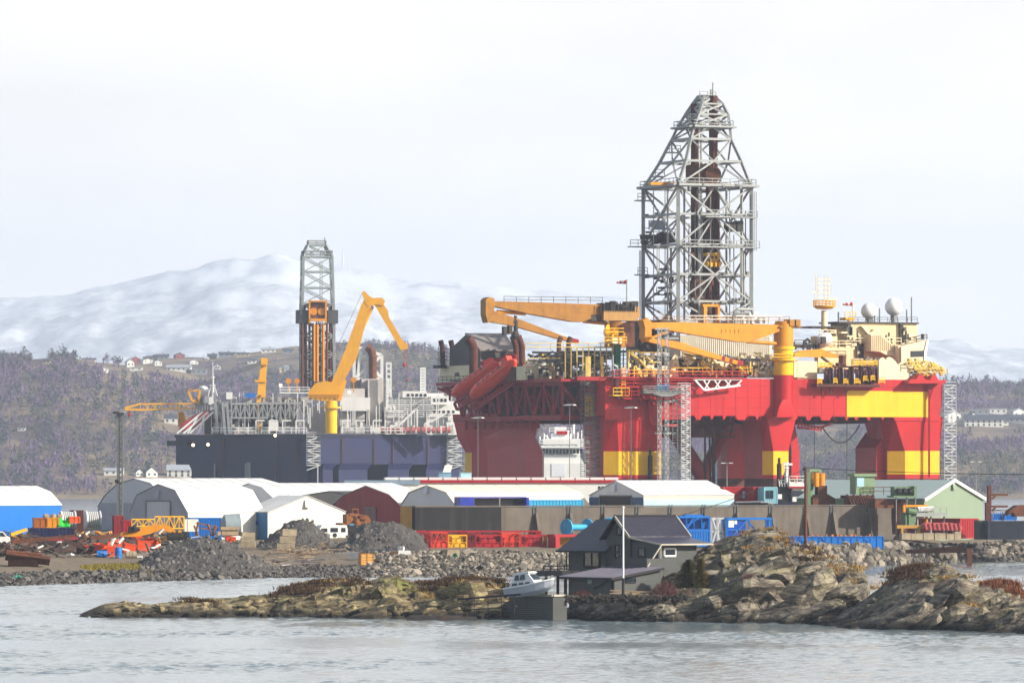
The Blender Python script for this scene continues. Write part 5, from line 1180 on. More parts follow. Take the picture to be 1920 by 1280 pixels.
for k, v_ in enumerate(mb.v): mb.v[k] = (v_[0], v_[1], gz(v_[0], v_[1]) + .25 + .1 * math.sin(k))
solo('black_sheet', mb, NAVY2, 'dark sheet lying flat at foot of grey gravel heap', 'sheet', smooth=True)
# ================================================================ DARK HOUSE, BOATHOUSE, QUAY, BOAT
def siding(name, col):
    m = mat(name, col, .75, var=.1, scale=1.5)
    nt = m.node_tree; N = nt.nodes; L = nt.links; b = N['Principled BSDF']
    t = N.new('ShaderNodeTexCoord'); w = N.new('ShaderNodeTexWave'); w.wave_type = 'BANDS'; w.bands_direction = 'Z'; w.wave_profile = 'SAW'; w.inputs['Scale'].default_value = 1.75
    L.new(t.outputs['Object'], w.inputs['Vector']); bp = N.new('ShaderNodeBump'); bp.inputs['Strength'].default_value = .9; bp.inputs['Distance'].default_value = .06
    L.new(w.outputs['Fac'], bp.inputs['Height']); L.new(bp.outputs[0], b.inputs['Normal']); return m
SID = siding('dark_grey_weatherboard', (96, 98, 96)); SIDQ = siding('grey_quay_boards', (92, 92, 89))
TILE = mat('black_roof_tiles', (44, 42, 54), .45, var=.2, scale=2.5, spec=.5)
nt = TILE.node_tree; t = nt.nodes.new('ShaderNodeTexCoord'); bk = nt.nodes.new('ShaderNodeTexVoronoi'); bk.inputs['Scale'].default_value = 3.4; nt.links.new(t.outputs['Object'], bk.inputs['Vector'])
bp = nt.nodes.new('ShaderNodeBump'); bp.inputs['Strength'].default_value = .5; bp.inputs['Distance'].default_value = .05; nt.links.new(bk.outputs['Distance'], bp.inputs['Height']); nt.links.new(bp.outputs[0], nt.nodes['Principled BSDF'].inputs['Normal'])
TRIM = mat('pale_weathered_trim', (176, 168, 152), .7); BTRIM = mat('black_trim', (34, 34, 36), .6)
REFL_TAN = mat('window_painted_reflection', (120, 100, 66), .15, var=.5, scale=2.5, spec=.6)  # tan reflection of the rock painted into the pane colour
HF = Frame(1183, 500, 55); HY = 500
hs = thing('dark_house', 'dark grey gabled wooden house with black roof at the waterside', 'house', HF.W(3, 3, 2))
hz_ = lambda py: Zp(py, HY)
Lr = HF.U(1287, 0); vg = solve_v(HF, 1136); vr = vg / 2
def roof_slab(mb, ps, th=.16): mb.loft([[V(p) for p in ps], [V(p) + V((0, 0, th)) for p in ps]])
# main block, its gable facing left
ze, zr = hz_(1003), hz_(971)
mb = MB(); mb.prism([HF.W(0, 0, 1.2), HF.W(0, 0, ze), HF.W(0, vr, zr), HF.W(0, vg, hz_(1010)), HF.W(0, vg, 1.2)], HF.g * Lr); wall = mb.obj('wall', SID, hs)
mb = MB(); roof_slab(mb, [HF.W(-.35, -.3, ze - .22), HF.W(-.35, vr, zr + .03), HF.W(Lr + .2, vr, zr + .03), HF.W(Lr + .2, -.3, ze - .22)]); roof_slab(mb, [HF.W(-.35, vr, zr + .02), HF.W(-.35, vg + .3, hz_(1012)), HF.W(Lr, vg + .3, hz_(1012)), HF.W(Lr, vr, zr + .02)]); rf = mb.obj('roof', TILE, hs)
mb = MB(True); 
for u in (-.42, Lr + .25): mb.beam(HF.W(u, -.3, ze - .18), HF.W(u, vr, zr + .1), .1, .24)
mb.obj('barge_board', TRIM, rf)
mb = MB(); mb.beam(HF.W(-.42, vr, zr + .1), HF.W(-.42, vg + .3, hz_(1012)), .1, .22); mb.beam(HF.W(-.4, vr, zr + .24), HF.W(Lr + .2, vr, zr + .24), .2, .12); mb.obj('ridge_board', BTRIM, rf)
# wing behind to the left, roof sloping towards us
v0, v1 = vg - .3, solve_v(HF, 1066); zw, zwr = hz_(1030.5), hz_(979)
mb = MB(); mb.prism([HF.W(0, v0, 1.2), HF.W(0, v0, zw), HF.W(3.6, v0, zwr), HF.W(7, v0, zw), HF.W(7, v0, 1.2)], HF.e * (v1 - v0)); mb.obj('wall', SID, hs)
mb = MB(); roof_slab(mb, [HF.W(-.75, v0 - .5, zw - .3), HF.W(-.75, v1 + .8, zw - .3), HF.W(3.6, v1 + .7, zwr + .02), HF.W(3.6, v0 - .5, zwr + .02)]); roof_slab(mb, [HF.W(3.6, v0, zwr + .02), HF.W(3.6, v1 + .7, zwr + .02), HF.W(7.6, v1 + .7, zw - .3), HF.W(7.6, v0, zw - .3)]); r2 = mb.obj('roof', TILE, hs)
mb = MB(); mb.beam(HF.W(-.82, v0 - .5, zw - .2), HF.W(-.82, v1 + .8, zw - .2), .14, .16); mb.beam(HF.W(-.1, v1 + .15, zw - .3), HF.W(-.1, v1 + .15, 1.5), .09); mb.obj('gutter', BTRIM, r2)
# low extension on the right with a shallow roof
vx = -4.1; zx = hz_(1016)
mb = MB(); mb.prism([HF.W(0, -.01, 1.2), HF.W(0, -.01, ze - .5), HF.W(0, vx, zx - .15), HF.W(0, vx, 1.2)], HF.g * (Lr * .68)); ext = mb.obj('wall', SID, hs)
mb = MB(); roof_slab(mb, [HF.W(-.3, -.2, ze - .28), HF.W(Lr - .2, -.2, ze - .28), HF.W(Lr - .7, vx - .7, zx - .22), HF.W(-.3, vx - .7, zx - .22)], .13); r3 = mb.obj('roof', mat('dark_metal_roof', (58, 54, 72), .35, .1, var=.1, spec=.5), hs)
mb = MB(); mb.beam(HF.W(-.3, vx - .76, zx - .16), HF.W(Lr - .7, vx - .76, zx - .16), .1, .14); mb.beam(HF.W(-.35, -.2, ze - .22), HF.W(-.35, vx - .7, zx - .16), .08, .14); mb.obj('eave_board', TRIM, r3)
def win(parent, f, face, a, b_, t, q, glass=GLASS, frame=BTRIM, w=.13, d=.06, mull=None):
    """face 'l': on the left-facing wall (v), face 'r': on the right-facing wall (u), at offset f"""
    Gp = (lambda px, py: HF.W(f - d, solve_v_at(px, f), hz_(py))) if face == 'l' else (lambda px, py: HF.W(HF.U(px, f), f - d, hz_(py)))
    c = [Gp(a, t), Gp(b_, t), Gp(b_, q), Gp(a, q)]; z0, z1 = c[2].z, c[0].z; c[1].z = z1; c[3].z = z0
    n = HF.g if face == 'l' else HF.e
    mb = MB(); mb.prism(c, n * .04); g = mb.obj('window', glass, parent)
    mb = MB()
    for i in range(4): mb.beam(c[i], c[(i + 1) % 4], .08, w)
    if mull:
        for k in mull: p, r = c[0].lerp(c[1], k), c[3].lerp(c[2], k); mb.beam(p, r, .1, w)
    mb.obj('window_frame', frame, g)
def solve_v_at(px, u):
    v = 0.
    for _ in range(30): p = HF.W(u, v, 0); k = 960 + F * p.x / p.y; v += (k - px) * HY / F / .574
    return v
win(wall, 0, 'l', 1158, 1166, 988, 1002); win(wall, 0, 'l', 1155, 1167, 1022, 1045, mull=(.6,)); win(wall, 0, 'l', 1097, 1125, 1034, 1064, REFL_TAN, mull=(.5,), w=.2)
win(ext, 0, 'l', 1198, 1210, 1027, 1042); win(ext, vx, 'r', 1245, 1266, 1027.5, 1041, GLASS, WHITE2, .16, .08)
mb = MB(); mb.tube(HF.W(-.1, -.15, ze - .4), HF.W(-.1, -.15, 2), .07, n=6); mb.obj('downpipe', BTRIM, wall)
# terrace boards in front of the extension
mb = MB(); mb.loft([[HF.W(-2.2, -1.0, hz_(p)), HF.W(-2.2, vx - 1.2, hz_(p)), HF.W(-2.1, vx - 1.2, hz_(p)), HF.W(-2.1, -1.0, hz_(p))] for p in (1064, 1044)]); mb.loft([[HF.W(-2.2, vx - 1.2, hz_(p)), HF.W(.6, vx - 1.2, hz_(p)), HF.W(.6, vx - 1.1, hz_(p)), HF.W(-2.2, vx - 1.1, hz_(p))] for p in (1064, 1045)]); mb.obj('terrace_wall', SID, hs)
mb = MB(); a = HF.W(-.3, vx - .9, zx - .1); mb.beam(a, HF.W(-2.1, vx - 1.2, hz_(1060)), .1); mb.beam(HF.W(-.2, vx - .6, zx - .2), HF.W(-.2, vx - .6, 2.), .1); mb.obj('brace', TRIM, hs)
# boathouse in front
BF = Frame(1152, 490, 52); BY = 490; bz = lambda py: Zp(py, BY)
bh = thing('boathouse', 'low dark grey boathouse with sloping tiled roof in front of house', 'boathouse', BF.W(2.5, 3, 1.5))
bv = solve_v(BF, 1067); bu = BF.U(1240, 0)
mb = MB(); mb.prism([BF.W(0, 0, .8), BF.W(0, 0, bz(1084)), BF.W(bu, 0, bz(1068)), BF.W(bu, 0, .8)], BF.e * bv); bw = mb.obj('wall', SID, bh)
mb = MB(); roof_slab(mb, [BF.W(-.6, -.3, bz(1085.5)), BF.W(-.6, bv + .6, bz(1085.5)), BF.W(bu + .1, bv + .6, bz(1067)), BF.W(bu + .1, -.3, bz(1067))], .14); br = mb.obj('roof', TILE, bh)
n = 14; mb = MB()
for i in range(n): v = -.3 + (bv + .9) * i / (n - 1); mb.beam(BF.W(-.6, v, bz(1085.5) + .16), BF.W(bu, v, bz(1067) + .16), .07, .06)
mb.obj('roof_batten', mat('grey_roof_batten', (92, 90, 104), .5), br)
mb = MB(); mb.beam(BF.W(-.65, -.3, bz(1085)), BF.W(-.65, bv + .6, bz(1085)), .12, .16); mb.beam(BF.W(-.6, -.36, bz(1085)), BF.W(bu, -.36, bz(1066.6)), .1, .2); mb.beam(BF.W(-.1, 2.7, bz(1104)), BF.W(-.1, .5, bz(1087)), .09); mb.beam(BF.W(-.08, .3, bz(1087)), BF.W(-.08, .3, 1), .08); mb.obj('gutter', BTRIM, br)
def bwin(face, a, b_, t, q, fr_):
    mb = MB()
    if face == 'l': va, vb = solve_v(BF, a), solve_v(BF, b_); c = [BF.W(-.05, va, bz(t)), BF.W(-.05, vb, bz(t)), BF.W(-.05, vb, bz(q)), BF.W(-.05, va, bz(q))]; n_ = BF.g
    else: ua, ub = BF.U(a, 0), BF.U(b_, 0); c = [BF.W(ua, -.05, bz(t)), BF.W(ub, -.05, bz(t)), BF.W(ub, -.05, bz(q)), BF.W(ua, -.05, bz(q))]; n_ = BF.e
    mb.prism(c, n_ * .04); g = mb.obj('window', GLASS if fr_ is BTRIM else PALEB, bw); mb = MB()
    for i in range(4): mb.beam(c[i], c[(i + 1) % 4], .07, .09)
    mb.obj('window_frame', fr_, g)
bwin('l', 1103, 1110, 1085, 1094, TRIM); bwin('r', 1173, 1191, 1083, 1092, BTRIM)
# flagpole
fp = thing('flagpole', 'white flagpole with black foot in front of dark house', 'flagpole', P(1168.5, 1113, 486))
mb = MB(); a, b_, c = P(1168.5, 1120, 486), P(1168.5, 1083, 486), P(1168.5, 952, 486); mb.tube(b_, c, .09, .07, 10); mb.sphere(c + V((0, 0, .05)), .12, 10); mb.obj('pole', WHITE2, fp)
mb = MB(); mb.tube(a, b_, .12, n=10); mb.obj('foot', BTRIM, fp)
# dark timber deck on piles left of the house
dk = thing('timber_deck', 'dark raised timber deck on posts left of house', 'deck', P(1040, 1112, 497))
mb = MB(); a, b_ = P(1019, 1074, 506), P(1072, 1074, 500)
for dz, h in ((0, .45), (.62, .1), (.38, .06)): mb.beam(a + V((0, 0, dz)), b_ + V((0, 0, dz)), .12 if dz else 1.8, h)
for t in (0, .25, .5, .75, 1): p = a.lerp(b_, t); mb.beam(p, p + V((0, 0, .65)), .09)
mb.obj('floor', BTRIM, dk)
for px in (1024, 1046, 1060): mb = MB(); p = P(px, 1078, 503); mb.beam(p, (p.x, p.y, .2), .26); mb.obj('post', BTRIM, dk)
# boarded quay and slip
QF = Frame(1037, 490, 48); qz = lambda py: Zp(py, 490)
qy = thing('boarded_quay', 'grey boarded quay box with sloping slip under white boat', 'quay', QF.W(1, 2, 0))
qv = solve_v(QF, 976); qu = QF.U(1063, 0)
mb = MB(); QF.ubox(mb, 0, qu, 0, qv, -1, qz(1116)); mb.obj('quay_wall', SIDQ, qy)
mb = MB(); p = [QF.W(.05, qv, qz(1114)), QF.W(.05, qv + 4.2, qz(1150)), QF.W(.05, qv + 4.2, -1), QF.W(.05, qv, -1)]; mb.prism(p, QF.g * 2.2); mb.obj('slip_side', SIDQ, qy)
mb = MB(); mb.beam(QF.W(-.06, 0, qz(1116)), QF.W(-.06, qv, qz(1116)), .14, .16); mb.beam(QF.W(0, -.06, qz(1116)), QF.W(qu, -.06, qz(1116)), .14, .16); mb.obj('capping_board', TRIM, qy)
# gangway with navy rail, raft, dinghy
gw_ = thing('gangway', 'low gangway with navy handrail left of the slip', 'gangway', P(905, 1150, 491))
mb = MB(); mb.beam(P(858, 1123, 491), P(976, 1113.5, 489), .16); mb.obj('handrail', NAVY2, gw_)
mb = MB(); mb.beam(P(858, 1144, 491), P(968, 1136, 489), .3, .1); mb.beam(P(866, 1134, 491), P(972, 1127, 489), .08)
for px in (866, 890, 915, 940, 965): mb.beam(P(px, 1150, 490), P(px, 1114 + (976 - px) * .09, 490), .06)
mb.obj('walkway', DARK, gw_)
mb = MB(); p = P(828, 1156, 490.5); mb.obox((p.x, p.y, .12), (6.0, 2.2, .34), (0, 0, .05)); mb.obox((p.x - .5, p.y, .34), (4.6, 1.8, .1), (0, 0, .05)); solo('float_raft', mb, DARK, 'low dark floating raft beside the rock skerry', 'raft')
# cabin boat hauled out on the quay
bt = thing('cabin_boat', 'white cabin cruiser hauled out on grey boarded quay', 'boat', P(995, 1117, 490))
o = P(995, 1117, 490.5); ax = V((.80, -.60, .10)).normalized(); sd = V((.60, .80, 0)); up = V((0, 0, 1)); Lb = 4.9
rings = []
for f, w, keel, deck in ((-.5, .72, .12, .78), (-.3, .95, .02, .80), (0, 1.02, 0, .86), (.22, .9, .06, .96), (.38, .55, .25, 1.08), (.47, .2, .55, 1.17), (.5, .03, .8, 1.22)):
    c = o + ax * (f * Lb) + V((0, 0, .02)); rings.append([c + up * deck - sd * w, c + up * (keel + .35 * (deck - keel)) - sd * w * .85, c + up * keel, c + up * (keel + .35 * (deck - keel)) + sd * w * .85, c + up * deck + sd * w])
mb = MB(); mb.loft(rings); hl = mb.obj('hull', mat('pale_gelcoat', (176, 180, 188), .35, var=.05), bt)
mb = MB()
for k in (0, 4): mb.pipe([r[k] + up * .05 for r in rings], .09)
mb.loft([[r[0] + up * .02 for r in rings], [r[4] + up * .02 for r in rings]], cap=False, closed=False); mb.obj('deck', WHITE2, bt)
cb_ = lambda f, w, h: o + ax * (f * Lb) + sd * w + up * (h + .02)
mb = MB(); mb.loft([[cb_(-.36, -.78, .85), cb_(.2, -.7, .95), cb_(.2, .7, .95), cb_(-.36, .78, .85)], [cb_(-.33, -.7, 1.3), cb_(.14, -.62, 1.32), cb_(.14, .62, 1.32), cb_(-.33, .7, 1.3)], [cb_(-.26, -.62, 1.95), cb_(.02, -.56, 1.95), cb_(.02, .56, 1.95), cb_(-.26, .62, 1.95)]]); cbn = mb.obj('cabin', WHITE2, bt)
mb = MB(); mb.loft([[cb_(-.29, -.7, 1.96), cb_(.05, -.64, 1.98), cb_(.05, .64, 1.98), cb_(-.29, .7, 1.96)], [cb_(-.27, -.62, 2.08), cb_(.03, -.56, 2.1), cb_(.03, .56, 2.1), cb_(-.27, .62, 2.08)]]); mb.obj('cabin_roof', WHITE2, cbn)
for (f0, f1, h0, h1) in ((-.25, -.15, 1.42, 1.86), (-.13, -.02, 1.42, 1.86), (-.3, -.18, .98, 1.2), (-.15, -.04, 1.0, 1.2), (-.01, .1, 1.02, 1.2)):
    def wq(f, h): t = (h - .85) / 1.1; return cb_(f, -(.80 - .16 * t - .1 * max(0, f + .1)) - .02, h)
    mb = MB(); mb.prism([wq(f0, h0), wq(f1, h0), wq(f1 - .01, h1), wq(f0 + .015, h1)], -sd * .03); mb.obj('window', GLASS, cbn)
mb = MB(); mb.prism([cb_(.145, -.48, 1.36), cb_(.145, .48, 1.36), cb_(.045, .44, 1.88), cb_(.045, -.44, 1.88)], ax * .06); mb.obj('windscreen', GLASS, cbn)
mb = MB(); mb.rail([r[0] for r in rings[3:]], .35, .6, .035, 1); mb.tube(cb_(-.1, 0, 2.08), cb_(-.1, 0, 2.7), .03); mb.obj('handrail', GALV, bt)
# utility pole and its wire
up_ = thing('utility_pole', 'slim brown wooden pole on rock crest carrying wire', 'utility pole', P(1510.5, 1030, 502))
mb = MB(); mb.tube(P(1510.5, 1036, 502), P(1510.5, 875, 502), .15, .12, 10); mb.obj('pole', mat('brown_pole', (98, 58, 42), .8, var=.25, scale=2), up_)
mb = MB(); mb.beam(P(1507, 880, 502), P(1513, 877, 502), .1); mb.sphere(P(1507, 879, 502), .12, 8); mb.obj('insulator', DARK, up_)
mb = MB()
for (a, ya), (b_, yb), sag in (((1511, 877, ), (1960, 889), 3), ((1507, 880), (1230, 978), 8)):
    pa, pb = P(a, ya, 502), P(b_, yb, 502 if b_ > 1500 else 494); mb.pipe([pa.lerp(pb, i / 14) - V((0, 0, sag * .047 * 4 * (i / 14) * (1 - i / 14))) for i in range(15)], .03, 5)
mb.obj('wire', HOSE, up_)
# garden bits on the terrace
def bush(px, py, Y, r, h, mt, label, name='shrub', cat='shrub', n=420, twig=True):
    root = thing(name, label, cat, P(px, py, Y)); base = P(px, py, Y); mb = MB()
    for _ in range(n):
        a = rng.uniform(0, 6.28); q = rng.random() ** .6 * r; z = h * rng.uniform(.1, 1) * (1 - .6 * (q / r) ** 2)
        c = base + V((q * math.cos(a), q * math.sin(a) * .7, z))
        if twig: d = V((rng.gauss(0, .3), rng.gauss(0, .3), rng.uniform(.3, .8))).normalized() * .35; s = V((.018, 0, 0)); mb.poly([c - d - s, c - d + s, c + d])
        else:
            d = V((rng.gauss(0, 1), rng.gauss(0, 1), rng.gauss(.3, 1))).normalized() * .2; e_ = d.cross(V((rng.random(), rng.random(), 1))).normalized() * .1; mb.poly([c - e_, c + e_, c + d])
    mb.obj('foliage', mt, root)
    mb = MB(); mb.tube(base - V((0, 0, .3)), base + V((0, 0, h * .55)), .08, .03, 6); mb.obj('trunk', DRUST, root)
REDT = mat('red_brown_twigs', (88, 54, 50), .9, var=.3, island=.4)
bush(1246, 1116, 486.5, 1.1, 1.25, REDT, 'red-brown bare shrub at right corner of the boathouse', n=900)
bush(1404, 1096, on_rock(knoll, 1404, 1096).y - .3, .8, 1.0, REDT, 'red-brown bare shrub in cleft of rock under crest', n=500)
bush(1092, 1119, 487, .9, .5, REDT, 'low reddish shrub at foot of boathouse wall', n=450)
def conifer(px, py, Y, r, h, label, mt):
    base = P(px, py, Y); root = thing('juniper_tree', label, 'tree', base); mb = MB()
    for _ in range(1500):
        t = rng.random() ** .8; rr_ = r * (1 - t) ** .7 * rng.uniform(.45, 1.08) * (.8 + .3 * math.sin(t * 17 + rng.random())); a = rng.uniform(0, 6.28); c = base + V((rr_ * math.cos(a), rr_ * math.sin(a), .1 + h * t))
        d = V((math.cos(a), math.sin(a), .9)) * rng.uniform(.15, .32); s = V((-math.sin(a), math.cos(a), 0)) * .07; mb.poly([c - s, c + s, c + d])
    mb.obj('crown', mt, root); mb = MB(); mb.tube(base - V((0, 0, .3)), base + V((0, 0, h * .8)), .1, .03, 6); mb.obj('trunk', DRUST, root)
JUN = mat('juniper_needles', (74, 74, 34), .85, var=.4, scale=1.2, island=.45); JUN2 = mat('golden_juniper', (112, 96, 34), .85, var=.4, island=.4)
conifer(1291, 1106, on_rock(knoll, 1291, 1106).y - .4, 1.5, 2.4, 'dark olive juniper bush on rock beside boathouse, left of golden one', JUN); conifer(1314, 1104, on_rock(knoll, 1314, 1104).y - .4, .85, 2.4, 'golden olive pointed juniper on the rock', JUN2)
mb = MB(); mb.obox(P(1184, 1108, 487.5), (3.6, .8, .1), (0, .04, -.1)); mb.obox(P(1160, 1111, 487.2), (1.6, .5, .08), (0, -.05, .2)); 
for px in (1150, 1185, 1215): mb.beam(P(px, 1109, 487.4), P(px, 1118, 487.4), .12)
solo('plank_bench', mb, TIMBER, 'grey plank bench at foot of boathouse right wall', 'bench')
mb = MB(); p = P(1191, 1120, 486.3); mb.obox(p + V((0, 0, .2)), (.75, .6, .4), (0, 0, .2)); mb.obox(p + V((0, 0, .42)), (.8, .65, .05), (0, 0, .2)); solo('wooden_crate', mb, mat('tan_wood', (150, 126, 92), .8, var=.2), 'tan wooden crate on terrace right of the flagpole', 'crate')
# dry stone edge of the terrace
mb = MB()
for i in range(260):
    px = 1062 + 225 * rng.random(); t = rng.random(); p = P(px, 1117 + t * 10 - (px - 1062) * .01, 486.2 - t * .8); s = rng.uniform(.25, .7); mb.stone(p, (s * 1.5, s * .9, s * .45))
tag(mb.obj('stone_edging', ROCK, None, origin=P(1170, 1125, 486)), 'dry stone edging of terrace below the boathouse', 'stone wall')
# ================================================================ RED DRILLING RIG
FR = Frame(1133, 1000, 66)
A = FR.at
rig = thing('drilling_rig', 'huge red and yellow offshore drilling rig with tall grey derrick behind the halls', 'oil rig', FR.W(33, 30, 0))
zt, zb = Zp(707, 1000), Zp(779, 1000); UE = FR.U(1762, 0)
mb = MB(); FR.ubox(mb, 0, UE, 0, 60, zb, zt - .05)
teeth = [(1291, 1304), (1315, 1333), (1337, 1356), (1360, 1381), (1399, 1418), (1422, 1441), (1494, 1512), (1521, 1539), (1558, 1585), (1590, 1603), (1608, 1626), (1632, 1653), (1657, 1676)]
ps = [(1135, 708), (1762, 708), (1762, 786)]
for a, b_ in reversed(teeth): ps += [(b_ + 2, 786), (b_ - 2, 778), (a + 2, 778), (a - 2, 786)]
ps += [(1135, 786)]
FR.plate(mb, ps, -.35, .4, 1000)
FR.plate(mb, [(1762, 708), (1768, 708), (1765, 760), (1757, 786), (1740, 786)], -.2, 4, 1000)
hull = mb.obj('hull', RED, rig)
mb = MB()   # weld seams of the hull plating
for py in (722, 744, 763): z = Zp(py, 1000); FR.ubox(mb, .3, UE - .3, -.375, -.352, z - .05, z + .05)
for i in range(26): u = 1 + i * 2.45; FR.ubox(mb, u, u + .09, -.38, -.353, zb - .6, zt)
mb.obj('weld_seam', mat('seam_red', (156, 11, 20), .5), hull)
mb = MB(); FR.ubox(mb, -.3, -.02, 8, 56, zb - .9, zt - 1.2); mb.obj('shade_panel', mat('painted_shade_maroon', (74, 20, 26), .7, var=.3, scale=.4), rig)  # added dark panel: the shade behind the truss painted as maroon
mb = MB(); FR.plate(mb, [(1588, 729), (1741, 730), (1741, 779), (1588, 779)], -.41, .06, 1000); mb.obj('yellow_panel', YEL, rig)
mb = MB()
FR.ubox(mb, -.08, 0, 4, 17, Zp(780, 1000), Zp(740, 1000)); mb.obj('yellow_panel', YEL, rig)
# underside girders and dark machinery below the deck
mb = MB()
for i in range(9): FR.ubox(mb, 4 + i * 7, 4.6 + i * 7, 1, 58, zb - 1.0, zb)
FR.ubox(mb, 16, 27, 8, 22, zb - 3.6, zb - .02)
for i in range(14):
    u = 15 + i; mb.beam(FR.W(u, 7, zb - 3.6), FR.W(u + (1 if i % 2 else -1), 7, zb), .3)
for k in (-1.2, -2.4, -3.6): mb.beam(FR.W(14.5, 7, zb + k), FR.W(29, 7, zb + k), .3)
mb.obj('underdeck_girders', DRUST, rig)

def column(ring_low, ring_top, py_top, py_flare, band, px_boot=897, boot=True):
    """ring: list of (px, v); flares from ring_low up to ring_top"""
    y0 = 1000 + ring_low[2][1] * .9 + 5
    U0 = [(FR.U(p, v), v) for p, v in ring_low]; U1 = [(FR.U(p, v), v) for p, v in ring_top]
    def at_z(py, Us): return [FR.W(u, v, Zp(py, y0)) for u, v in Us]
    mb = MB(); mb.loft([[FR.W(u, v, -3) for u, v in U0], at_z(py_flare, U0), at_z(py_top, U1)]); c = mb.obj('column', RED, rig)
    cu = sum(u for u, v in U0) / len(U0); cv = sum(v for u, v in U0) / len(U0)
    def grow(Us, d): return [(cu + (u - cu) * (1 + d / 6), cv + (v - cv) * (1 + d / 6)) for u, v in Us]
    if band:
        g = grow(U0, .05); s = [x for x in g]
        mb = MB()
        for k in band[2]:
            a, b_ = s[k], s[(k + 1) % len(s)]
            mb.prism([FR.W(a[0], a[1], Zp(band[0], y0)), FR.W(b_[0], b_[1], Zp(band[0], y0)), FR.W(b_[0], b_[1], Zp(band[1], y0)), FR.W(a[0], a[1], Zp(band[1], y0))], FR.e * .12)
        mb.obj('yellow_band', YEL, c)
    if boot:
        g = grow(U0, .03); mb = MB(); mb.loft([[FR.W(u, v, -3.1) for u, v in g], at_z(px_boot, g)]); mb.obj('boot_top', DRUST, c)
    return c
# each ring: back left, front left, chamfer end, front right, back right
column([(1098, 10), (1132, 1.6), (1160, 0), (1240, 0), (1212, 11)], [(1092, 10), (1132, 1.5), (1157, -.2), (1242, -.2), (1214, 11)], 779, 846, (846, 890, (1, 2)))
column([(1396, 9.4), (1430, 1.5), (1450, 0), (1478, 0), (1440, 10)], [(1390, 9.4), (1424, 2.2), (1439, -.2), (1493, -.2), (1452, 10)], 779, 846, (845, 890, (1, 2)))
column([(1637, 9), (1664, 2), (1697, 0), (1761, 0), (1735, 10)], [(1618, 9), (1648, 3.5), (1677, -.2), (1768, -.2), (1740, 10)], 779, 846, (844, 889, (1, 2)))
column([(873, 58), (885, 55.2), (914, 50), (1017, 27), (1020, 40)], [(858, 60), (872, 57), (906, 51.2), (1003, 30), (1006, 41)], 821, 848, (848, 895, (0,)), boot=False)
mb = MB(); y0 = 1050
ua = [(FR.U(p, v), v) for p, v in ((858, 60), (872, 57), (906, 51.2), (1003, 30), (1006, 41))]; ub = [(FR.U(p, v), v) for p, v in ((848, 61), (866, 57.5), (900, 51.5), (1014, 28.5), (1018, 42))]
mb.loft([[FR.W(u, v, Zp(821, y0)) for u, v in ua], [FR.W(u, v, Zp(776, y0)) for u, v in ub]]); mb.obj('column_head', RED, rig)
column([(1345, 52), (1352, 50), (1362, 48), (1396, 48), (1390, 60)], [(1348, 52), (1362, 50), (1370, 48), (1396, 48), (1390, 60)], 779, 836, None)
column([(1470, 52), (1476, 50), (1484, 48), (1499, 48), (1490, 60)], [(1466, 52), (1470, 50), (1476, 48), (1488, 48), (1484, 60)], 779, 842, None)
# sponson beside the right column
mb = MB(); y0 = 1025
us = [(FR.U(1604, 12.5), 12.5), (FR.U(1643, 3.4), 3.4), (FR.U(1666, 3.4), 3.4), (FR.U(1666, 3.4), 12.5)]
ut = [(FR.U(1628, 12.5), 12.5), (FR.U(1664, 3.6), 3.6), (FR.U(1667, 3.6), 3.6), (FR.U(1667, 3.4), 12.5)]
mb.loft([[FR.W(u, v, -3) for u, v in us], [FR.W(u, v, Zp(839, y0)) for u, v in us], [FR.W(u, v, Zp(810, y0)) for u, v in ut]]); mb.obj('sponson', RED, rig)
# anchor fairleads / fenders against the columns
for px, py in ((1219, 870), (1461, 886)):
    mb = MB(); p = A(px, -1.2, py); mb.tube(A(px, -1.2, py - 17), A(px, -1.2, 920), .45, n=10); mb.tube(A(px, -1.3, py - 28), A(px, -1.3, py - 16), .25); mb.obj('fender', BLACK, rig)
# bracing between the columns
mb = MB(); mb.tube(A(1256, 26, 800), A(1322, 26, 905), 1.15, n=12); mb.tube(A(1384, 26, 760), A(1310, 26, 905), 1.15, n=12); mb.tube(A(1262, 34, 800), A(1330, 34, 905), 1.0, n=10)
mb.obj('brace', DRED, rig, True)
mb = MB(True)
for px in (1293, 1295.5, 1322, 1330, 1335, 1337.5): mb.tube(A(px, 9, 792), A(px + (2 if px > 1325 else 0), 9, 915), .11 if px < 1300 else .2, n=6)
for px in (1527, 1588): mb.tube(A(px, 4, 786), A(px, 4, 905), .06, n=5)
cat_ = [A(1542 + 70 * i / 12, 4, 800 + 32 * (1 - ((i - 6) / 6) ** 2) - i * .4, 1020) for i in range(13)]
mb.pipe(cat_, .12, 5); mb.obj('hanging_hose', HOSE, rig)
mb = MB()
for a, b_ in (((1495, 794), (1540, 801)), ((1495, 801), (1540, 806)), ((1540, 801), (1560, 792))): mb.beam(A(a[0], 3, a[1]), A(b_[0], 3, b_[1]), .35)
for i in range(8): mb.beam(A(1496 + i * 6, 3, 794 + i), A(1499 + i * 6, 3, 804), .2)
mb.obj('underdeck_walkway', DRED, rig)

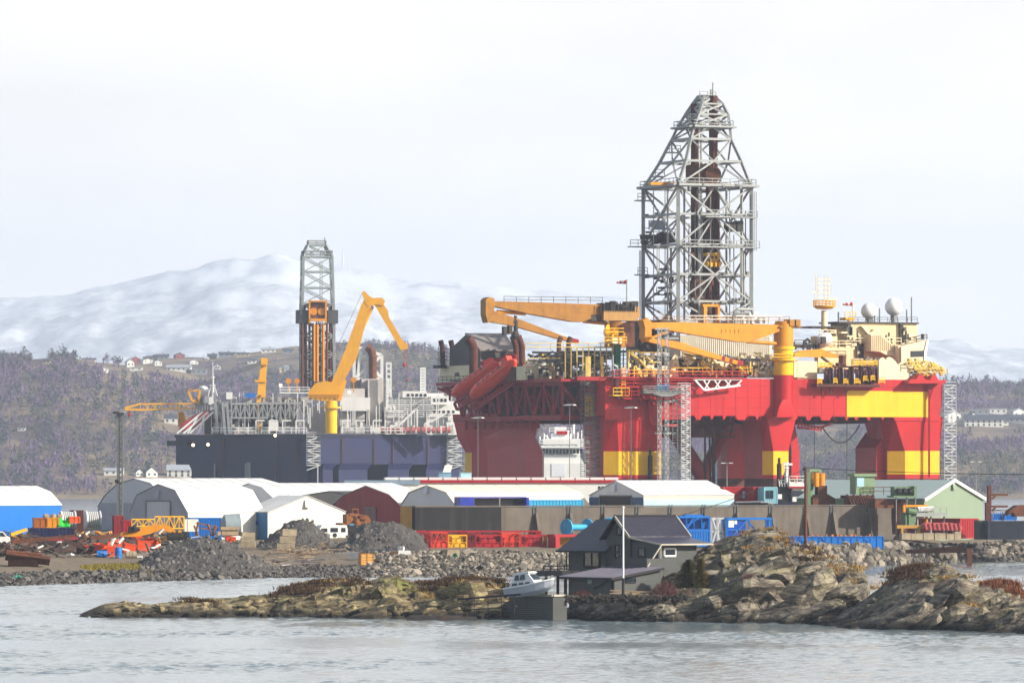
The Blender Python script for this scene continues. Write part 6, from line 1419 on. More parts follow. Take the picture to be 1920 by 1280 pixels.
# ---- left overhang: platform, trusses, generator house
mb = MB(); FR.ubox(mb, -5.5, .2, 6, 62, Zp(717.5, 1020), Zp(713, 1020)); FR.ubox(mb, -5.6, -5.4, 6, 62, Zp(718, 1020), Zp(711.5, 1020)); FR.ubox(mb, -5.5, UE * .3, -.6, .2, zt - .6, zt + .1)
mb.obj('side_platform', DRED, rig)
mb = MB(); zz0, zz1 = Zp(783, 1030), Zp(718, 1020)
for u in (-4.5, -.6):
    mb.beam(FR.W(u, 8, zz0), FR.W(u, 56, zz0), .55); mb.beam(FR.W(u, 8, zz1 - .3), FR.W(u, 61, zz1 - .3), .5)
    v = 8
    while v < 56:
        mb.beam(FR.W(u, v, zz0), FR.W(u, v, zz1), .4); mb.beam(FR.W(u, v, zz0 if int(v / 4) % 2 else zz1), FR.W(u, v + 4, zz1 if int(v / 4) % 2 else zz0), .38); v += 4
for v in range(8, 60, 8): mb.beam(FR.W(-5, v, zz1), FR.W(-.2, v, zz0), .35); mb.beam(FR.W(-4.5, v, zz0), FR.W(-.2, v, zz0), .4)
for v in (61.5, 58): mb.beam(FR.W(-5.4, v, zz1 - .4), FR.W(-1, 50, zz0 + 1.8), .45); mb.beam(FR.W(-3, v, zz1 - .4), FR.W(-3, v, zz0 + 3.5), .4)
FR.ubox(mb, -4.7, .1, 8, 56, zz0 - .6, zz0 - .3)
for i in range(9): mb.beam(FR.W(-4.6 + .3 * (i % 2), 18 + i * 4, zz0 - .3), FR.W(-4.6, 18 + i * 4, zz0 - 2.0), .5)
mb.obj('overhang_truss', DRED, rig)
mb = MB(True); rnd = random.Random(3)
for i in range(26):
    v = rnd.uniform(10, 52); z = rnd.uniform(zz0, zz1 - 2); s = rnd.uniform(.8, 2.2); FR.ubox(mb, -rnd.uniform(.3, 1.5), -.05, v, v + s, z, z + rnd.uniform(.6, 2))
for i in range(12): v = rnd.uniform(10, 50); z = rnd.uniform(zz0, zz1 - .5); mb.tube(FR.W(-.6, v, z), FR.W(-.6, v + rnd.uniform(4, 12), z), .18, n=6)
mb.obj('side_machinery', DARK, rig)
mb = MB(); FR.ubox(mb, -5.2, 3, 46, 61, Zp(713, 1050), Zp(686, 1050)); mb.obj('generator_base', CREAM2, rig)
gen_u0, gen_u1 = FR.U(900, 44), FR.U(967, 44)
gz0, gz1, gz2, gzr = Zp(713, 1040), Zp(686, 1040), Zp(656, 1040), Zp(630, 1040)
mb = MB()
prof = [(44, gz0), (44, gz2), (49, gzr), (50.5, gzr + .4), (58, gz2 + .3), (58, gz0)]
mb.prism([FR.W(gen_u0, v, z) for v, z in prof], FR.g * (gen_u1 - gen_u0)); gh = mb.obj('generator_house', DGREY, rig)
mb = MB(); mb.prism([FR.W(gen_u0 - .2, v, z) for v, z in ((43.7, gz2 - .2), (43.7, gz2 + .15), (49, gzr + .3), (50.5, gzr + .7), (50.5, gzr + .42), (49, gzr + .02))], FR.g * (gen_u1 - gen_u0 + .5)); mb.obj('roof', MGREY, gh)
mb = MB(); FR.ubox(mb, gen_u0 + .1, gen_u1 - .1, 43.92, 44, gz0, gz2 - 1.8); mb.obj('wall_panel', MGREY, gh)
mb = MB(); FR.ubox(mb, -5.26, -5.2, 52, 54, Zp(706, 1050), Zp(699, 1050)); mb.obj('door', DGREY, rig)
def stack(path, r, name='exhaust_stack', m=DRUST): 
    mb = MB(); mb.pipe(path, r, 10)
    for p in path[1:-1]: mb.sphere(p, r * 1.01, 10)
    return mb.obj(name, m, rig, True)
stack([A(888, 43, 714), A(888, 43, 654), A(884, 43, 643), A(877, 43, 634)], .85)
for px in (967.5, 978): stack([A(px + 1, 40, 700), A(px, 40, 650), A(px - 3, 40, 640), A(px - 7, 40, 630)], .55 if px < 970 else .65)
for px in (829, 848): stack([A(px + 2, 58, 690), A(px, 58, 650), A(px - 3, 58, 638)], .5)
for px, m_ in ((1048, RUST), (1066, DRUST)):
    stack([A(px, 16, 712), A(px, 16, 660)], .75, m=m_); stack([A(px, 16, 660), A(px, 16, 642), A(px + 4, 16, 632)], .45, m=m_)
mb = MB(); mb.rail([FR.W(-5.3, 61.5, zz1 + .6), FR.W(-5.3, 46, zz1 + .6)], 1.1); mb.rail([A(824, 56, 680), A(845, 56, 680)], 1.1)
for i in range(5): mb.rail([A(822, 58, 685 - i * 7), A(838, 56, 685 - i * 7)], 1.0, 1.5)
FR.box(mb, 824, 838, 57, 60, 684, 690); mb.obj('stair_railing', DARK, rig)
# life-boat davits
for dx, dv in ((0, 0), (34, -7)):
    mb = MB()
    def D(px, py): return A(px + dx, 45 - (px - 848) * .14 + dv, py)
    mb.beam(D(856, 753), D(938, 694), .5); mb.beam(D(866, 757), D(948, 700), .45); mb.beam(D(856, 753), D(866, 757), .4); mb.beam(D(938, 694), D(948, 700), .4)
    mb.beam(D(852, 756), D(857, 768), .4); mb.beam(D(857, 768), D(935, 716), .4); mb.beam(D(935, 716), D(945, 699), .4); mb.beam(D(856, 753), D(852, 756), .4)
    for i in range(5): mb.beam(D(864 + i * 16, 752 - i * 12), D(872 + i * 16, 776 if i > 1 else 762), .35)
    mb.obj('lifeboat_davit', DRED, rig)
mb = MB()
mb.beam(A(903, 39, 681), A(945, 33, 672), .7); mb.beam(A(945, 33, 672), A(958, 31, 664), .6); mb.beam(A(958, 31, 665), A(968, 30, 670), .7); mb.beam(A(905, 39, 680), A(905, 39, 714), .4)
mb.obj('davit_arm', DRED, rig)
def lifeboat(p, q, rad, label):
    d = (q - p); L_ = d.length; d.normalize(); up = V((0, 0, 1)); s = d.cross(up).normalized(); t = s.cross(d)
    root = thing('lifeboat', label, 'lifeboat', p, 'orange lifeboats on the side of the red rig')
    prof = [(0, .05), (.03, .45), (.09, .78), (.2, 1.0), (.45, 1.05), (.7, 1.0), (.86, .86), (.95, .62), (1.0, .25)]
    mb = MB(); rings = []
    for f, r in prof:
        ring = []
        for i in range(14):
            a = 2 * math.pi * i / 14; x, y = math.cos(a), math.sin(a)
            if y < 0: x *= (1 - .35 * y * y); y *= 1.08
            else: y = y * .92; x = math.copysign(abs(x) ** .8, x)
            ring.append(p + d * (L_ * f) + s * (x * r * rad) + t * (y * r * rad))
        rings.append(ring)
    mb.loft(rings); b_ = mb.obj('hull', ORED, root, True)
    mb = MB(); mb.obox((0, 0, 0), (.01, .01, .01)); mb = MB()
    for k in (-1, 1):
        for i in range(5): c = p + d * (L_ * (.3 + .11 * i)) + s * (k * rad * .98) + t * (rad * .34); mb.beam(c - d * .28, c + d * .28, .12, .3)
    mb.obj('window', GLASS, b_)
    mb = MB(); c = p + d * (L_ * .84) + t * (rad * .9); mb.beam(c - d * .9, c + d * .9, rad * .9, rad * .75); mb.obj('wheelhouse', ORED, root)
    mb = MB()
    for k in (-1, 1): mb.beam(p + d * (L_ * .1) + s * (k * rad * .86) + t * (-.1 * rad), p + d * (L_ * .88) + s * (k * rad * 1.03) + t * (-.1 * rad), .1, .16)
    mb.obj('rubbing_strake', mat('pale_strake', (214, 120, 96), .6), root)
lifeboat(A(848, 45.5, 741), A(934, 33, 680), 1.28, 'orange lifeboat hanging on red davits, left one of the pair, nearer the charcoal house')
lifeboat(A(883, 37.5, 744), A(967, 25, 676), 1.36, 'orange lifeboat hanging on red davits, right one of the pair, beside brown exhaust stacks')

# ---- deck modules on the left half
mb = MB()
FR.box(mb, 985, 1004, 20, 26, 686, 712); FR.box(mb, 1006, 1040, 20, 26, 683, 712); FR.box(mb, 1003, 1007, 19.5, 20, 683, 712)
for px in (1006, 1030, 1040): FR.box(mb, px, px + 4, 19.3, 20.4, 681, 712)
mb.obj('mud_module', CREAM2, rig)
mb = MB(); FR.box(mb, 965, 987, 24, 34, 688, 714); mb.obj('rust_module', RUST, rig)
mb = MB(); FR.box(mb, 990, 1001, 19.8, 20, 700, 712); FR.box(mb, 1010, 1028, 19.8, 20, 690, 704); mb.obj('module_opening', DARK, rig)
mb = MB(); mb.tube(A(1015, 18, 671), A(1031, 18, 671), .72, n=12); mb.obj('yellow_drum', YEL, rig)
mb = MB(True)
for i in range(30):
    py = 659 + rnd.uniform(0, 22); px = rnd.uniform(985, 1090); v = rnd.uniform(6, 20); mb.tube(A(px, v, py), A(px + rnd.uniform(30, 90), v, py + rnd.uniform(-1, 1)), rnd.uniform(.1, .25), n=6)
for i in range(7):
    a = 990 + i * 22; mb.pipe([A(a + k * 5, 9, 664 + 5 * math.sin(k * .7 + i)) for k in range(6)], .22, 6)
mb.obj('hose_rack', HOSE, rig)
mb = MB(); mb.rail([A(985, 5, 657), A(1150, 5, 657)], 1.3, 2.2, .12); mb.rail([A(985, 8, 683), A(1050, 8, 683)], 1.1, 2.2, .1); FR.box(mb, 1060, 1150, 6, 6.3, 650.5, 652)
for i in range(9): mb.beam(A(1060 + i * 11, 6, 652), A(1060 + i * 11, 6, 708), .22)
for px in (1098, 1103, 1127): FR.box(mb, px, px + 5, 4, 4.5, 668, 708)
mb.obj('yellow_pipe_rack', PIPE, rig)
mb = MB(True)
for i in range(90):
    px = rnd.uniform(1040, 1140); py = rnd.uniform(662, 704); v = rnd.uniform(8, 26); s = rnd.uniform(3, 9); FR.box(mb, px, px + s, v, v + 1, py, py + rnd.uniform(3, 9))
mb.obj('deck_machinery', DARK, rig)
mb = MB(True)
for i in range(70):
    px = rnd.uniform(985, 1150); py = rnd.uniform(664, 702); v = rnd.uniform(5, 14); s = rnd.uniform(2, 7); FR.box(mb, px, px + s, v, v + .6, py, py + rnd.uniform(2, 7))
mb.obj('deck_equipment', MACH, rig)
mb = MB(); FR.box(mb, 1155, 1164, 3, 4, 646, 691); mb.tube(A(1159, 3, 692), A(1159, 3, 706), .5); 
for i in range(5): FR.box(mb, 1169 + i * 7, 1170 + i * 7, 3, 3.3, 655, 690); FR.box(mb, 1165, 1200, 3, 3.3, 657 + i * 8, 658 + i * 8)
mb.obj('green_riser_tower', GREEN, rig)
def bent(path, r, m_, name='pipework'):
    mb = MB(); mb.pipe([A(*p) for p in path], r, 8)
    for p in path[1:-1]: mb.sphere(A(*p), r, 8)
    return mb.obj(name, m_, rig, True)
bent([(1151, -.8, 684), (1157, -.8, 688), (1157, -.8, 740), (1161, -.8, 746), (1180, -.8, 746)], .22, GALV)
bent([(1210, 2, 706), (1210, 2, 692), (1215, 2, 686), (1222, 2, 688), (1223, 2, 706)], .42, CREAM2, 'gooseneck_vent')
bent([(1188, 3, 672), (1194, 3, 672), (1197, 3, 680), (1197, 3, 700)], .3, CREAM2, 'gooseneck_vent')
bent([(1186, 4, 678), (1192, 4, 679), (1193, 4, 704)], .25, CREAM2, 'gooseneck_vent')
bent([(1218, -1, 750), (1219, -1, 788), (1223, -1, 797), (1270, -1, 798)], .3, RED)
# red work platforms with rails hung on the front left corner
mb = MB()
for pyb, a, b_ in ((724, 1160, 1300), (746, 1170, 1240), (707, 1150, 1400)):
    p, q = A(a, -2.4, pyb), A(b_, -2.4, pyb); q.z = p.z
    FR.box(mb, a, b_, -2.4, 0, pyb, pyb + 2.2); mb.rail([p, q], 1.2, 1.4, .12)
for i in range(13): px = 1165 + i * 10; mb.beam(A(px, -2.3, 726), A(px + (9 if i % 2 else -2), -.4, 760), .22)
for i in range(8): mb.beam(A(1185 + i * 3, -2, 705 + i * 6), A(1198 + i * 3, -2, 725 + i * 3), .2)
mb.obj('work_platform', RED, rig)
mb = MB(); FR.box(mb, 1204, 1215, -2.2, -1, 723, 736); FR.box(mb, 1262, 1278, -2.2, -1, 724, 730); mb.obj('hose_reel', MACH, rig)
mb = MB()
for a, b_ in (((1150, 741), (1180, 741)),): FR.box(mb, a[0], b_[0], -2.3, 0, 740, 742); mb.rail([A(1150, -2.3, 741), A(1180, -2.3, 741)], 1.3, 1.2, .13)
for i in range(12): mb.beam(A(1166, -1.5, 690 + i * 5), A(1173, -1.5, 690 + i * 5), .14)
for px in (1166, 1173): mb.beam(A(px, -1.5, 688), A(px, -1.5, 742), .2)
mb.obj('yellow_ladder', YEL, rig)

# ---- middle deck: cabin, winches, pipes, railings
mb = MB(); FR.box(mb, 1335, 1358, 3, 7, 677, 703); FR.box(mb, 1330, 1335, 3.5, 7, 680, 703); cab = mb.obj('deck_cabin', CREAM2, rig)
mb = MB(); FR.box(mb, 1337, 1350, 2.93, 3, 681, 695); mb.obj('window', GLASS, cab)
mb = MB(True)
for i in range(150):
    px = rnd.uniform(1180, 1450); py = rnd.uniform(664, 703); v = rnd.uniform(4, 22); s = rnd.uniform(2, 9); FR.box(mb, px, px + s, v, v + 1.2, py, min(707, py + rnd.uniform(2, 9)))
for i in range(30): px = rnd.uniform(1180, 1420); py = rnd.uniform(662, 702); mb.tube(A(px, 4, py), A(px + rnd.uniform(8, 40), 4, py), rnd.uniform(.08, .22), n=6)
mb.obj('deck_equipment', MACH, rig)
mb = MB(True)
for i in range(46):
    px = rnd.uniform(1185, 1450); py = rnd.uniform(676, 701); v = rnd.uniform(3, 16); s = rnd.uniform(2, 6); FR.box(mb, px, px + s, v, v + 1, py, py + rnd.uniform(2, 6))
FR.box(mb, 1278, 1296, 3, 5, 688, 699); FR.box(mb, 1185, 1460, 16, 17, 668, 707)
mb.obj('deck_machinery', DARK, rig)
mb = MB(); FR.box(mb, 1279, 1296, 2.8, 3, 687, 698); mb.obj('blue_tank', NAVY, rig)
mb = MB(); FR.box(mb, 1256, 1272, 3.2, 6, 683, 706); mb.loft([[A(1256, 3.2, 683), A(1272, 3.2, 683), A(1272, 5, 683), A(1256, 5, 683)], [A(1266, 3.2, 664), A(1271, 3.2, 664), A(1271, 4, 664), A(1266, 4, 664)]]); mb.beam(A(1255, 3, 684), A(1268, 3, 661), .4); mb.beam(A(1272, 3, 690), A(1268, 3, 661), .4); mb.obj('cream_gallows', CREAM2, rig)
mb = MB(); mb.lathe(A(1373, 2, 693), [(.1, -.9), (1.2, -.9), (1.2, -.7), (.7, -.7), (.7, .7), (1.2, .7), (1.2, .9), (.1, .9)], 16, FR.g); mb.lathe(A(1322, 2, 696), [(.1, -.7), (.8, -.7), (.8, .7), (.1, .7)], 14, FR.g); mb.obj('deck_winch', RUST, rig)
mb = MB('rail'); mb.rail([A(1180, 1, 706), A(1262, 1, 706)], 1.2, 1.6, .11); mb.rail([A(1262, .5, 703), A(1410, .5, 703)], 1.3, 1.8, .1); mb.rail([A(1300, 5, 683), A(1330, 5, 683)], 1.2, 1.6, .1); mb.rail([A(1358, 5, 684), A(1385, 5, 684)], 1.2, 1.5, .1); mb.rail([A(1180, 6, 690), A(1262, 6, 690)], 1.1, 1.6, .1); mb.rail([A(1190, 8, 672), A(1250, 8, 672)], 1.1, 1.6, .1); mb.rail([A(1240, 7, 655), A(1290, 7, 655)], 1.1, 1.6, .1)
for i in range(16): px = 1362 + rnd.uniform(0, 40); mb.beam(A(px, 2, 684), A(px + rnd.uniform(-5, 5), 2, 702), .16)
mb.obj('yellow_railing', YEL, rig)
mb = MB()
a0 = A(1302, -.6, 712); b0 = A(1390, -.6, 711)
mb.beam(A(1302, -2, 711), A(1320, -2, 731), .3); mb.beam(A(1320, -2, 731), A(1388, -2, 722), .35); mb.beam(A(1300, -2, 711), A(1390, -2, 711), .3)
for i in range(7): mb.beam(A(1320 + i * 10, -2, 731 - i * 1.3), A(1331 + i * 10 if i % 2 == 0 else 1309 + i * 10, -2, 712), .2)
mb.obj('white_truss', WHITE, rig)
# corrugated cream wall of the pipe deck
mb = MB(); n = 46
for i in range(n):
    pa = 1276 + (1446 - 1276) * i / n; pb = 1276 + (1446 - 1276) * (i + .55) / n
    FR.box(mb, pa, pb, 9.6 - .25, 9.6, 627, 667, 1010)
FR.box(mb, 1275, 1447, 9.6, 14, 626.5, 667.5, 1010); mb.obj('corrugated_wall', mat('ribbed_cream_wall', (206, 198, 178), .6, var=.1, streak=.4, rustcol=(130, 112, 84)), rig)
mb = MB(); FR.box(mb, 1268, 1447, 9, 15, 667.5, 670, 1010); 
for i in range(9): mb.beam(A(1400 + i * 5, 9, 670), A(1404 + i * 5, 9, 684), .2); mb.beam(A(1290 + i * 12, 9, 670), A(1290 + i * 12, 9, 704), .3)
mb.obj('support_frame', DGALV, rig)
mb = MB(); FR.box(mb, 1435, 1456, 2, 5, 702, 708); mb.obj('bulwark', CREAM2, rig)

# ---- cranes
def boom_plate(parent_name, ps, v0, th, m_, parent, name): 
    mb = MB(); FR.plate(mb, ps, v0, th); return mb.obj(name, m_, parent)
def crane(prefix, v0, m_, boom, head, jib, tip, ped):
    mb = MB()
    for (a, b_, c, d, r) in ped: mb.lathe(A(a, v0 + 1.1, d), [(.1, 0), (r, 0), (r, Zp(b_, 1008) - Zp(d, 1008)), (.1, Zp(b_, 1008) - Zp(d, 1008))], 24)
    c0 = mb.obj('knuckle_crane', m_, rig, True)
    boom_plate('', boom, v0, 1.9, m_, c0, 'boom'); boom_plate('', head, v0 - .25, 2.4, m_, c0, 'boom_head'); boom_plate('', jib, v0 + .3, 1.2, m_, c0, 'jib')
    mb = MB()
    for a in tip: FR.plate(mb, a, v0 + .26, 1.28)
    mb.obj('jib_tip', DRED, c0)
    return c0
# right crane
c1 = crane('r', -1.6, CRANE, [(1216, 606), (1262, 605), (1440, 607), (1480, 609), (1484, 614), (1461, 620), (1438, 629), (1402, 641), (1384, 640), (1284, 625), (1250, 619), (1219, 617)],
      [(1206, 600), (1214, 597), (1222, 603), (1222, 636), (1214, 641), (1209, 634), (1210, 615)],
      [(1216, 632), (1273, 641), (1354, 667), (1394, 678), (1392, 685), (1352, 674.5), (1273, 655), (1214, 641)],
      [[(1355, 667), (1361, 669), (1359, 676.5), (1353, 674.5)], [(1369, 671), (1375, 673), (1373, 680), (1367, 678.5)], [(1385, 674), (1394, 676), (1393, 686), (1382, 683)]],
      [(1469, 607, 0, 653, 1.76), (1469, 602, 0, 607, 1.5)])
mb = MB(); mb.lathe(A(1469, -.5, 703), [(.1, 0), (1.76, 0), (1.76, Zp(653, 1012) - Zp(703, 1012)), (.1, Zp(653, 1012) - Zp(703, 1012))], 24); mb.lathe(A(1469, -.5, 676), [(1.7, 0), (2.4, 0), (2.4, .3), (1.7, .3)], 24); mb.lathe(A(1469, -.5, 655), [(1.7, 0), (2.0, 0), (2.0, .5), (1.7, .5)], 24); mb.rail([A(1447, -2.5, 674), A(1500, -2.5, 674)], 1.0, 1.4, .1); mb.obj('crane_pedestal', YEL, c1, True)
mb = MB(); mb.lathe(A(1469, -.5, 780), [(.1, 0), (1.78, 0), (1.78, Zp(703, 1012) - Zp(780, 1012)), (.1, Zp(703, 1012) - Zp(780, 1012))], 24)
mb.loft([[A(1456, -2.3, 782), A(1488, -2.3, 782), A(1488, 0, 782), A(1456, 0, 782)], [A(1461, -2.4, 762), A(1487, -2.4, 762), A(1487, 0, 762), A(1461, 0, 762)], [A(1468, -2.3, 749), A(1483, -2.3, 749), A(1483, 0, 749), A(1468, 0, 749)]]); mb.obj('pedestal_foot', RED, rig, True)
mb = MB(); FR.box(mb, 1481, 1490, -2.4, 0, 599, 611); FR.box(mb, 1493, 1501, -2.4, 0, 599, 611); FR.box(mb, 1462, 1502, -2, -.2, 611, 614); mb.rail([A(1462, -2, 604), A(1480, -2, 604)], 1, 1.2, .1); mb.obj('counterweight', CRANEB, c1)
mb = MB(True); mb.tube(A(1400, -1, 640), A(1455, -1, 644), .34, n=10); mb.tube(A(1255, -1, 620), A(1222, -1, 634), .3, n=8); mb.sphere(A(1212, -.8, 601), .55, 10); mb.obj('hydraulic_ram', CRANE, c1, True)
mb = MB(); mb.rail([A(1225, -1.4, 605), A(1460, -1.4, 606)], 1.1, 2.0, .09)
for px in (1353, 1361, 1369, 1377, 1385): FR.box(mb, px, px + 1, -1.66, -1.6, 617, 624)
mb.obj('boom_walkway', CRANEB, c1)
# left crane
c2 = crane('l', 22, CRANEB, [(920, 566), (1000, 567), (1136, 570), (1137, 576), (1133, 586), (1110, 596), (1092, 603), (1075, 602.5), (1030, 595), (984, 587), (925, 575)],
      [(911, 562), (917, 557), (927, 559), (927, 575), (926, 585), (928, 601), (915, 605), (911, 590)],
      [(925, 583), (969, 597), (1053, 628), (1083, 637), (1084, 643), (1050, 635), (962, 611), (917, 604)],
      [[(1074, 634), (1085, 636), (1086, 643), (1075, 641.5)]],
      [(1153, 603, 0, 652, 1.9)])
mb = MB(); FR.box(mb, 1132, 1196, 21, 25, 583, 601); FR.box(mb, 1185, 1200, 22, 25, 575, 596); mb.obj('machinery_house', mat('tan_sheet', (170, 128, 66), .6, var=.15, streak=.5, rustcol=(90, 60, 30)), c2)
mb = MB()
for i in range(34): px = rnd.uniform(1126, 1196); w = rnd.uniform(3, 8); FR.box(mb, px, px + w, 21 + rnd.random() * 2, 24, rnd.uniform(562, 578), 585)
for i in range(16): px = 1128 + i * 4.4; mb.beam(A(px, 21, 585), A(px, 21, rnd.uniform(563, 572)), .15)
FR.box(mb, 1108, 1134, 22, 24, 590, 602); mb.obj('crane_machinery', DARK, c2)
mb = MB(True); mb.tube(A(1094, 23, 602), A(1137, 23, 606), .36, n=10); mb.tube(A(985, 23, 588), A(932, 23, 584), .32, n=8); mb.obj('hydraulic_ram', CRANE, c2)
mb = MB(); mb.rail([A(945, 22, 567), A(1130, 22, 569)], 1.1, 2.2, .09); mb.obj('boom_walkway', DARK, c2)
mb = MB(); mb.loft([[A(1135, 22, 648), A(1172, 22, 648), A(1172, 25, 648), A(1135, 25, 648)], [A(1136, 22, 612), A(1170, 22, 612), A(1170, 25, 612), A(1136, 25, 612)], [A(1142, 22, 601), A(1165, 22, 601), A(1165, 25, 601), A(1142, 25, 601)]]); FR.box(mb, 1136, 1160, 21, 22, 618, 628); mb.rail([A(1134, 20.5, 628), A(1170, 20.5, 628)], 1.2, 1.3, .14); mb.rail([A(1134, 20.5, 644), A(1175, 20.5, 644)], 1.2, 1.3, .14); mb.beam(A(1140, 21, 648), A(1152, 21, 622), .3); mb.obj('crane_column', YEL, c2)
mb = MB(); mb.lathe(A(1174, 21, 614), [(.1, 0), (.95, 0), (.95, .8), (.1, .8)], 18, (0, -1, 0)); FR.box(mb, 1162, 1190, 23, 25, 604, 650); mb.obj('winch_drum', RUST, c2)
mb = MB(); FR.box(mb, 1145, 1166, 20.6, 21, 632, 644); mb.obj('drip_tray', CREAM2, c2)
mb = MB()
for px, py in ((945, 612), (955, 610)): FR.box(mb, px, px + 6, 22, 23, py, py + 16)
mb.tube(A(967, 22.5, 600), A(967, 22.5, 636), .4); mb.tube(A(967, 22.5, 592), A(963, 22.5, 606), .3); mb.sphere(A(966, 22.5, 628), .8, 10); mb.obj('hook_block', DARK, c2)
# small orange crane beside the cable reels
c3m = MB(); FR.plate(c3m, [(1490, 662), (1500, 657), (1540, 654), (1576, 667), (1575, 670), (1500, 669), (1490, 668)], 4, .9); c3 = c3m.obj('deck_crane', CRANE, rig)
mb = MB(); mb.tube(A(1540, 4, 669), A(1568, 4, 690), .25); mb.obj('hydraulic_ram', DARK, c3)
mb = MB(); mb.tube(A(1580, 4, 666), A(1579, 4, 684), .7, n=10); FR.box(mb, 1573, 1587, 3.6, 5, 680, 686); mb.obj('slewing_post', RUST, c3)

# ---- derrick
vc = 27.4
def lev(py, l, r):
    c = (l + r) / 2; h = (r - l) / 28.2; y = FR.Yat(c, vc); u = FR.U(c, vc); z = Zp(py, y)
    return [FR.W(u + a * h, vc + b_ * h, z) for a, b_ in ((-1, -1), (1, -1), (1, 1), (-1, 1))]
LV = [lev(*a) for a in ((640, 1203, 1411), (605, 1203, 1411), (567, 1203, 1411), (517, 1203, 1411), (462, 1203, 1411), (405, 1203, 1411), (352, 1203, 1411))]
TOP = [lev(*a) for a in ((352, 1203, 1411), (305, 1234, 1392), (263, 1257, 1372), (240, 1268, 1370))]
CAP = [lev(*a) for a in ((240, 1268, 1370), (216, 1283, 1366), (196, 1297, 1356), (181, 1309, 1340))]
mb = MB()
for k, S in ((0, LV), (1, TOP), (2, CAP)):
    for n_, (a, b_) in enumerate(zip(S[:-1], S[1:])):
        for i in range(4):
            j = (i + 1) % 4; ml = (a[i] + a[j]) / 2; mt_ = (b_[i] + b_[j]) / 2; w = .3 if k == 0 else .28
            if k == 0:
                if n_ % 2 == 0: mb.beam(a[i], mt_, w); mb.beam(a[j], mt_, w)
                else: mb.beam(ml, b_[i], w); mb.beam(ml, b_[j], w)
                for q_ in (.3, .7): mb.beam(a[i].lerp(a[j], q_), b_[i].lerp(b_[j], q_), .16)
                if i in (0, 2): mb.beam(a[i].lerp(a[j], .25), mt_, .26); mb.beam(a[i].lerp(a[j], .75), mt_, .26)
            elif k == 1:
                if n_ == 0: mb.beam(a[i], mt_, w); mb.beam(a[j], mt_, w)
                elif n_ == 1: mb.beam(ml, b_[i], w); mb.beam(ml, b_[j], w)
                else: mb.beam(a[i], mt_, w); mb.beam(a[j], mt_, w)
            else: mb.beam(a[i], b_[j], .32); mb.beam(a[j], b_[i], .32)
            if n_ > 0 or k == 2: mb.beam(a[i], a[j], .42 if k < 2 else .3)
    for i in range(4): mb.beam(S[-1][i], S[-1][(i + 1) % 4], .6 if k < 2 else .4)
derrick = mb.obj('derrick', GALV, rig)
for i in range(4):
    mb = MB()
    for S in (LV, TOP, CAP):
        for a, b_ in zip(S[:-1], S[1:]): mb.beam(a[i], b_[i], .66 if S is LV else .48)
    mb.obj('leg', GALV, derrick)
def ring_deck(py, l, r, w=.45): 
    q = lev(py, l, r); o = []
    for i in range(4):
        a, b_ = q[i], q[(i + 1) % 4]; o.append((a, b_)); mb.beam(a, b_, 1.5, w)
    mb.rail([q[0], q[1], q[2], q[3], q[0]], 1.2, 1.6, .12)
mb = MB(); ring_deck(351, 1197, 1420); ring_deck(240, 1262, 1376, .3)
def part_deck(a, b_, v, py, d=1.6):
    FR.box(mb, a, b_, v, v + d, py, py + 2.2); p, q = A(a, v, py), A(b_, v, py); q.z = p.z; mb.rail([p, q], 1.2, 1.5, .12)
part_deck(1280, 1424, 18.4, 462); part_deck(1324, 1420, 18.4, 406); part_deck(1182, 1268, 33, 462, 1.2); part_deck(1205, 1266, 33, 440); part_deck(1196, 1214, 34, 514); part_deck(1196, 1225, 34, 375); part_deck(1229, 1246, 33, 330); part_deck(1255, 1276, 33, 285); part_deck(1312, 1342, 26, 184, 2); part_deck(1316, 1340, 26, 202, 1)
mb.obj('platform', GALV, derrick)
mb = MB()
for px in (1199, 1201.5): mb.beam(A(px, 34, 470), A(px, 34, 600), .12)
for i in range(40): mb.beam(A(1199, 34, 470 + i * 3.2), A(1201.5, 34, 470 + i * 3.2), .1)
for px, a, b_ in ((1232, 460, 515), (1376, 540, 610), (1414, 360, 470), (1389, 470, 540)):
    for d in (0, 4): mb.beam(A(px + d, 19, a), A(px + d, 19, b_), .13)
    for i in range(int((b_ - a) / 3.5)): mb.beam(A(px, 19, a + i * 3.5), A(px + 4, 19, a + i * 3.5), .1)
for px, d, a, b_ in ((1252, 26, 350, 610), (1283, 26, 356, 600), (1310, 24, 240, 600), (1315, 24, 240, 600), (1362, 22, 350, 600), (1391, 22, 350, 600), (1395, 22, 470, 600), (1258, 30, 465, 600)): mb.tube(A(px, d, a), A(px, d, b_), .22, n=6)
mb.obj('ladder', GALV, derrick)
mb = MB(True)
for px, v, r, a, b_ in ((1303, 28, .75, 195, 600), (1337.5, 26, .8, 180, 600), (1316, 27, 1.0, 400, 600), (1329, 25, .55, 350, 600), (1345, 25, .45, 360, 600)): mb.tube(A(px, v, a), A(px, v, b_), r, n=8)
for i in range(12): mb.beam(A(1303, 28, 360 + i * 20), A(1345, 26, 360 + i * 20), .35)
for i in range(18): FR.box(mb, 1303 + rnd.uniform(0, 18), 1312 + rnd.uniform(0, 18), 25, 28, 480 + i * 6.5, 487 + i * 6.5)
mb.obj('guide_column', DRUST, derrick)
mb = MB(True)
for i in range(60):
    px = rnd.uniform(1296, 1352); py = rnd.uniform(360, 598); v = rnd.uniform(23, 29); FR.box(mb, px, px + rnd.uniform(1.5, 6), v, v + .8, py, py + rnd.uniform(3, 14))
mb.obj('derrick_machinery', RUST, derrick)
mb = MB(True)
for i in range(46):
    px = rnd.uniform(1208, 1405); py = rnd.choice((352, 405, 462, 517, 567)) - rnd.uniform(2, 9); v = 18.6 if px > 1285 else 32; FR.box(mb, px, px + rnd.uniform(2, 6), v, v + .8, py, py + rnd.uniform(3, 8))
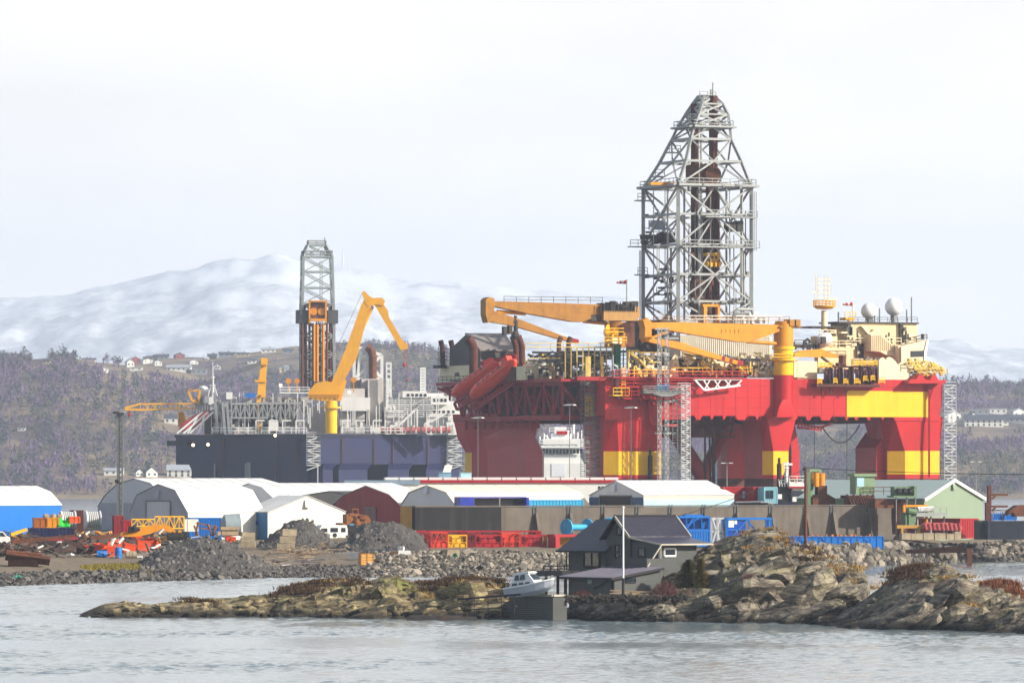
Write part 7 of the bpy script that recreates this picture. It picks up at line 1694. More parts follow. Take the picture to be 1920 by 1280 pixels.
for i in range(12): px = rnd.uniform(1290, 1400); mb.tube(A(px, 21, rnd.uniform(360, 480)), A(px, 21, rnd.uniform(500, 600)), .1, n=5)
mb.obj('winch_unit', DGALV, derrick)
mb = MB(True); FR.box(mb, 1308, 1338, 24, 29, 308, 345); mb.lathe(A(1337, 23.6, 327), [(.1, -1.2), (1.45, -1.2), (1.45, 1.2), (.1, 1.2)], 18, (0, 1, 0))
for i in range(5): FR.box(mb, 1309 + i * 7, 1311 + i * 7, 23.6, 24, 306, 346)
FR.box(mb, 1230, 1365, 24, 24.8, 343, 348); FR.box(mb, 1303, 1322, 23, 26, 525, 560); FR.box(mb, 1305, 1312, 24, 26, 548, 590); mb.obj('crown_block', RUST, derrick)
mb = MB(True); FR.box(mb, 1220, 1268, 23, 23.6, 342, 347); FR.box(mb, 1318, 1362, 22, 22.6, 344, 349); FR.box(mb, 1320, 1326, 19, 20, 572, 604); FR.box(mb, 1346, 1350, 19, 20, 572, 604); FR.box(mb, 1318, 1350, 19, 20, 570, 575); mb.obj('trolley_beam', CRANE, derrick)
mb = MB(); FR.plate(mb, [(1327, 474), (1350, 474), (1351, 482), (1346, 489), (1333, 489), (1326, 482)], 22.6, 2); FR.box(mb, 1325, 1354, 22.4, 25, 491, 496); 
for px in (1326, 1333, 1341, 1349): FR.box(mb, px, px + 3, 22, 23, 489, 500)
tb_ = mb.obj('travelling_block', YEL, derrick)
mb = MB(); FR.box(mb, 1334, 1338, 22.5, 22.6, 480, 485); FR.box(mb, 1341, 1345, 22.5, 22.6, 480, 485); mb.obj('opening', DARK, tb_)
mb = MB(); FR.box(mb, 1218, 1247, 32, 32.5, 413, 431); mb.obj('wind_wall', mat('blue_grey_sheet', (150, 162, 178), .5, .1, var=.08), derrick)
mb = MB(True); FR.box(mb, 1211, 1240, 31.5, 34, 440, 448); FR.box(mb, 1244, 1266, 31, 34, 436, 455); FR.box(mb, 1366, 1380, 20, 22, 416, 434); FR.box(mb, 1383, 1394, 20, 22, 414, 434)
for i in range(26): px = rnd.uniform(1206, 1262); py = rnd.uniform(434, 456); FR.box(mb, px, px + rnd.uniform(2, 6), 31.5, 33, py, py + rnd.uniform(2, 5))
for i in range(18): px = rnd.uniform(1232, 1262); py = rnd.uniform(500, 552); FR.box(mb, px, px + rnd.uniform(2, 5), 31.5, 33, py, py + rnd.uniform(2, 6))
mb.obj('derrick_machinery', DARK, derrick)
mb = MB(True); mb.tube(A(1337, 26, 182), A(1337, 26, 155), .16, n=6); FR.box(mb, 1333.5, 1338, 26, 26.5, 168, 184)
for px, a in ((1312, 176), (1318, 178), (1327, 177)): mb.tube(A(px, 26, 184), A(px, 26, a), .1, n=5)
mb.obj('antenna', GALV, derrick)
mb = MB(); p = A(1231, 30, 548); mb.pipe([A(1253, 30, 548), A(1256, 30, 580), A(1262, 30, 606)], .14, 5); part_deck(1231, 1254, 30, 551); mb.obj('hose_platform', DARK, derrick)
# substructure of the derrick on deck
mb = MB(); FR.box(mb, 1200, 1260, 30, 36, 600, 660); FR.box(mb, 1196, 1216, 28, 33, 612, 655)
for i in range(24): px = rnd.uniform(1195, 1262); py = rnd.uniform(598, 640); FR.box(mb, px, px + rnd.uniform(3, 8), 27, 29, py, py + rnd.uniform(4, 14))
mb.obj('drill_floor', DARK, rig)
mb = MB(); FR.box(mb, 1405, 1422, 18, 22, 585, 604); FR.box(mb, 1400, 1424, 17.5, 18, 592, 606); FR.box(mb, 1423, 1436, 18, 21, 590, 604); FR.box(mb, 1376, 1398, 17, 20, 590, 606)
for i in range(10): px = rnd.uniform(1374, 1440); FR.box(mb, px, px + 5, 16.5, 18, rnd.uniform(590, 598), 606)
mb.rail([A(1290, 16, 604), A(1470, 16, 605)], 1.2, 1.6, .12); mb.obj('ventilation_unit', WHITE, rig)
bent([(1377, 17, 606), (1377, 17, 586), (1383, 17, 580), (1410, 17, 580), (1412, 17, 590)], .3, GALV); bent([(1374, 16, 606), (1375, 16, 592), (1382, 16, 588), (1405, 16, 588)], .25, DGALV)

# ---- accommodation block on the right
mb = MB(); FR.box(mb, 1588, 1720, 14, 20.5, 604, 692, 1030); FR.box(mb, 1568, 1588.5, 15, 20, 610, 692, 1030); acc = mb.obj('accommodation_block', CREAM, rig)
mb = MB(); FR.box(mb, 1570, 1723, 13.6, 21, 601.5, 604.2, 1030); FR.box(mb, 1522, 1590, 14, 21, 610.5, 613, 1030); mb.obj('roof_edge', DARK, acc)
mb = MB(); FR.box(mb, 1590, 1595.5, 13.4, 14, 606, 684, 1030); FR.box(mb, 1688, 1694, 13.4, 14, 603, 646, 1030); FR.box(mb, 1595, 1615, 13.5, 14, 640, 643, 1030); FR.box(mb, 1612, 1620, 13.6, 14, 643, 672, 1030); mb.obj('dark_strip', DARK, acc)  # dark upright and level strips set proud of the front wall
mb = MB(); FR.plate(mb, [(1615, 611), (1624, 611), (1637, 626), (1628, 626)], 13.2, .8); FR.plate(mb, [(1632, 627), (1652, 627), (1679, 650), (1679, 668), (1664, 666), (1650, 659), (1632, 658)], 11, 3)
for i in range(12): a = 1634 + i * 3.7; FR.plate(mb, [(a, 628 + max(0, (a - 1652) * .85)), (a + 1.3, 628 + max(0, (a - 1651) * .85)), (a + 1.3, 657), (a, 657)], 10.85, .16)
mb.obj('stair_enclosure', CREAM2, acc)
mb = MB()
for px, py in ((1606, 661), (1610, 661), (1587, 622), (1666, 621), (1604.5, 664)): FR.box(mb, px, px + 2.4, 13.9, 14, py, py + 7, 1030)
mb.obj('window', GLASS, acc)
mb = MB(); FR.box(mb, 1534, 1600, 12.5, 14, 650, 692); FR.box(mb, 1534, 1570, 13, 16, 630, 652)
mb.obj('lower_house', CREAM, acc)
mb = MB(); FR.plate(mb, [(1694, 648), (1740, 636), (1737, 660), (1735, 690), (1690, 690), (1690, 650)], 9, 5); FR.box(mb, 1684, 1712, 9.5, 12, 648, 690); ct = mb.obj('control_tower', CREAM2, acc)
mb = MB(); FR.plate(mb, [(1708, 658), (1734, 657), (1733, 668), (1708, 669)], 8.9, .1); mb.obj('window_band', GLASS, acc)
mb = MB(); FR.plate(mb, [(1738, 638), (1741, 637), (1737, 668), (1733, 679), (1733, 660)], 8.8, 1); mb.obj('white_edge', WHITE2, acc)
mb = MB(); mb.rail([A(1698, 9, 645), A(1738, 9, 637)], 1.0, 1.5, .14); mb.rail([A(1590, 14, 603), A(1720, 14, 603)], .8, 2, .08); mb.tube(A(1730, 9, 636), A(1730, 9, 626), .3); mb.obj('roof_railing', DARK, acc)
# more layers on the block and the middle deck
mb = MB(True)
for i in range(34):
    px = rnd.uniform(1536, 1716); py = rnd.uniform(612, 684); FR.box(mb, px, px + rnd.uniform(3, 13), 12.6, 14, py, py + rnd.uniform(2, 9))
mb.obj('wall_locker', CREAM2, rig)
mb = MB(True)
for i in range(16): px = rnd.uniform(1540, 1716); t = rnd.uniform(606, 650); FR.box(mb, px, px + rnd.uniform(.9, 2), 12.8, 13.4, t, t + rnd.uniform(14, 50))
mb.obj('cable_tray', DGALV, rig)
mb = MB('rail')
for a, b_, py in ((1535, 1600, 650), (1600, 1690, 645), (1536, 1568, 630), (1600, 1650, 684), (1655, 1710, 668), (1690, 1738, 655), (1540, 1588, 668)): mb.rail([A(a, 12.3, py), A(b_, 12.3, py)], 1.1, 1.4, .13)
mb.obj('gallery_railing', CREAM2, rig)
mb = MB(True)
for i in range(48):
    px = rnd.uniform(1175, 1448); py = rnd.uniform(660, 700); FR.box(mb, px, px + rnd.uniform(3, 10), 1.5, 2.2, py, min(706, py + rnd.uniform(3, 9)))
mb.obj('deck_skid', CREAM2, rig)
mb = MB(True)
for i in range(44): px = rnd.uniform(1172, 1448); t = rnd.uniform(655, 690); mb.tube(A(px, 1.2, t), A(px + rnd.choice((0, 0, 12, 22)), 1.2, t + rnd.choice((0, 14, 22))), rnd.uniform(.1, .24), n=6)
mb.obj('pipe_run', PIPE, rig)
# radomes, masts
for px, py, r in ((1629.5, 583, 15.3), (1676, 575, 17)):
    mb = MB(); y = FR.Yat(px, 16); mb.sphere(A(px, 16, py), r * y / F, 28); rd = mb.obj('radome', WHITE2, rig, True)
    mb = MB(); mb.tube(A(px, 16, py + r - 1), A(px, 16, 604), .55, n=10)
    for k in (-5, 5): mb.beam(A(px + k, 16, py + r - 2), A(px + k * 1.6, 16, 604), .16)
    mb.obj('radome_stand', GALV, rd)
mb = MB(); mb.lathe(A(1545.5, 15, 619), [(.1, 0), (.62, 0), (.55, 3.6), (.1, 3.6)], 14); mst = mb.obj('radio_mast', CREAM2, rig, True)
mb = MB(); mb.lathe(A(1545.5, 15, 580), [(.3, 0), (1.4, .1), (2.0, .5), (2.0, .7), (.3, .7)], 18)
for i in range(18):
    a0 = A(1545.5, 15, 574) + V((2 * math.cos(i * .349), 2 * math.sin(i * .349), 0)); a1 = A(1545.5, 15, 574) + V((2 * math.cos(i * .349 + .349), 2 * math.sin(i * .349 + .349), 0)); mb.beam(a0, a0 + V((0, 0, 1.0)), .12); mb.beam(a0 + V((0, 0, 1)), a1 + V((0, 0, 1)), .12); mb.beam(a0 + V((0, 0, .5)), a1 + V((0, 0, .5)), .1)
mb.obj('mast_platform', YEL, mst)
mb = MB()
for px in (1533, 1545, 1552): mb.beam(A(px, 15, 567), A(px, 15, 518), .16)
for py in (523, 531, 540, 549, 558): mb.beam(A(1531, 15, py), A(1556, 15, py), .14)
for px, a, b_ in ((1529, 515, 545), (1555, 520, 530), (1527, 548, 568), (1558, 535, 552)): mb.beam(A(px, 15, a), A(px, 15, b_), .12)
mb.beam(A(1552, 15, 559), A(1570, 15, 559), .25); mb.beam(A(1521, 15, 548), A(1530, 15, 548), .12); mb.obj('antenna_frame', CREAM2, mst)
mb = MB(True)
for px, a in ((1649, 578), (1700, 580), (1709, 557), (1572, 585), (1640, 590)): mb.tube(A(px, 15, 604), A(px, 15, a), .12, n=5)
for i in range(6): mb.lathe(A(1572, 15, 586 + i * 3), [(.05, 0), (.3, .05), (.05, .1)], 8)
mb.obj('whip_antenna', DGALV, rig)
mb = MB(); FR.box(mb, 1586, 1602, 14.5, 17, 595, 600); mb.rail([A(1584, 14.4, 595), A(1604, 14.4, 595)], 1, 1, .12); mb.tube(A(1593, 15, 602), A(1593, 15, 596), .5); mb.obj('beacon_platform', YEL, rig)
WSR = mat('windsock_red', (196, 40, 42), .8, var=.1)
for px, py, v, base in ((1175, 529, 30, 585), (1599, 570, 15, 602)):
    mb = MB(); mb.tube(A(px, v, py - 4), A(px, v, base), .1, n=6); mb.beam(A(px - 2, v, py - 10 if px > 1500 else py - 4), A(px + 3, v, py - 10 if px > 1500 else py - 4), .12); w_ = mb.obj('windsock', CREAM2, rig)
    mb = MB(); mb.lathe(A(px - 1, v, py), [(.34, 0), (.32, .45)], 10, (-1, 0, 0)); mb.lathe(A(px - 1, v, py), [(.29, 0.85), (.24, 1.25)], 10, (-1, 0, -.02)); mb.lathe(A(px - 1, v, py), [(.2, 1.45), (.13, 1.75)], 10, (-1, 0, -.04)); mb.obj('red_stripe', WSR, w_)
    mb = MB(); mb.lathe(A(px - 1, v, py), [(.32, .45), (.29, .85)], 10, (-1, 0, -.01)); mb.lathe(A(px - 1, v, py), [(.24, 1.25), (.2, 1.45)], 10, (-1, 0, -.03)); mb.obj('white_stripe', WHITE2, w_)
# rescue boat, deck clutter in front of the block
mb = MB(); p = A(1532, 12, 640); q = A(1560, 12, 632); mb.lathe(p, [(.1, 0), (.9, .3), (1.2, 1.2), (1.2, 2.2), (.8, 2.8), (.1, 3)], 12, q - p); mb.obj('covered_rescue_boat', WHITE, rig, True)
mb = MB(True); FR.box(mb, 1541, 1549, 10.7, 12, 631, 644); FR.box(mb, 1490, 1535, 14, 15, 645, 652); 
for i in range(20): px = rnd.uniform(1486, 1535); mb.beam(A(px, 12, rnd.uniform(640, 650)), A(px + rnd.uniform(-6, 6), 12, 655), .25)
mb.rail([A(1490, 12, 648), A(1530, 12, 648)], 1.0, 1.6, .12); bent([(1507, 12, 652), (1508, 12, 640), (1514, 12, 636), (1520, 12, 640)], .25, DARK); mb.obj('deck_machinery', DARK, rig)
mb = MB(); FR.box(mb, 1495, 1532, 1, 4, 677, 711); FR.box(mb, 1489, 1494, 1, 3, 678, 708); mb.obj('cream_locker', CREAM2, rig)
mb = MB(); FR.plate(mb, [(1648, 676), (1652, 671), (1657, 670), (1661, 675), (1664, 670), (1668, 669), (1673, 671), (1679, 677), (1684, 684), (1690, 678), (1696, 678), (1702, 682), (1706, 690), (1706, 711), (1648, 711)], .2, .6); mb.obj('scalloped_bulwark', CREAM2, rig)
mb = MB()
for i, px in enumerate((1551, 1569, 1588, 1610, 1626, 1640)):
    v = -1.6; p = A(px, v, 705)
    mb.lathe(p, [(.9, -.55), (1.5, -.5), (1.5, -.42), (1.25, -.35), (1.32, -.1), (1.22, .05), (1.32, .25), (1.25, .36), (1.5, .42), (1.5, .5), (.9, .55)], 20, FR.g + V((0, -.45, 0)))
mb.obj('hose_reel_row', mat('maroon_hose', (78, 36, 40), .55, var=.4, scale=3), rig)
mb = MB(True)
for px in (1551, 1569, 1588, 1610, 1626, 1640): mb.lathe(A(px, -1.6, 705), [(.3, -.62), (.9, -.6), (.9, .6), (.3, .62)], 14, FR.g + V((0, -.45, 0)))
FR.box(mb, 1532, 1650, -2.6, 0, 720, 725); FR.box(mb, 1540, 1645, -1.2, -.6, 686, 689); 
for px in (1560, 1579, 1599, 1618, 1633): FR.box(mb, px, px + 2, -2.2, -.5, 688, 721)
for px in (1540, 1556, 1584): mb.pipe([A(px, -1.4, 725), A(px + 1, -1.4, 738), A(px + 6, -1.4, 732)], .12, 5)
mb.obj('reel_frame', DRUST, rig)
mb = MB('rail')
for a, b_, py in ((1533, 1541, 720), (1563, 1570, 719), (1582, 1590, 720), (1602, 1613, 720), (1619, 1628, 715), (1633, 1641, 714), (1648, 1659, 719), (1533, 1560, 690), (1600, 1645, 686)): mb.rail([A(a, -2.7, py), A(b_, -2.7, py)], .95, .7, .15, 3)
mb.obj('yellow_railing', YEL, rig)
mb = MB(True)
for i in range(60): px = rnd.uniform(1704, 1768); py = rnd.uniform(668 + max(0, px - 1715) * .35, 702); v = rnd.uniform(-1, 6); FR.box(mb, px, px + rnd.uniform(2, 6), v, v + .8, py, py + rnd.uniform(2, 6))
for i in range(16): px = rnd.uniform(1704, 1750); mb.tube(A(px, -.5, rnd.uniform(676, 700)), A(px + rnd.uniform(5, 20), -.5, rnd.uniform(680, 704)), .22, n=6)
mb.rail([A(1725, -1.2, 703), A(1776, -1.2, 703)], 1.2, 1.3, .13); mb.rail([A(1700, -.6, 690), A(1740, -.6, 690)], 1.2, 1.3, .13); mb.obj('mooring_winch', PIPE, rig)
mb = MB(True)
for i in range(26): px = rnd.uniform(1615, 1650); py = rnd.uniform(668, 684); FR.box(mb, px, px + rnd.uniform(2, 6), 2, 3, py, py + rnd.uniform(2, 5))
for i in range(20): px = rnd.uniform(1532, 1650); FR.box(mb, px, px + rnd.uniform(2, 6), 1, 2, rnd.uniform(684, 694), 700)
mb.obj('deck_equipment', MACH, rig)
mb = MB(); FR.plate(mb, [(1704, 719), (1706, 712), (1718, 711), (1722, 704), (1730, 702), (1735, 711), (1744, 712), (1748, 704), (1754, 702), (1760, 712), (1775, 712), (1772, 718)], -2.6, 3.4); mb.obj('corner_bulwark', RED, rig)
mb = MB(); mb.beam(A(1742, -1, 720), A(1742, -1, 895), .35); mb.beam(A(1750, -1, 720), A(1744, -1, 745), .3); mb.obj('chain_pipe', DRED, rig)

# ---- scaffold towers and the hoist standing against the rig
def scaffold(root, px0, px1, pyt, pyb, v, mt, lift=9, flights=True, depth=1.6, w=.1):
    y = FR.Yat(px0, v); u0, u1 = FR.U(px0, v), FR.U(px1, v); z0, z1 = Zp(pyb, y), Zp(pyt, y)
    mb = MB(); dz = lift * y / F; n = int((z1 - z0) / dz); cols = max(2, int((u1 - u0) / 1.5) + 1)
    for i in range(cols):
        u = u0 + (u1 - u0) * i / (cols - 1)
        for vv in (v, v - depth): mb.beam(FR.W(u, vv, z0), FR.W(u, vv, z1), w)
    for k in range(n + 1):
        z = z0 + dz * k
        for vv in (v, v - depth): mb.beam(FR.W(u0, vv, z), FR.W(u1, vv, z), w); mb.beam(FR.W(u0, vv, z + dz * .5), FR.W(u1, vv, z + dz * .5), w * .6)
        for u in (u0, u1): mb.beam(FR.W(u, v, z), FR.W(u, v - depth, z), w)
    mb.obj('scaffold_frame', mt, root)
    mb = MB()
    for k in range(n): FR.ubox(mb, u0, u1, v - depth, v, z0 + dz * k - .05, z0 + dz * k + .04)
    mb.obj('scaffold_deck', mt, root)
    if flights:
        mb = MB()
        for k in range(n):
            z = z0 + dz * k; a, b_ = (u0, u1) if k % 2 else (u1, u0); mb.beam(FR.W(a, v - depth * .9, z), FR.W(b_, v - depth * .9, z + dz), .18, .12)
        mb.obj('stair_flight', mt, root)
s = thing('scaffold_tower', 'dark grey scaffold stair tower beside shaded yellow panel of red rig', 'scaffold', A(1105, -3, 1023)); scaffold(s, 1089, 1122, 707, 1000, 5, DGALV, 9)
s = thing('scaffold_tower', 'white scaffold stair tower to the right of the blue lift car', 'scaffold', A(1278, -5, 1023)); scaffold(s, 1271, 1288, 719, 1010, -4, SCW, 8, depth=1.4, w=.11)
s = thing('scaffold_tower', 'pale scaffold between hoist mast and white stair tower on red column', 'scaffold', A(1262, -3, 1023)); scaffold(s, 1254, 1270, 745, 1010, -2.5, GALV, 10, False, w=.12)
s = thing('scaffold_tower', 'white scaffold stair tower against far right corner of red rig', 'scaffold', A(1775, -2, 1023)); scaffold(s, 1763, 1785, 722, 1010, 1, SCW, 12, depth=1.6, w=.11)
h_ = thing('hoist_tower', 'pale lattice hoist mast with blue lift car in front of red rig', 'hoist', A(1243, -4, 1023))
mb = MB(); y = FR.Yat(1243, -4)
for px0, px1, top in ((1233, 1240, 615), (1247, 1254, 615)):
    for px in (px0, px1):
        for v in (-4, -4.7): mb.beam(A(px, v, top), A(px, v, 1010), .14)
    for i in range(48):
        a = top + i * 8.2; mb.beam(A(px0, -4.7, a), A(px1, -4.7, a), .11); mb.beam(A(px0, -4.7, a if i % 2 else a + 8.2), A(px1, -4.7, a + 8.2 if i % 2 else a), .11)
for py in (617, 634, 752, 812): mb.beam(A(1228, -4, py), A(1272 if py > 620 else 1254, -4, py), .25)
for i in range(11): mb.beam(A(1240, -4.4, 618 + i * 36), A(1247, -4.4, 618 + i * 36), .15); mb.beam(A(1240, -4.4, 618 + i * 36), A(1247, -4.4, 640 + i * 36), .1)
mb.obj('mast', GALV, h_)
mb = MB(); FR.box(mb, 1234, 1241, -6.4, -4.8, 722, 734); mb.obj('lift_car', TURQ, h_)
mb = MB(); FR.box(mb, 1241.3, 1255, -6.4, -4.8, 721.5, 734); mb.obj('lift_car', BLUE, h_)
mb = MB(); FR.plate(mb, [(1207, 733), (1284, 733), (1276, 737), (1258, 743), (1240, 743), (1222, 737)], -6.6, 2.2); FR.box(mb, 1207, 1284, -6.6, -4.6, 735, 737); mb.rail([A(1207, -6.6, 735), A(1284, -6.6, 735)], 1.1, 1.1, .12, 3); mb.obj('hoist_platform', DGALV, h_)
# ================================================================ NAVY RIG FARTHER BACK, SHIPS
KCR = mat('golden_crane_paint', (222, 156, 14), .55, var=.12, scale=.3, streak=.25, rustcol=(130, 84, 24))
BR = Frame(600, 1500, 45); BB = BR.at
nr_ = thing('drilling_rig', 'navy blue drilling rig with slim derrick and knuckle boom crane, farther away', 'oil rig', BR.W(27, 27, 0))
bzf = lambda py: Zp(py, 1500)
bv1 = solve_v(BR, 330); bu1 = BR.U(868, 0)
mb = MB(); BR.ubox(mb, 0, bu1, 0, bv1, bzf(870), bzf(815)); mb.obj('hull', NAVY, nr_)
mb = MB(); BR.ubox(mb, -.3, bu1 + .3, -.3, bv1 + .3, bzf(818), bzf(813)); BR.ubox(mb, -1.5, 0, bv1 - 6, bv1 + 2, bzf(834), bzf(824)); mb.obj('deck_edge', NAVY2, nr_)
def bcol(u0, u1, v0, v1, py0=868, m_=NAVY):
    mb = MB(); mb.loft([[BR.W(u, v, -3) for u, v in ((u0, v0), (u1, v0), (u1, v1), (u0, v1))], [BR.W(u, v, bzf(880)) for u, v in ((u0, v0), (u1, v0), (u1, v1), (u0, v1))], [BR.W(u, v, bzf(py0)) for u, v in ((u0, v0 - .5), (u1 + 1.2, v0 - .5), (u1 + 1.2, v1 + 1.2), (u0, v1 + 1.2))]]); return mb.obj('column', m_, nr_)
sv = lambda px: solve_v(BR, px)
bcol(.2, 12, sv(575), sv(462)); bcol(.2, 12, sv(404), sv(358)); bcol(.2, 12, sv(461), sv(406))
bcol(BR.U(728, 0), BR.U(768, 0), .2, 12); bcol(BR.U(800, 0), BR.U(862, 0), .2, 12); bcol(1.2, BR.U(625, 0), .2, 8)
bcol(BR.U(636, 0), BR.U(690, 0), .2, 13)
mb = MB(True)
for px0, px1 in ((462, 470),): BR.ubox(mb, -.1, -.02, sv(px1), sv(px0), bzf(905), bzf(866))
for px in (405, 463, 606): mb.tube(BR.W(-.5, sv(min(px, 598)), bzf(905)), BR.W(-.5, sv(min(px, 598)), bzf(868)), .22, n=6)
mb.obj('riser_pipe', GALV, nr_)
mb = MB(True)
for px in (420, 520, 560): mb.tube(BR.W(-.4, sv(px), bzf(905)), BR.W(-.4, sv(px), bzf(820)), .2, n=6)
for px in (640, 700, 735, 800): mb.tube(BR.W(BR.U(px, 0), -.4, bzf(872)), BR.W(BR.U(px, 0), -.4, bzf(822)), .18, n=6)
mb.obj('hull_pipe', DRUST, nr_)
mb = MB(); BR.ubox(mb, BR.U(612, 0), BR.U(655, 0), 3, 12, bzf(886), bzf(868)); mb.obj('underdeck_machinery', DARK, nr_)
# stairs down the sides
for base, dirn in (((575, 600), 'a'), ((838, 866), 'b')):
    mb = MB()
    for k in range(7):
        py = 818 + k * 9; a, b_ = base if k % 2 else base[::-1]; v = -1.6
        mb.beam(BB(a, v, py), BB(b_, v, py + 9), .22); p, q = BB(base[0], v, py), BB(base[1], v, py); q.z = p.z; mb.beam(p, q, .5, .2); mb.rail([p, q], 1.1, 1.6, .12)
    mb.obj('stairway', GALV, nr_)
# deck plane gear is laid out on a grid facing us
BD = Frame(330, 1508, 84); D = BD.at
def dbox(name, m_, *bx, v=14, d=6, parent=nr_, auto=False):
    mb = MB(auto)
    for b_ in bx: BD.box(mb, b_[0], b_[1], v + (b_[4] if len(b_) > 4 else 0), v + d, b_[2], b_[3])
    return mb.obj(name, m_, parent)
GM = mat('pale_grey_module', (178, 172, 166), .7, var=.08, scale=.15, streak=.2, rustcol=(120, 112, 104)); WM = mat('off_white_module', (206, 204, 200), .6, var=.05)
rnd2 = random.Random(9)
dbox('module', GM, (637, 684, 728, 800)); dbox('module', GM, (678, 719, 710, 795), v=20); dbox('module', GM, (690, 716, 712, 795), v=16); dbox('module', WM, (638, 694, 745, 770), v=12)
dbox('module', GM, (582, 638, 762, 812), v=18); dbox('tall_stack', GM, (660, 712, 711, 740), v=26)
acb = dbox('accommodation', WM, (757, 832, 737, 815), (800, 865, 752, 815, -3), (840, 862, 775, 815, -5), (722, 760, 770, 815, -4), v=16, d=10)
dbox('bridge', WM, (755, 800, 733, 745, -4), (808, 842, 742, 757, -6), v=16, d=8)
mb = MB(True)
for px in range(763, 796, 8): BD.box(mb, px, px + 5, 11.9, 12, 738, 743)
for px in range(812, 840, 7): BD.box(mb, px, px + 4.5, 9.9, 10, 747, 753)
for px in range(812, 850, 9): BD.box(mb, px, px + 4.5, 12.9, 13, 768, 774)
for px in range(770, 800, 9): BD.box(mb, px, px + 3, 15.8, 16, 757, 762)
mb.obj('window', GLASS, acb)
mb = MB()
for py in (757, 768, 780): BD.box(mb, 724, 862, 9.5, 10, py, py + 1.2); mb.rail([D(724, 9.5, py), D(812, 9.5, py)], 1.1, 2.2, .14)
mb.beam(D(770, 9, 776), D(790, 9, 757), .5); mb.beam(D(745, 9, 800), D(770, 9, 776), .5); mb.obj('walkway', WHITE, nr_)
# masts
for px, t, q, w in ((793, 690, 738, 8), (729, 680, 770, 8)):
    mb = MB()
    for s in (-1, 1): mb.beam(D(px + s * w / 2, 14, t), D(px + s * w / 2, 14, q), .4)
    for i in range(9): py = t + (q - t) * i / 9; mb.beam(D(px - w / 2, 14, py), D(px + w / 2, 14, py + 4), .25); mb.beam(D(px - w * .6, 14, py), D(px + w * .6, 14, py), .3)
    if px < 750: mb.beam(D(px - 4, 14, 712), D(px + 12, 14, 770), .5); mb.beam(D(px, 14, 712), D(px - 4, 14, 770), .5)
    mb.obj('radio_mast', WHITE, nr_)
# derrick
def blev(py, l, r):
    c = (l + r) / 2; y = BD.Yat(c, 26); h = (r - l) / 2 * y / F * .9; u = BD.U(c, 26); z = Zp(py, y)
    return [BD.W(u + a * h, 26 + b_ * h, z) for a, b_ in ((-1, -1), (1, -1), (1, 1), (-1, 1))]
S = [blev(*a) for a in ((735, 562, 628), (700, 562, 628), (665, 562, 628), (630, 562, 628), (600, 562, 628), (570, 562, 627), (540, 563, 626), (510, 564, 625), (482, 564, 624), (460, 575, 612))]
mb = MB()
for a, b_ in zip(S[:-1], S[1:]):
    for i in range(4): mb.beam(a[i], b_[i], .65)
    for i in range(4):
        j = (i + 1) % 4; mb.beam(a[i], b_[j], .28); mb.beam(a[j], b_[i], .28); mb.beam(b_[i], b_[j], .38)
dk2 = mb.obj('derrick', mat('green_grey_steel', (146, 152, 150), .5, .2, var=.15), nr_)
mb = MB(); mb.rail([S[8][0], S[8][1], S[8][2], S[8][3], S[8][0]], 1.6, 2, .2); mb.rail([S[9][0], S[9][1], S[9][2], S[9][3], S[9][0]], 1.2, 2, .2); mb.tube(D(609, 25, 460), D(609, 25, 445), .15)
for i in range(40): mb.beam(D(600, 22, 500 + i * 5), D(604, 22, 500 + i * 5), .14)
mb.beam(D(600, 22, 490), D(600, 22, 740), .2); mb.beam(D(604, 22, 490), D(604, 22, 740), .2); mb.obj('platform', GALV, dk2)
dbox('winch_box', DGREY, (556, 578, 581, 606), (615, 634, 581, 606), v=21, d=4, parent=dk2, auto=True)
dbox('drum_frame', RUST, (580, 612, 566, 600), v=20, d=5, parent=dk2)
mb = MB(); 
for px in (588, 603): mb.lathe(D(px, 19.6, 584), [(.1, 0), (1.0, 0), (1.0, .6), (.1, .6)], 14, (0, 1, 0)); 
for px in (589, 595, 606): mb.tube(D(px, 19, 608), D(px, 19, 715), .35, n=8)
BD.box(mb, 580, 612, 19, 19.6, 563, 566); BD.box(mb, 579, 582, 19, 19.6, 563, 606); BD.box(mb, 610, 613, 19, 19.6, 563, 606); BD.box(mb, 580, 612, 19, 19.6, 597, 602); mb.obj('riser_tensioner', CRANE, dk2)
mb = MB(True)
for i in range(9): mb.tube(D(567 + i * 6.6, 20 + (i % 3), 606), D(567 + i * 6.6, 20 + (i % 3), 728), .34, n=6)
mb.obj('riser_joint', RUST, dk2)
mb = MB()
for a, b_ in zip(S[0:5], S[1:6]):
    ca = sum(a, V((0, 0, 0))) / 4; cb2 = sum(b_, V((0, 0, 0))) / 4
    qa = [ca + (x - ca) * .84 for x in a]; qb = [cb2 + (x - cb2) * .84 for x in b_]
    for i in range(4): j = (i + 1) % 4; mb.beam(qa[i], qb[i], .5); mb.beam(qa[i], qb[j], .3); mb.beam(qa[j], qb[i], .3); mb.beam((qa[i] + qa[j]) / 2, (qb[i] + qb[j]) / 2, .3)
mb.obj('rusty_inner_lattice', RUST, dk2)
dbox('tower_frame', DRUST, (568, 574, 650, 720), (616, 622, 640, 720), v=22, d=3, parent=dk2)
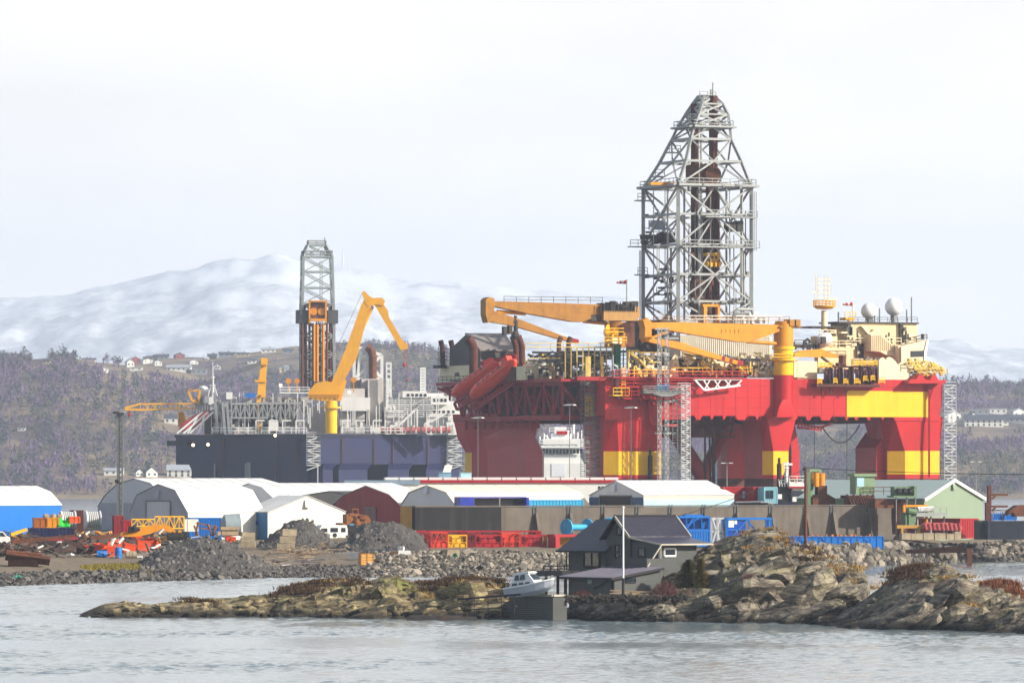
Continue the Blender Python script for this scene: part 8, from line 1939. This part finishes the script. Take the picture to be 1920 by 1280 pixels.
# big knuckle boom crane
LW = Frame(610, 1500, 88); cr_y = 1497
def cp_(px, py): return P(px, py, cr_y)
mb = MB(); mb.lathe(cp_(621, 812), [(.1, 0), (1.55, 0), (1.55, 8.6), (.1, 8.6)], 20); mb.lathe(cp_(621, 765), [(1.5, 0), (2.6, 0), (2.6, .35), (1.5, .35)], 20); kc = mb.obj('knuckle_crane', YEL, nr_, True)
mb = MB(); mb.prism([cp_(*p) + V((0, -1.2, 0)) for p in ((578, 735), (592, 718), (612, 714), (628, 718), (640, 735), (634, 748), (610, 752), (584, 748))], (0, 2.4, 0)); mb.rail([cp_(578, 748) + V((0, -1.4, 0)), cp_(640, 748) + V((0, -1.4, 0))], 1.2, 1.2, .18); mb.obj('slewing_house', KCR, kc)
mb = MB(); mb.prism([cp_(*p) + V((0, -1, 0)) for p in ((617, 728), (632, 736), (668, 672), (695, 572), (686, 557), (678, 570), (648, 655))], (0, 2.0, 0)); mb.obj('boom', KCR, kc)
mb = MB(); mb.prism([cp_(*p) + V((0, -1.1, 0)) for p in ((678, 548), (684, 546), (692, 555), (700, 559), (716, 558), (722, 564), (719, 573), (706, 571), (690, 575), (684, 566))], (0, 2.2, 0)); mb.obj('boom_head', KCR, kc)
mb = MB(); mb.prism([cp_(*p) + V((0, -.8, 0)) for p in ((700, 568), (716, 566), (728, 583), (729, 594), (756, 640), (765, 645), (764, 654), (752, 657), (748, 650), (722, 605))], (0, 1.6, 0)); mb.obj('jib', KCR, kc)
mb = MB(); mb.tube(cp_(676, 625), cp_(699, 574), .4); mb.prism([cp_(*p) + V((0, -.5, 0)) for p in ((632, 752), (640, 716), (646, 710), (650, 714), (640, 750))], (0, 1, 0)); mb.obj('hydraulic_ram', KCR, kc)
mb = MB(); mb.tube(cp_(758, 655), cp_(758, 690), .08, n=5); mb.tube(cp_(763, 655), cp_(763, 712), .05, n=5); mb.sphere(cp_(758, 684), .5, 8); mb.sphere(cp_(763, 712), .3, 8); mb.beam(cp_(680, 548), cp_(614, 690), .09); mb.obj('hook_wire', CRED, kc)
# white steel tower behind the crane
mb = MB(); pts_ = [(664, 648), (716, 666), (716, 710), (664, 710)]
for a, b_ in ((0, 1), (1, 2), (2, 3), (3, 0), (0, 2), (1, 3)): mb.beam(D(*[pts_[a][0], 24, pts_[a][1]]), D(pts_[b_][0], 24, pts_[b_][1]), .8)
for px in (676, 690, 700): mb.beam(D(px, 24, 655), D(px - 6, 24, 712), .7)
mb.obj('white_tower', WHITE, nr_)
mb = MB(); mb.pipe([D(688, 23, 650), D(696, 23, 655), D(699, 23, 668), D(699, 23, 710)], 1.1, 8); mb.obj('brown_riser', RUST, nr_)
dbox('derrick_leg', DGALV, (668, 674, 660, 712), (640, 646, 680, 730), v=27, d=2)
# yellow post crane and thin lattice crane at the left
mb = MB(); BD.box(mb, 481, 490, 8, 9.5, 740, 812); mb.prism([D(*p) for p in ((482, 6 + 2, 745), (497, 8, 745), (500, 8, 680), (492, 8, 672), (488, 8, 690))], (0, 1.4, 0)); BD.box(mb, 490, 502, 7, 8, 671, 684); BD.box(mb, 478, 500, 7.6, 8, 712, 716); mb.obj('post_crane', KCR, nr_)
lc = MB(); a, b_ = (232, 764), (362, 752)
for dy in (0, 9): lc.beam(D(262, 10, 757 + dy + (2 if dy else 0)), D(365, 10, 752 + dy + 4), .35); 
lc.beam(D(234, 10, 765), D(262, 10, 757), .5); lc.beam(D(234, 10, 767), D(268, 10, 768), .5)
for i in range(14): lc.beam(D(264 + i * 7.2, 10, 757), D(264 + i * 7.2 + (7 if i % 2 else -1), 10, 767), .22)
lco = lc.obj('lattice_crane', KCR, nr_)
mb = MB(True); BD.box(mb, 334, 346, 9, 11, 772, 800); mb.prism([D(*p) for p in ((334, 9, 800), (336, 9, 776), (342, 9, 770), (349, 9, 785), (346, 9, 800))], (0, 1.5, 0)); BD.box(mb, 352, 375, 10, 11, 730, 733); mb.beam(D(353, 10, 732), D(360, 10, 750), .6); mb.beam(D(375, 10, 731), D(372, 10, 752), .6); mb.beam(D(360, 10, 750), D(374, 10, 756), .6); mb.obj('crane_post', KCR, lco)
mb = MB()
for i in range(3): mb.beam(D(270 + i * 12, 10, 757 - i * 1.5), D(494, 9, 676 + i * 3), .1)
mb.obj('stay_wire', DARK, lco)
mb = MB(); mb.tube(D(243, 10, 768), D(243, 10, 778), .2); mb.sphere(D(243, 10, 778), .45, 8); mb.obj('hook', CRED, lco)
# radome, white mast, lifeboat, deck clutter
mb = MB(); y = BD.Yat(380, 16); mb.sphere(D(380, 16, 735), 12.5 * y / F, 20); rdm = mb.obj('radome', WM, nr_, True)
mb = MB()
for k in range(6): mb.beam(D(370 + k * 4, 16, 745), D(366 + k * 5.4, 16, 775), .3)
BD.box(mb, 368, 394, 15, 17, 746, 758); mb.obj('radome_stand', DGALV, rdm)
mb = MB(); mb.tube(D(399, 13, 760), D(399, 13, 705), .45, .3, 8); mb.tube(D(399, 13, 705), D(399, 13, 679), .16, .1, 6); mb.beam(D(393, 13, 722), D(405, 13, 722), .3); mb.beam(D(396, 13, 707), D(403, 13, 707), .3); mb.beam(D(390, 13, 742), D(399, 13, 715), .25); mb.beam(D(408, 13, 742), D(399, 13, 715), .25); BD.box(mb, 391, 403, 12, 13, 744, 758); mb.obj('white_mast', WHITE, nr_)
lb2 = thing('lifeboat', 'faded red lifeboat on slanted white rails on left end of navy rig', 'lifeboat', D(336, 5, 806))
p, q = D(337, 5, 806), D(392, 5, 774); d = q - p; mb = MB(); mb.lathe(p, [(.1, 0), (1.0, .5), (1.45, 2), (1.5, d.length * .6), (1.2, d.length * .9), (.1, d.length)], 14, d); mb.obj('hull', mat('faded_red', (206, 74, 70), .6, var=.1), lb2, True)
mb = MB()
for k in range(3): mb.beam(D(332 + k * 12, 3.4, 812), D(380 + k * 10, 3.4, 772), .45)
mb.beam(D(370, 3.4, 782), D(352, 3.4, 812), .35); mb.beam(D(384, 3.4, 776), D(372, 3.4, 812), .35); mb.obj('launch_rail', WHITE, nr_)
dbox('dark_bulkhead', DARK, (384, 396, 770, 814), (398, 420, 768, 814), (436, 560, 757, 800), v=17, d=3); dbox('dark_bulkhead', mat('brown_grey_sheet', (96, 86, 78), .7, var=.2), *((404, 428, 775, 812), (530, 562, 745, 765)), v=13, d=3, auto=True)
mb = MB(True)
for i in range(88):
    px = rnd2.uniform(398, 575); py = rnd2.uniform(742, 806); s = rnd2.uniform(4, 14); BD.box(mb, px, px + s, 7 + rnd2.random() * 6, 14, py, min(812, py + rnd2.uniform(3, 12)))
mb.obj('deck_machinery', mat('deck_mix', (150, 146, 140), .6, var=.3, scale=.3, island=.5), nr_)
mb = MB()
mb.beam(D(432, 7, 757), D(565, 7, 755), .5); mb.beam(D(432, 7, 783), D(500, 7, 783), .4)
for i in range(16): px = 434 + i * 8.4; mb.beam(D(px, 7, 757), D(px, 7, 812 if i % 3 == 0 else 785), .35); mb.beam(D(px, 7, 757 if i % 2 else 783), D(px + 8.4, 7, 783 if i % 2 else 757), .28)
for px in (402, 416, 424): mb.beam(D(px, 7, 735), D(px + 6, 7, 812), .7)
mb.obj('pipe_rack', GALV, nr_)
mb = MB('rail')
for px0, px1 in ((398, 480), (490, 575), (640, 755)): mb.rail([D(px0, 1, 812), D(px1, 1, 812)], 1.5, 2.0, .2)
mb.rail([D(525, 8, 735), D(580, 8, 735)], 1.3, 2, .18); BD.box(mb, 525, 580, 8, 9, 735, 737)
mb.obj('white_railing', WHITE, nr_)
for px in (480, 505, 530, 555, 642, 668, 700): mb = MB(); mb.beam(D(px, 3, 812), D(px, 3, 788), .35); mb.beam(D(px, 3, 788), D(px + 16, 3, 788), .3); mb.obj('davit_post', WHITE, nr_)
mb = MB(True)
for i in range(14): px = 715 + i * 9.5; mb.lathe(D(px, 2, 806), [(.1, 0), (.8, 0), (.8, .9), (.1, .9)], 12, (1, 0, 0)); 
mb.obj('winch_drum', mat('drum_red_white', (170, 90, 84), .6, var=.3, island=.6), nr_)
mb = MB(True)
for i in range(36): px = rnd2.uniform(640, 850); py = rnd2.uniform(790, 806); BD.box(mb, px, px + rnd2.uniform(3, 9), 4, 8, py, 812)
mb.obj('deck_box', WM, nr_)
for px in (541, 557, 663): mb = MB(); mb.lathe(D(px, 9, 714 if px < 600 else 712), [(.1, 0), (.75, 0), (.75, .5), (.1, .5)], 14, (0, -1, 0)); mb.beam(D(px, 9.4, 716), D(px, 9.4, 735), .3); mb.obj('round_reflector', CRANE, nr_)
mb = MB(); BD.box(mb, 461, 478, 6, 9, 737, 745); BD.box(mb, 460, 482, 5.9, 6, 737, 740); mb.obj('blue_container', BLUE, nr_)
dbox('white_shed', WM, (384, 392, 742, 755), (505, 522, 790, 806), (424, 436, 735, 748), v=6, d=3)
LMP = bpy.data.materials.new('lit_deck_lamp'); LMP.use_nodes = True; LMP.node_tree.nodes['Principled BSDF'].inputs['Emission Color'].default_value = (1, .62, .3, 1); LMP.node_tree.nodes['Principled BSDF'].inputs['Emission Strength'].default_value = 3
mb = MB(True)
for i in range(70): px = rnd2.uniform(405, 640); t = rnd2.uniform(735, 790); BD.box(mb, px, px + rnd2.uniform(1, 2.2), 8, 8.5, t, t + rnd2.uniform(12, 40))
for i in range(30): px = rnd2.uniform(640, 850); t = rnd2.uniform(735, 790); BD.box(mb, px, px + rnd2.uniform(.8, 1.6), 6, 6.4, t, 812)
mb.obj('deck_post', WM, nr_)
for px, py in ((526, 722), (655, 735), (516, 816), (390, 833), (362, 834)):
    mb = MB(); mb.sphere(D(px, -.5 if py > 800 else 5, py), .42, 8); mb.obj('deck_lamp', LMP, nr_)

# ---- white supply ship behind the red rig
SF = Frame(1003, 1210, 86); sp_ = thing('supply_ship', 'white supply ship with broad bridge seen under the red rig', 'ship', SF.at(1062, 6, 1000))
mb = MB(); mb.prism([SF.at(p, 0, q) for p, q in ((996, 1000), (996, 868), (1090, 868), (1118, 872), (1122, 900), (1116, 1000))], SF.e * 16); mb.obj('hull', WM, sp_)
mb = MB(); mb.prism([SF.at(p, 1, q) for p, q in ((1016, 870), (1016, 852), (1086, 852), (1094, 866), (1094, 870))], SF.e * 12); SF.box(mb, 1018, 1088, 2, 12, 840, 853); mb.obj('superstructure', WHITE, sp_)
mb = MB(); SF.box(mb, 1034, 1060, -.12, 0, 869, 893); mb.obj('door', GABLE, sp_)
mb = MB(); SF.box(mb, 1014, 1097, .5, 12, 835, 839.5); SF.box(mb, 1018, 1094, 1.2, 12, 822, 836); br_ = mb.obj('bridge', WHITE, sp_)
mb = MB(True)
for i in range(12): SF.box(mb, 1017 + i * 6.4, 1021.6 + i * 6.4, .3, .48, 842 - (0 if 1 < i < 10 else 1), 850)
mb.obj('window', GLASS, br_)
mb = MB(); SF.box(mb, 1034, 1072, 3, 9, 812, 823); SF.box(mb, 1040, 1062, 4, 8, 800, 813); mb.loft([[SF.at(1045, 4, 822), SF.at(1066, 4, 822), SF.at(1066, 7, 822), SF.at(1045, 7, 822)], [SF.at(1042, 4, 806), SF.at(1069, 4, 806), SF.at(1069, 7, 806), SF.at(1042, 7, 806)]]); mb.obj('upper_house', WHITE2, sp_)
mb = MB(); mb.tube(SF.at(1075, 4, 824), SF.at(1075, 4, 780), .3); 
for px, t in ((1012, 818), (1020, 812), (1026, 815), (1083, 810), (1090, 806)): mb.tube(SF.at(px, 3, 836), SF.at(px, 3, t), .22, n=6)
mb.rail([SF.at(1012, .4, 835), SF.at(1097, .4, 835)], 1.1, 1.4, .14); mb.rail([SF.at(1030, 2.8, 812), SF.at(1072, 2.8, 812)], 1.1, 1.4, .14); mb.beam(SF.at(1022, 3, 815), SF.at(1035, 3, 830), .3); mb.obj('mast', WHITE, sp_)
mb = MB(); mb.beam(SF.at(1044, 2.7, 811), SF.at(1064, 2.7, 811), .35, .7); mb.obj('red_bar', CRED, sp_)
# white ship hull glimpsed through the arch of the navy rig
mb = MB(); q = Frame(738, 1600, 86); mb.lathe(q.at(735, 0, 905), [(.1, 0), (2.6, 0), (2.6, 4.4), (1.8, 6), (.1, 6.6)], 16); solo('white_dome_tank', mb, WM, 'white domed tank seen through an arch under navy rig', 'tank')
for px in (425, 463):
    pass
# ================================================================ HOUSES ON THE FAR SHORE
HW = mat('white_house_paint', (214, 212, 204), .7, var=.04); HR = mat('red_house_paint', (128, 52, 46), .7, var=.08); HT = mat('tan_house_paint', (170, 150, 122), .7, var=.08); HG = mat('grey_house_paint', (128, 132, 136), .7, var=.08)
RFD = mat('dark_slate_roof', (62, 64, 74), .6, var=.1); RFG = mat('pale_tin_roof', (150, 156, 162), .5, var=.08); RFO = mat('orange_tile_roof', (150, 76, 52), .7, var=.1)
def far_house(px, py, w, h, roofh, wm, rm, label, phi=50, wing=None, flat=False, rows=1):
    b = hill(px, py); Y = b.y; m = Y / F; W_ = w * m; H = h * m; RH = roofh * m; D_ = max(6.0, W_ * .55)
    root = thing('far_house', label, 'house', b, 'houses on the hills across the fjord')
    a = R(phi - 50); g = V((math.cos(a), math.sin(a), 0)); e = V((-math.sin(a), math.cos(a), 0)); o = V((b.x, b.y, b.z - 2.5)) - g * W_ / 2
    z1 = H + 2.5
    mb = MB(); 
    if flat: mb.prism([o, o + V((0, 0, z1)), o + e * D_ + V((0, 0, z1)), o + e * D_], g * W_)
    elif phi > 50: mb.prism([o, o + V((0, 0, z1)), o + g * W_ / 2 + V((0, 0, z1 + RH)), o + g * W_ + V((0, 0, z1)), o + g * W_], e * D_)
    else: mb.prism([o, o + V((0, 0, z1)), o + e * D_ / 2 + V((0, 0, z1 + RH)), o + e * D_ + V((0, 0, z1)), o + e * D_], g * W_)
    wl_ = mb.obj('wall', wm, root)
    mb = MB(); z = V((0, 0, z1))
    if flat: roof_slab(mb, [o - e * .4 - g * .4 + z, o + g * (W_ + .4) - e * .4 + z, o + g * (W_ + .4) + e * (D_ + .4) + z, o + e * (D_ + .4) - g * .4 + z], .4)
    elif phi > 50:
        for s0, s1 in ((-.06, .5), (.5, 1.06)):
            def q(t, d): return o + g * (W_ * t) + e * d + z + V((0, 0, RH * (1 - abs(t - .5) * 2) + .05))
            roof_slab(mb, [q(s0, -.4), q(s1, -.4), q(s1, D_ + .4), q(s0, D_ + .4)], .3)
    else:
        for s0, s1 in ((-.08, .5), (.5, 1.08)):
            def q(t, d): return o + e * (D_ * t) + g * d + z + V((0, 0, RH * (1 - abs(t - .5) * 2) + .05))
            roof_slab(mb, [q(s0, -.4), q(s0, W_ + .4), q(s1, W_ + .4), q(s1, -.4)], .3)
    rf_ = mb.obj('roof', rm, root)
    if not flat: mb = MB(); c = o + g * (W_ * .6) + e * (D_ * .5) + z; mb.box(c.x - .5, c.x + .5, c.y - .5, c.y + .5, c.z + RH * .5, c.z + RH + 1.2); mb.obj('chimney', HG, rf_)
    n = max(2, int(W_ / 3.2))
    for r in range(rows):
        for i in range(n):
            c = o + g * (W_ * (i + .5) / n) - e * .06 + V((0, 0, 2.5 + H * (.55 if rows == 1 else .28 + .45 * r))); mb = MB(); s = min(.8, H * .18)
            mb.prism([c - g * .6 - V((0, 0, s)), c + g * .6 - V((0, 0, s)), c + g * .6 + V((0, 0, s)), c - g * .6 + V((0, 0, s))], e * .04); mb.obj('window', GLASS, wl_)
for a in ((75, 671, 14, 6, 3, HG, RFD, 'grey house beside the pine tops on far left ridge'), (166, 670, 26, 6, 3, HW, RFD, 'white house on ridge above purple wood at left'), (245, 688, 14, 9, 5, HW, RFG, 'small white gabled house on the slope under ridge', 70), (255, 696, 24, 6, 0, HW, RFG, 'white flat roofed house on the slope at left', 50, None, True),
          (335, 698, 46, 8, 4, HW, RFG, 'long white row house on slope left of navy rig mast'), (368, 703, 38, 8, 0, HG, RFG, 'long grey flat roofed house below white row house', 50, None, True), (303, 668, 26, 6, 3, HG, RFD, 'grey house on the far ridge left of red one'), (285, 660, 20, 6, 3, HT, RFD, 'tan house highest on ridge at left of middle'), (338, 668, 18, 6, 4, HR, RFD, 'red house on the far ridge between grey ones', 70), (255, 678, 18, 7, 4, HR, RFO, 'red house below the ridge with orange roof', 70),
          (425, 663, 30, 6, 3, HG, RFD, 'grey house on ridge above white mast of navy rig'), (455, 668, 24, 5, 2, HT, RFD, 'tan house on ridge right of white mast'), (503, 656, 26, 6, 3, HW, RFG, 'pale house high on ridge left of navy derrick'), (472, 682, 16, 6, 3, HW, RFD, 'white house on slope below ridge near lattice stay wires'), (540, 664, 20, 6, 3, HG, RFD, 'grey house on ridge just left of navy derrick'),
          (325, 795, 34, 12, 6, HW, RFD, 'white house on lower slope behind lattice crane'), (213, 893, 36, 9, 4, HW, RFG, 'white house by far shore behind lattice mast'), (262, 896, 14, 8, 6, HW, RFD, 'narrow white gabled house on far shore, left of twin', 70), (285, 895, 22, 10, 9, HW, RFD, 'white gabled house on far shore with steep roof', 70), (336, 895, 46, 14, 9, HW, RFG, 'largest white far shore house beside navy rig column', 50, None, False, 2), (40, 810, 14, 5, 0, HW, RFG, 'tiny pale hut halfway up left hillside', 50, None, True),
          (672, 888, 22, 9, 5, HW, RFD, 'white house visible under the navy rig deck'), (1790, 790, 26, 14, 5, HW, RFG, 'white house beside scaffold at right of red rig', 70), (1845, 800, 72, 14, 8, HW, RFD, 'big white house with dark roof on right hillside', 50, None, False, 2), (1826, 790, 16, 9, 8, HW, RFD, 'white gabled house just left of the biggest right house', 70), (1838, 777, 34, 9, 0, HG, RFG, 'grey flat roofed house above biggest right house', 50, None, True), (1872, 776, 32, 10, 0, HW, RFG, 'white flat roofed house on the right hill, upper row', 50, None, True), (1912, 783, 26, 11, 6, HW, RFG, 'white gabled house at right edge, upper row', 70), (1902, 793, 42, 9, 6, HG, RFD, 'grey house with dark roof at right edge', 50), (1808, 783, 24, 7, 0, HG, RFG, 'low grey house in trees at right of scaffold', 50, None, True), (1880, 797, 22, 6, 4, HW, RFD, 'small white annex house between two big right houses'), (1548, 800, 30, 8, 4, HR, RFD, 'red house seen under the right part of red rig'), (1580, 795, 30, 8, 4, HG, RFD, 'grey house seen under red rig right of red house')):
    far_house(*a)
rh = random.Random(12)
for i in range(22):
    px = rh.uniform(60, 570); py = rh.uniform(668, 700); 
    if any(abs(px - a) < w * .6 + 10 and abs(py - b_) < 9 for a, b_, w in HOUSE_SPOTS): continue
    far_house(px, py, rh.uniform(12, 22), rh.uniform(5, 7), rh.uniform(2, 4), rh.choice((HW, HW, HG, HT)), rh.choice((RFD, RFG)), 'tiny house among many scattered on the far upper slope left of navy derrick', rh.choice((50, 70)))
for i in range(9):
    px = rh.uniform(1786, 1930); py = rh.uniform(764, 806)
    if any(abs(px - a) < w * .6 + 8 and abs(py - b_) < 8 for a, b_, w in HOUSE_SPOTS): continue
    far_house(px, py, rh.uniform(12, 20), rh.uniform(5, 7), rh.uniform(3, 4), rh.choice((HW, HG)), rh.choice((RFD, RFG)), 'tiny house in the gaps between bigger houses on right hillside', rh.choice((50, 70)))
# mast on the snow mountain
tw = thing('tv_mast', 'faint thin mast standing on crest of the snow mountain', 'mast', P(643, 503, 12400))
mb = MB(); mb.tube(P(643, 508, 12400), P(643, 480, 12400), 2.6, 2.2, 6); mb.tube(P(643, 480, 12400), P(643, 462, 12400), 1.4, .9, 6); mb.obj('mast', GABLE, tw)
mb = MB(); p = P(648, 503, 12400); mb.box(p.x - 8, p.x + 8, p.y - 5, p.y + 5, p.z - 10, p.z + 3); mb.obj('building', GABLE, tw)
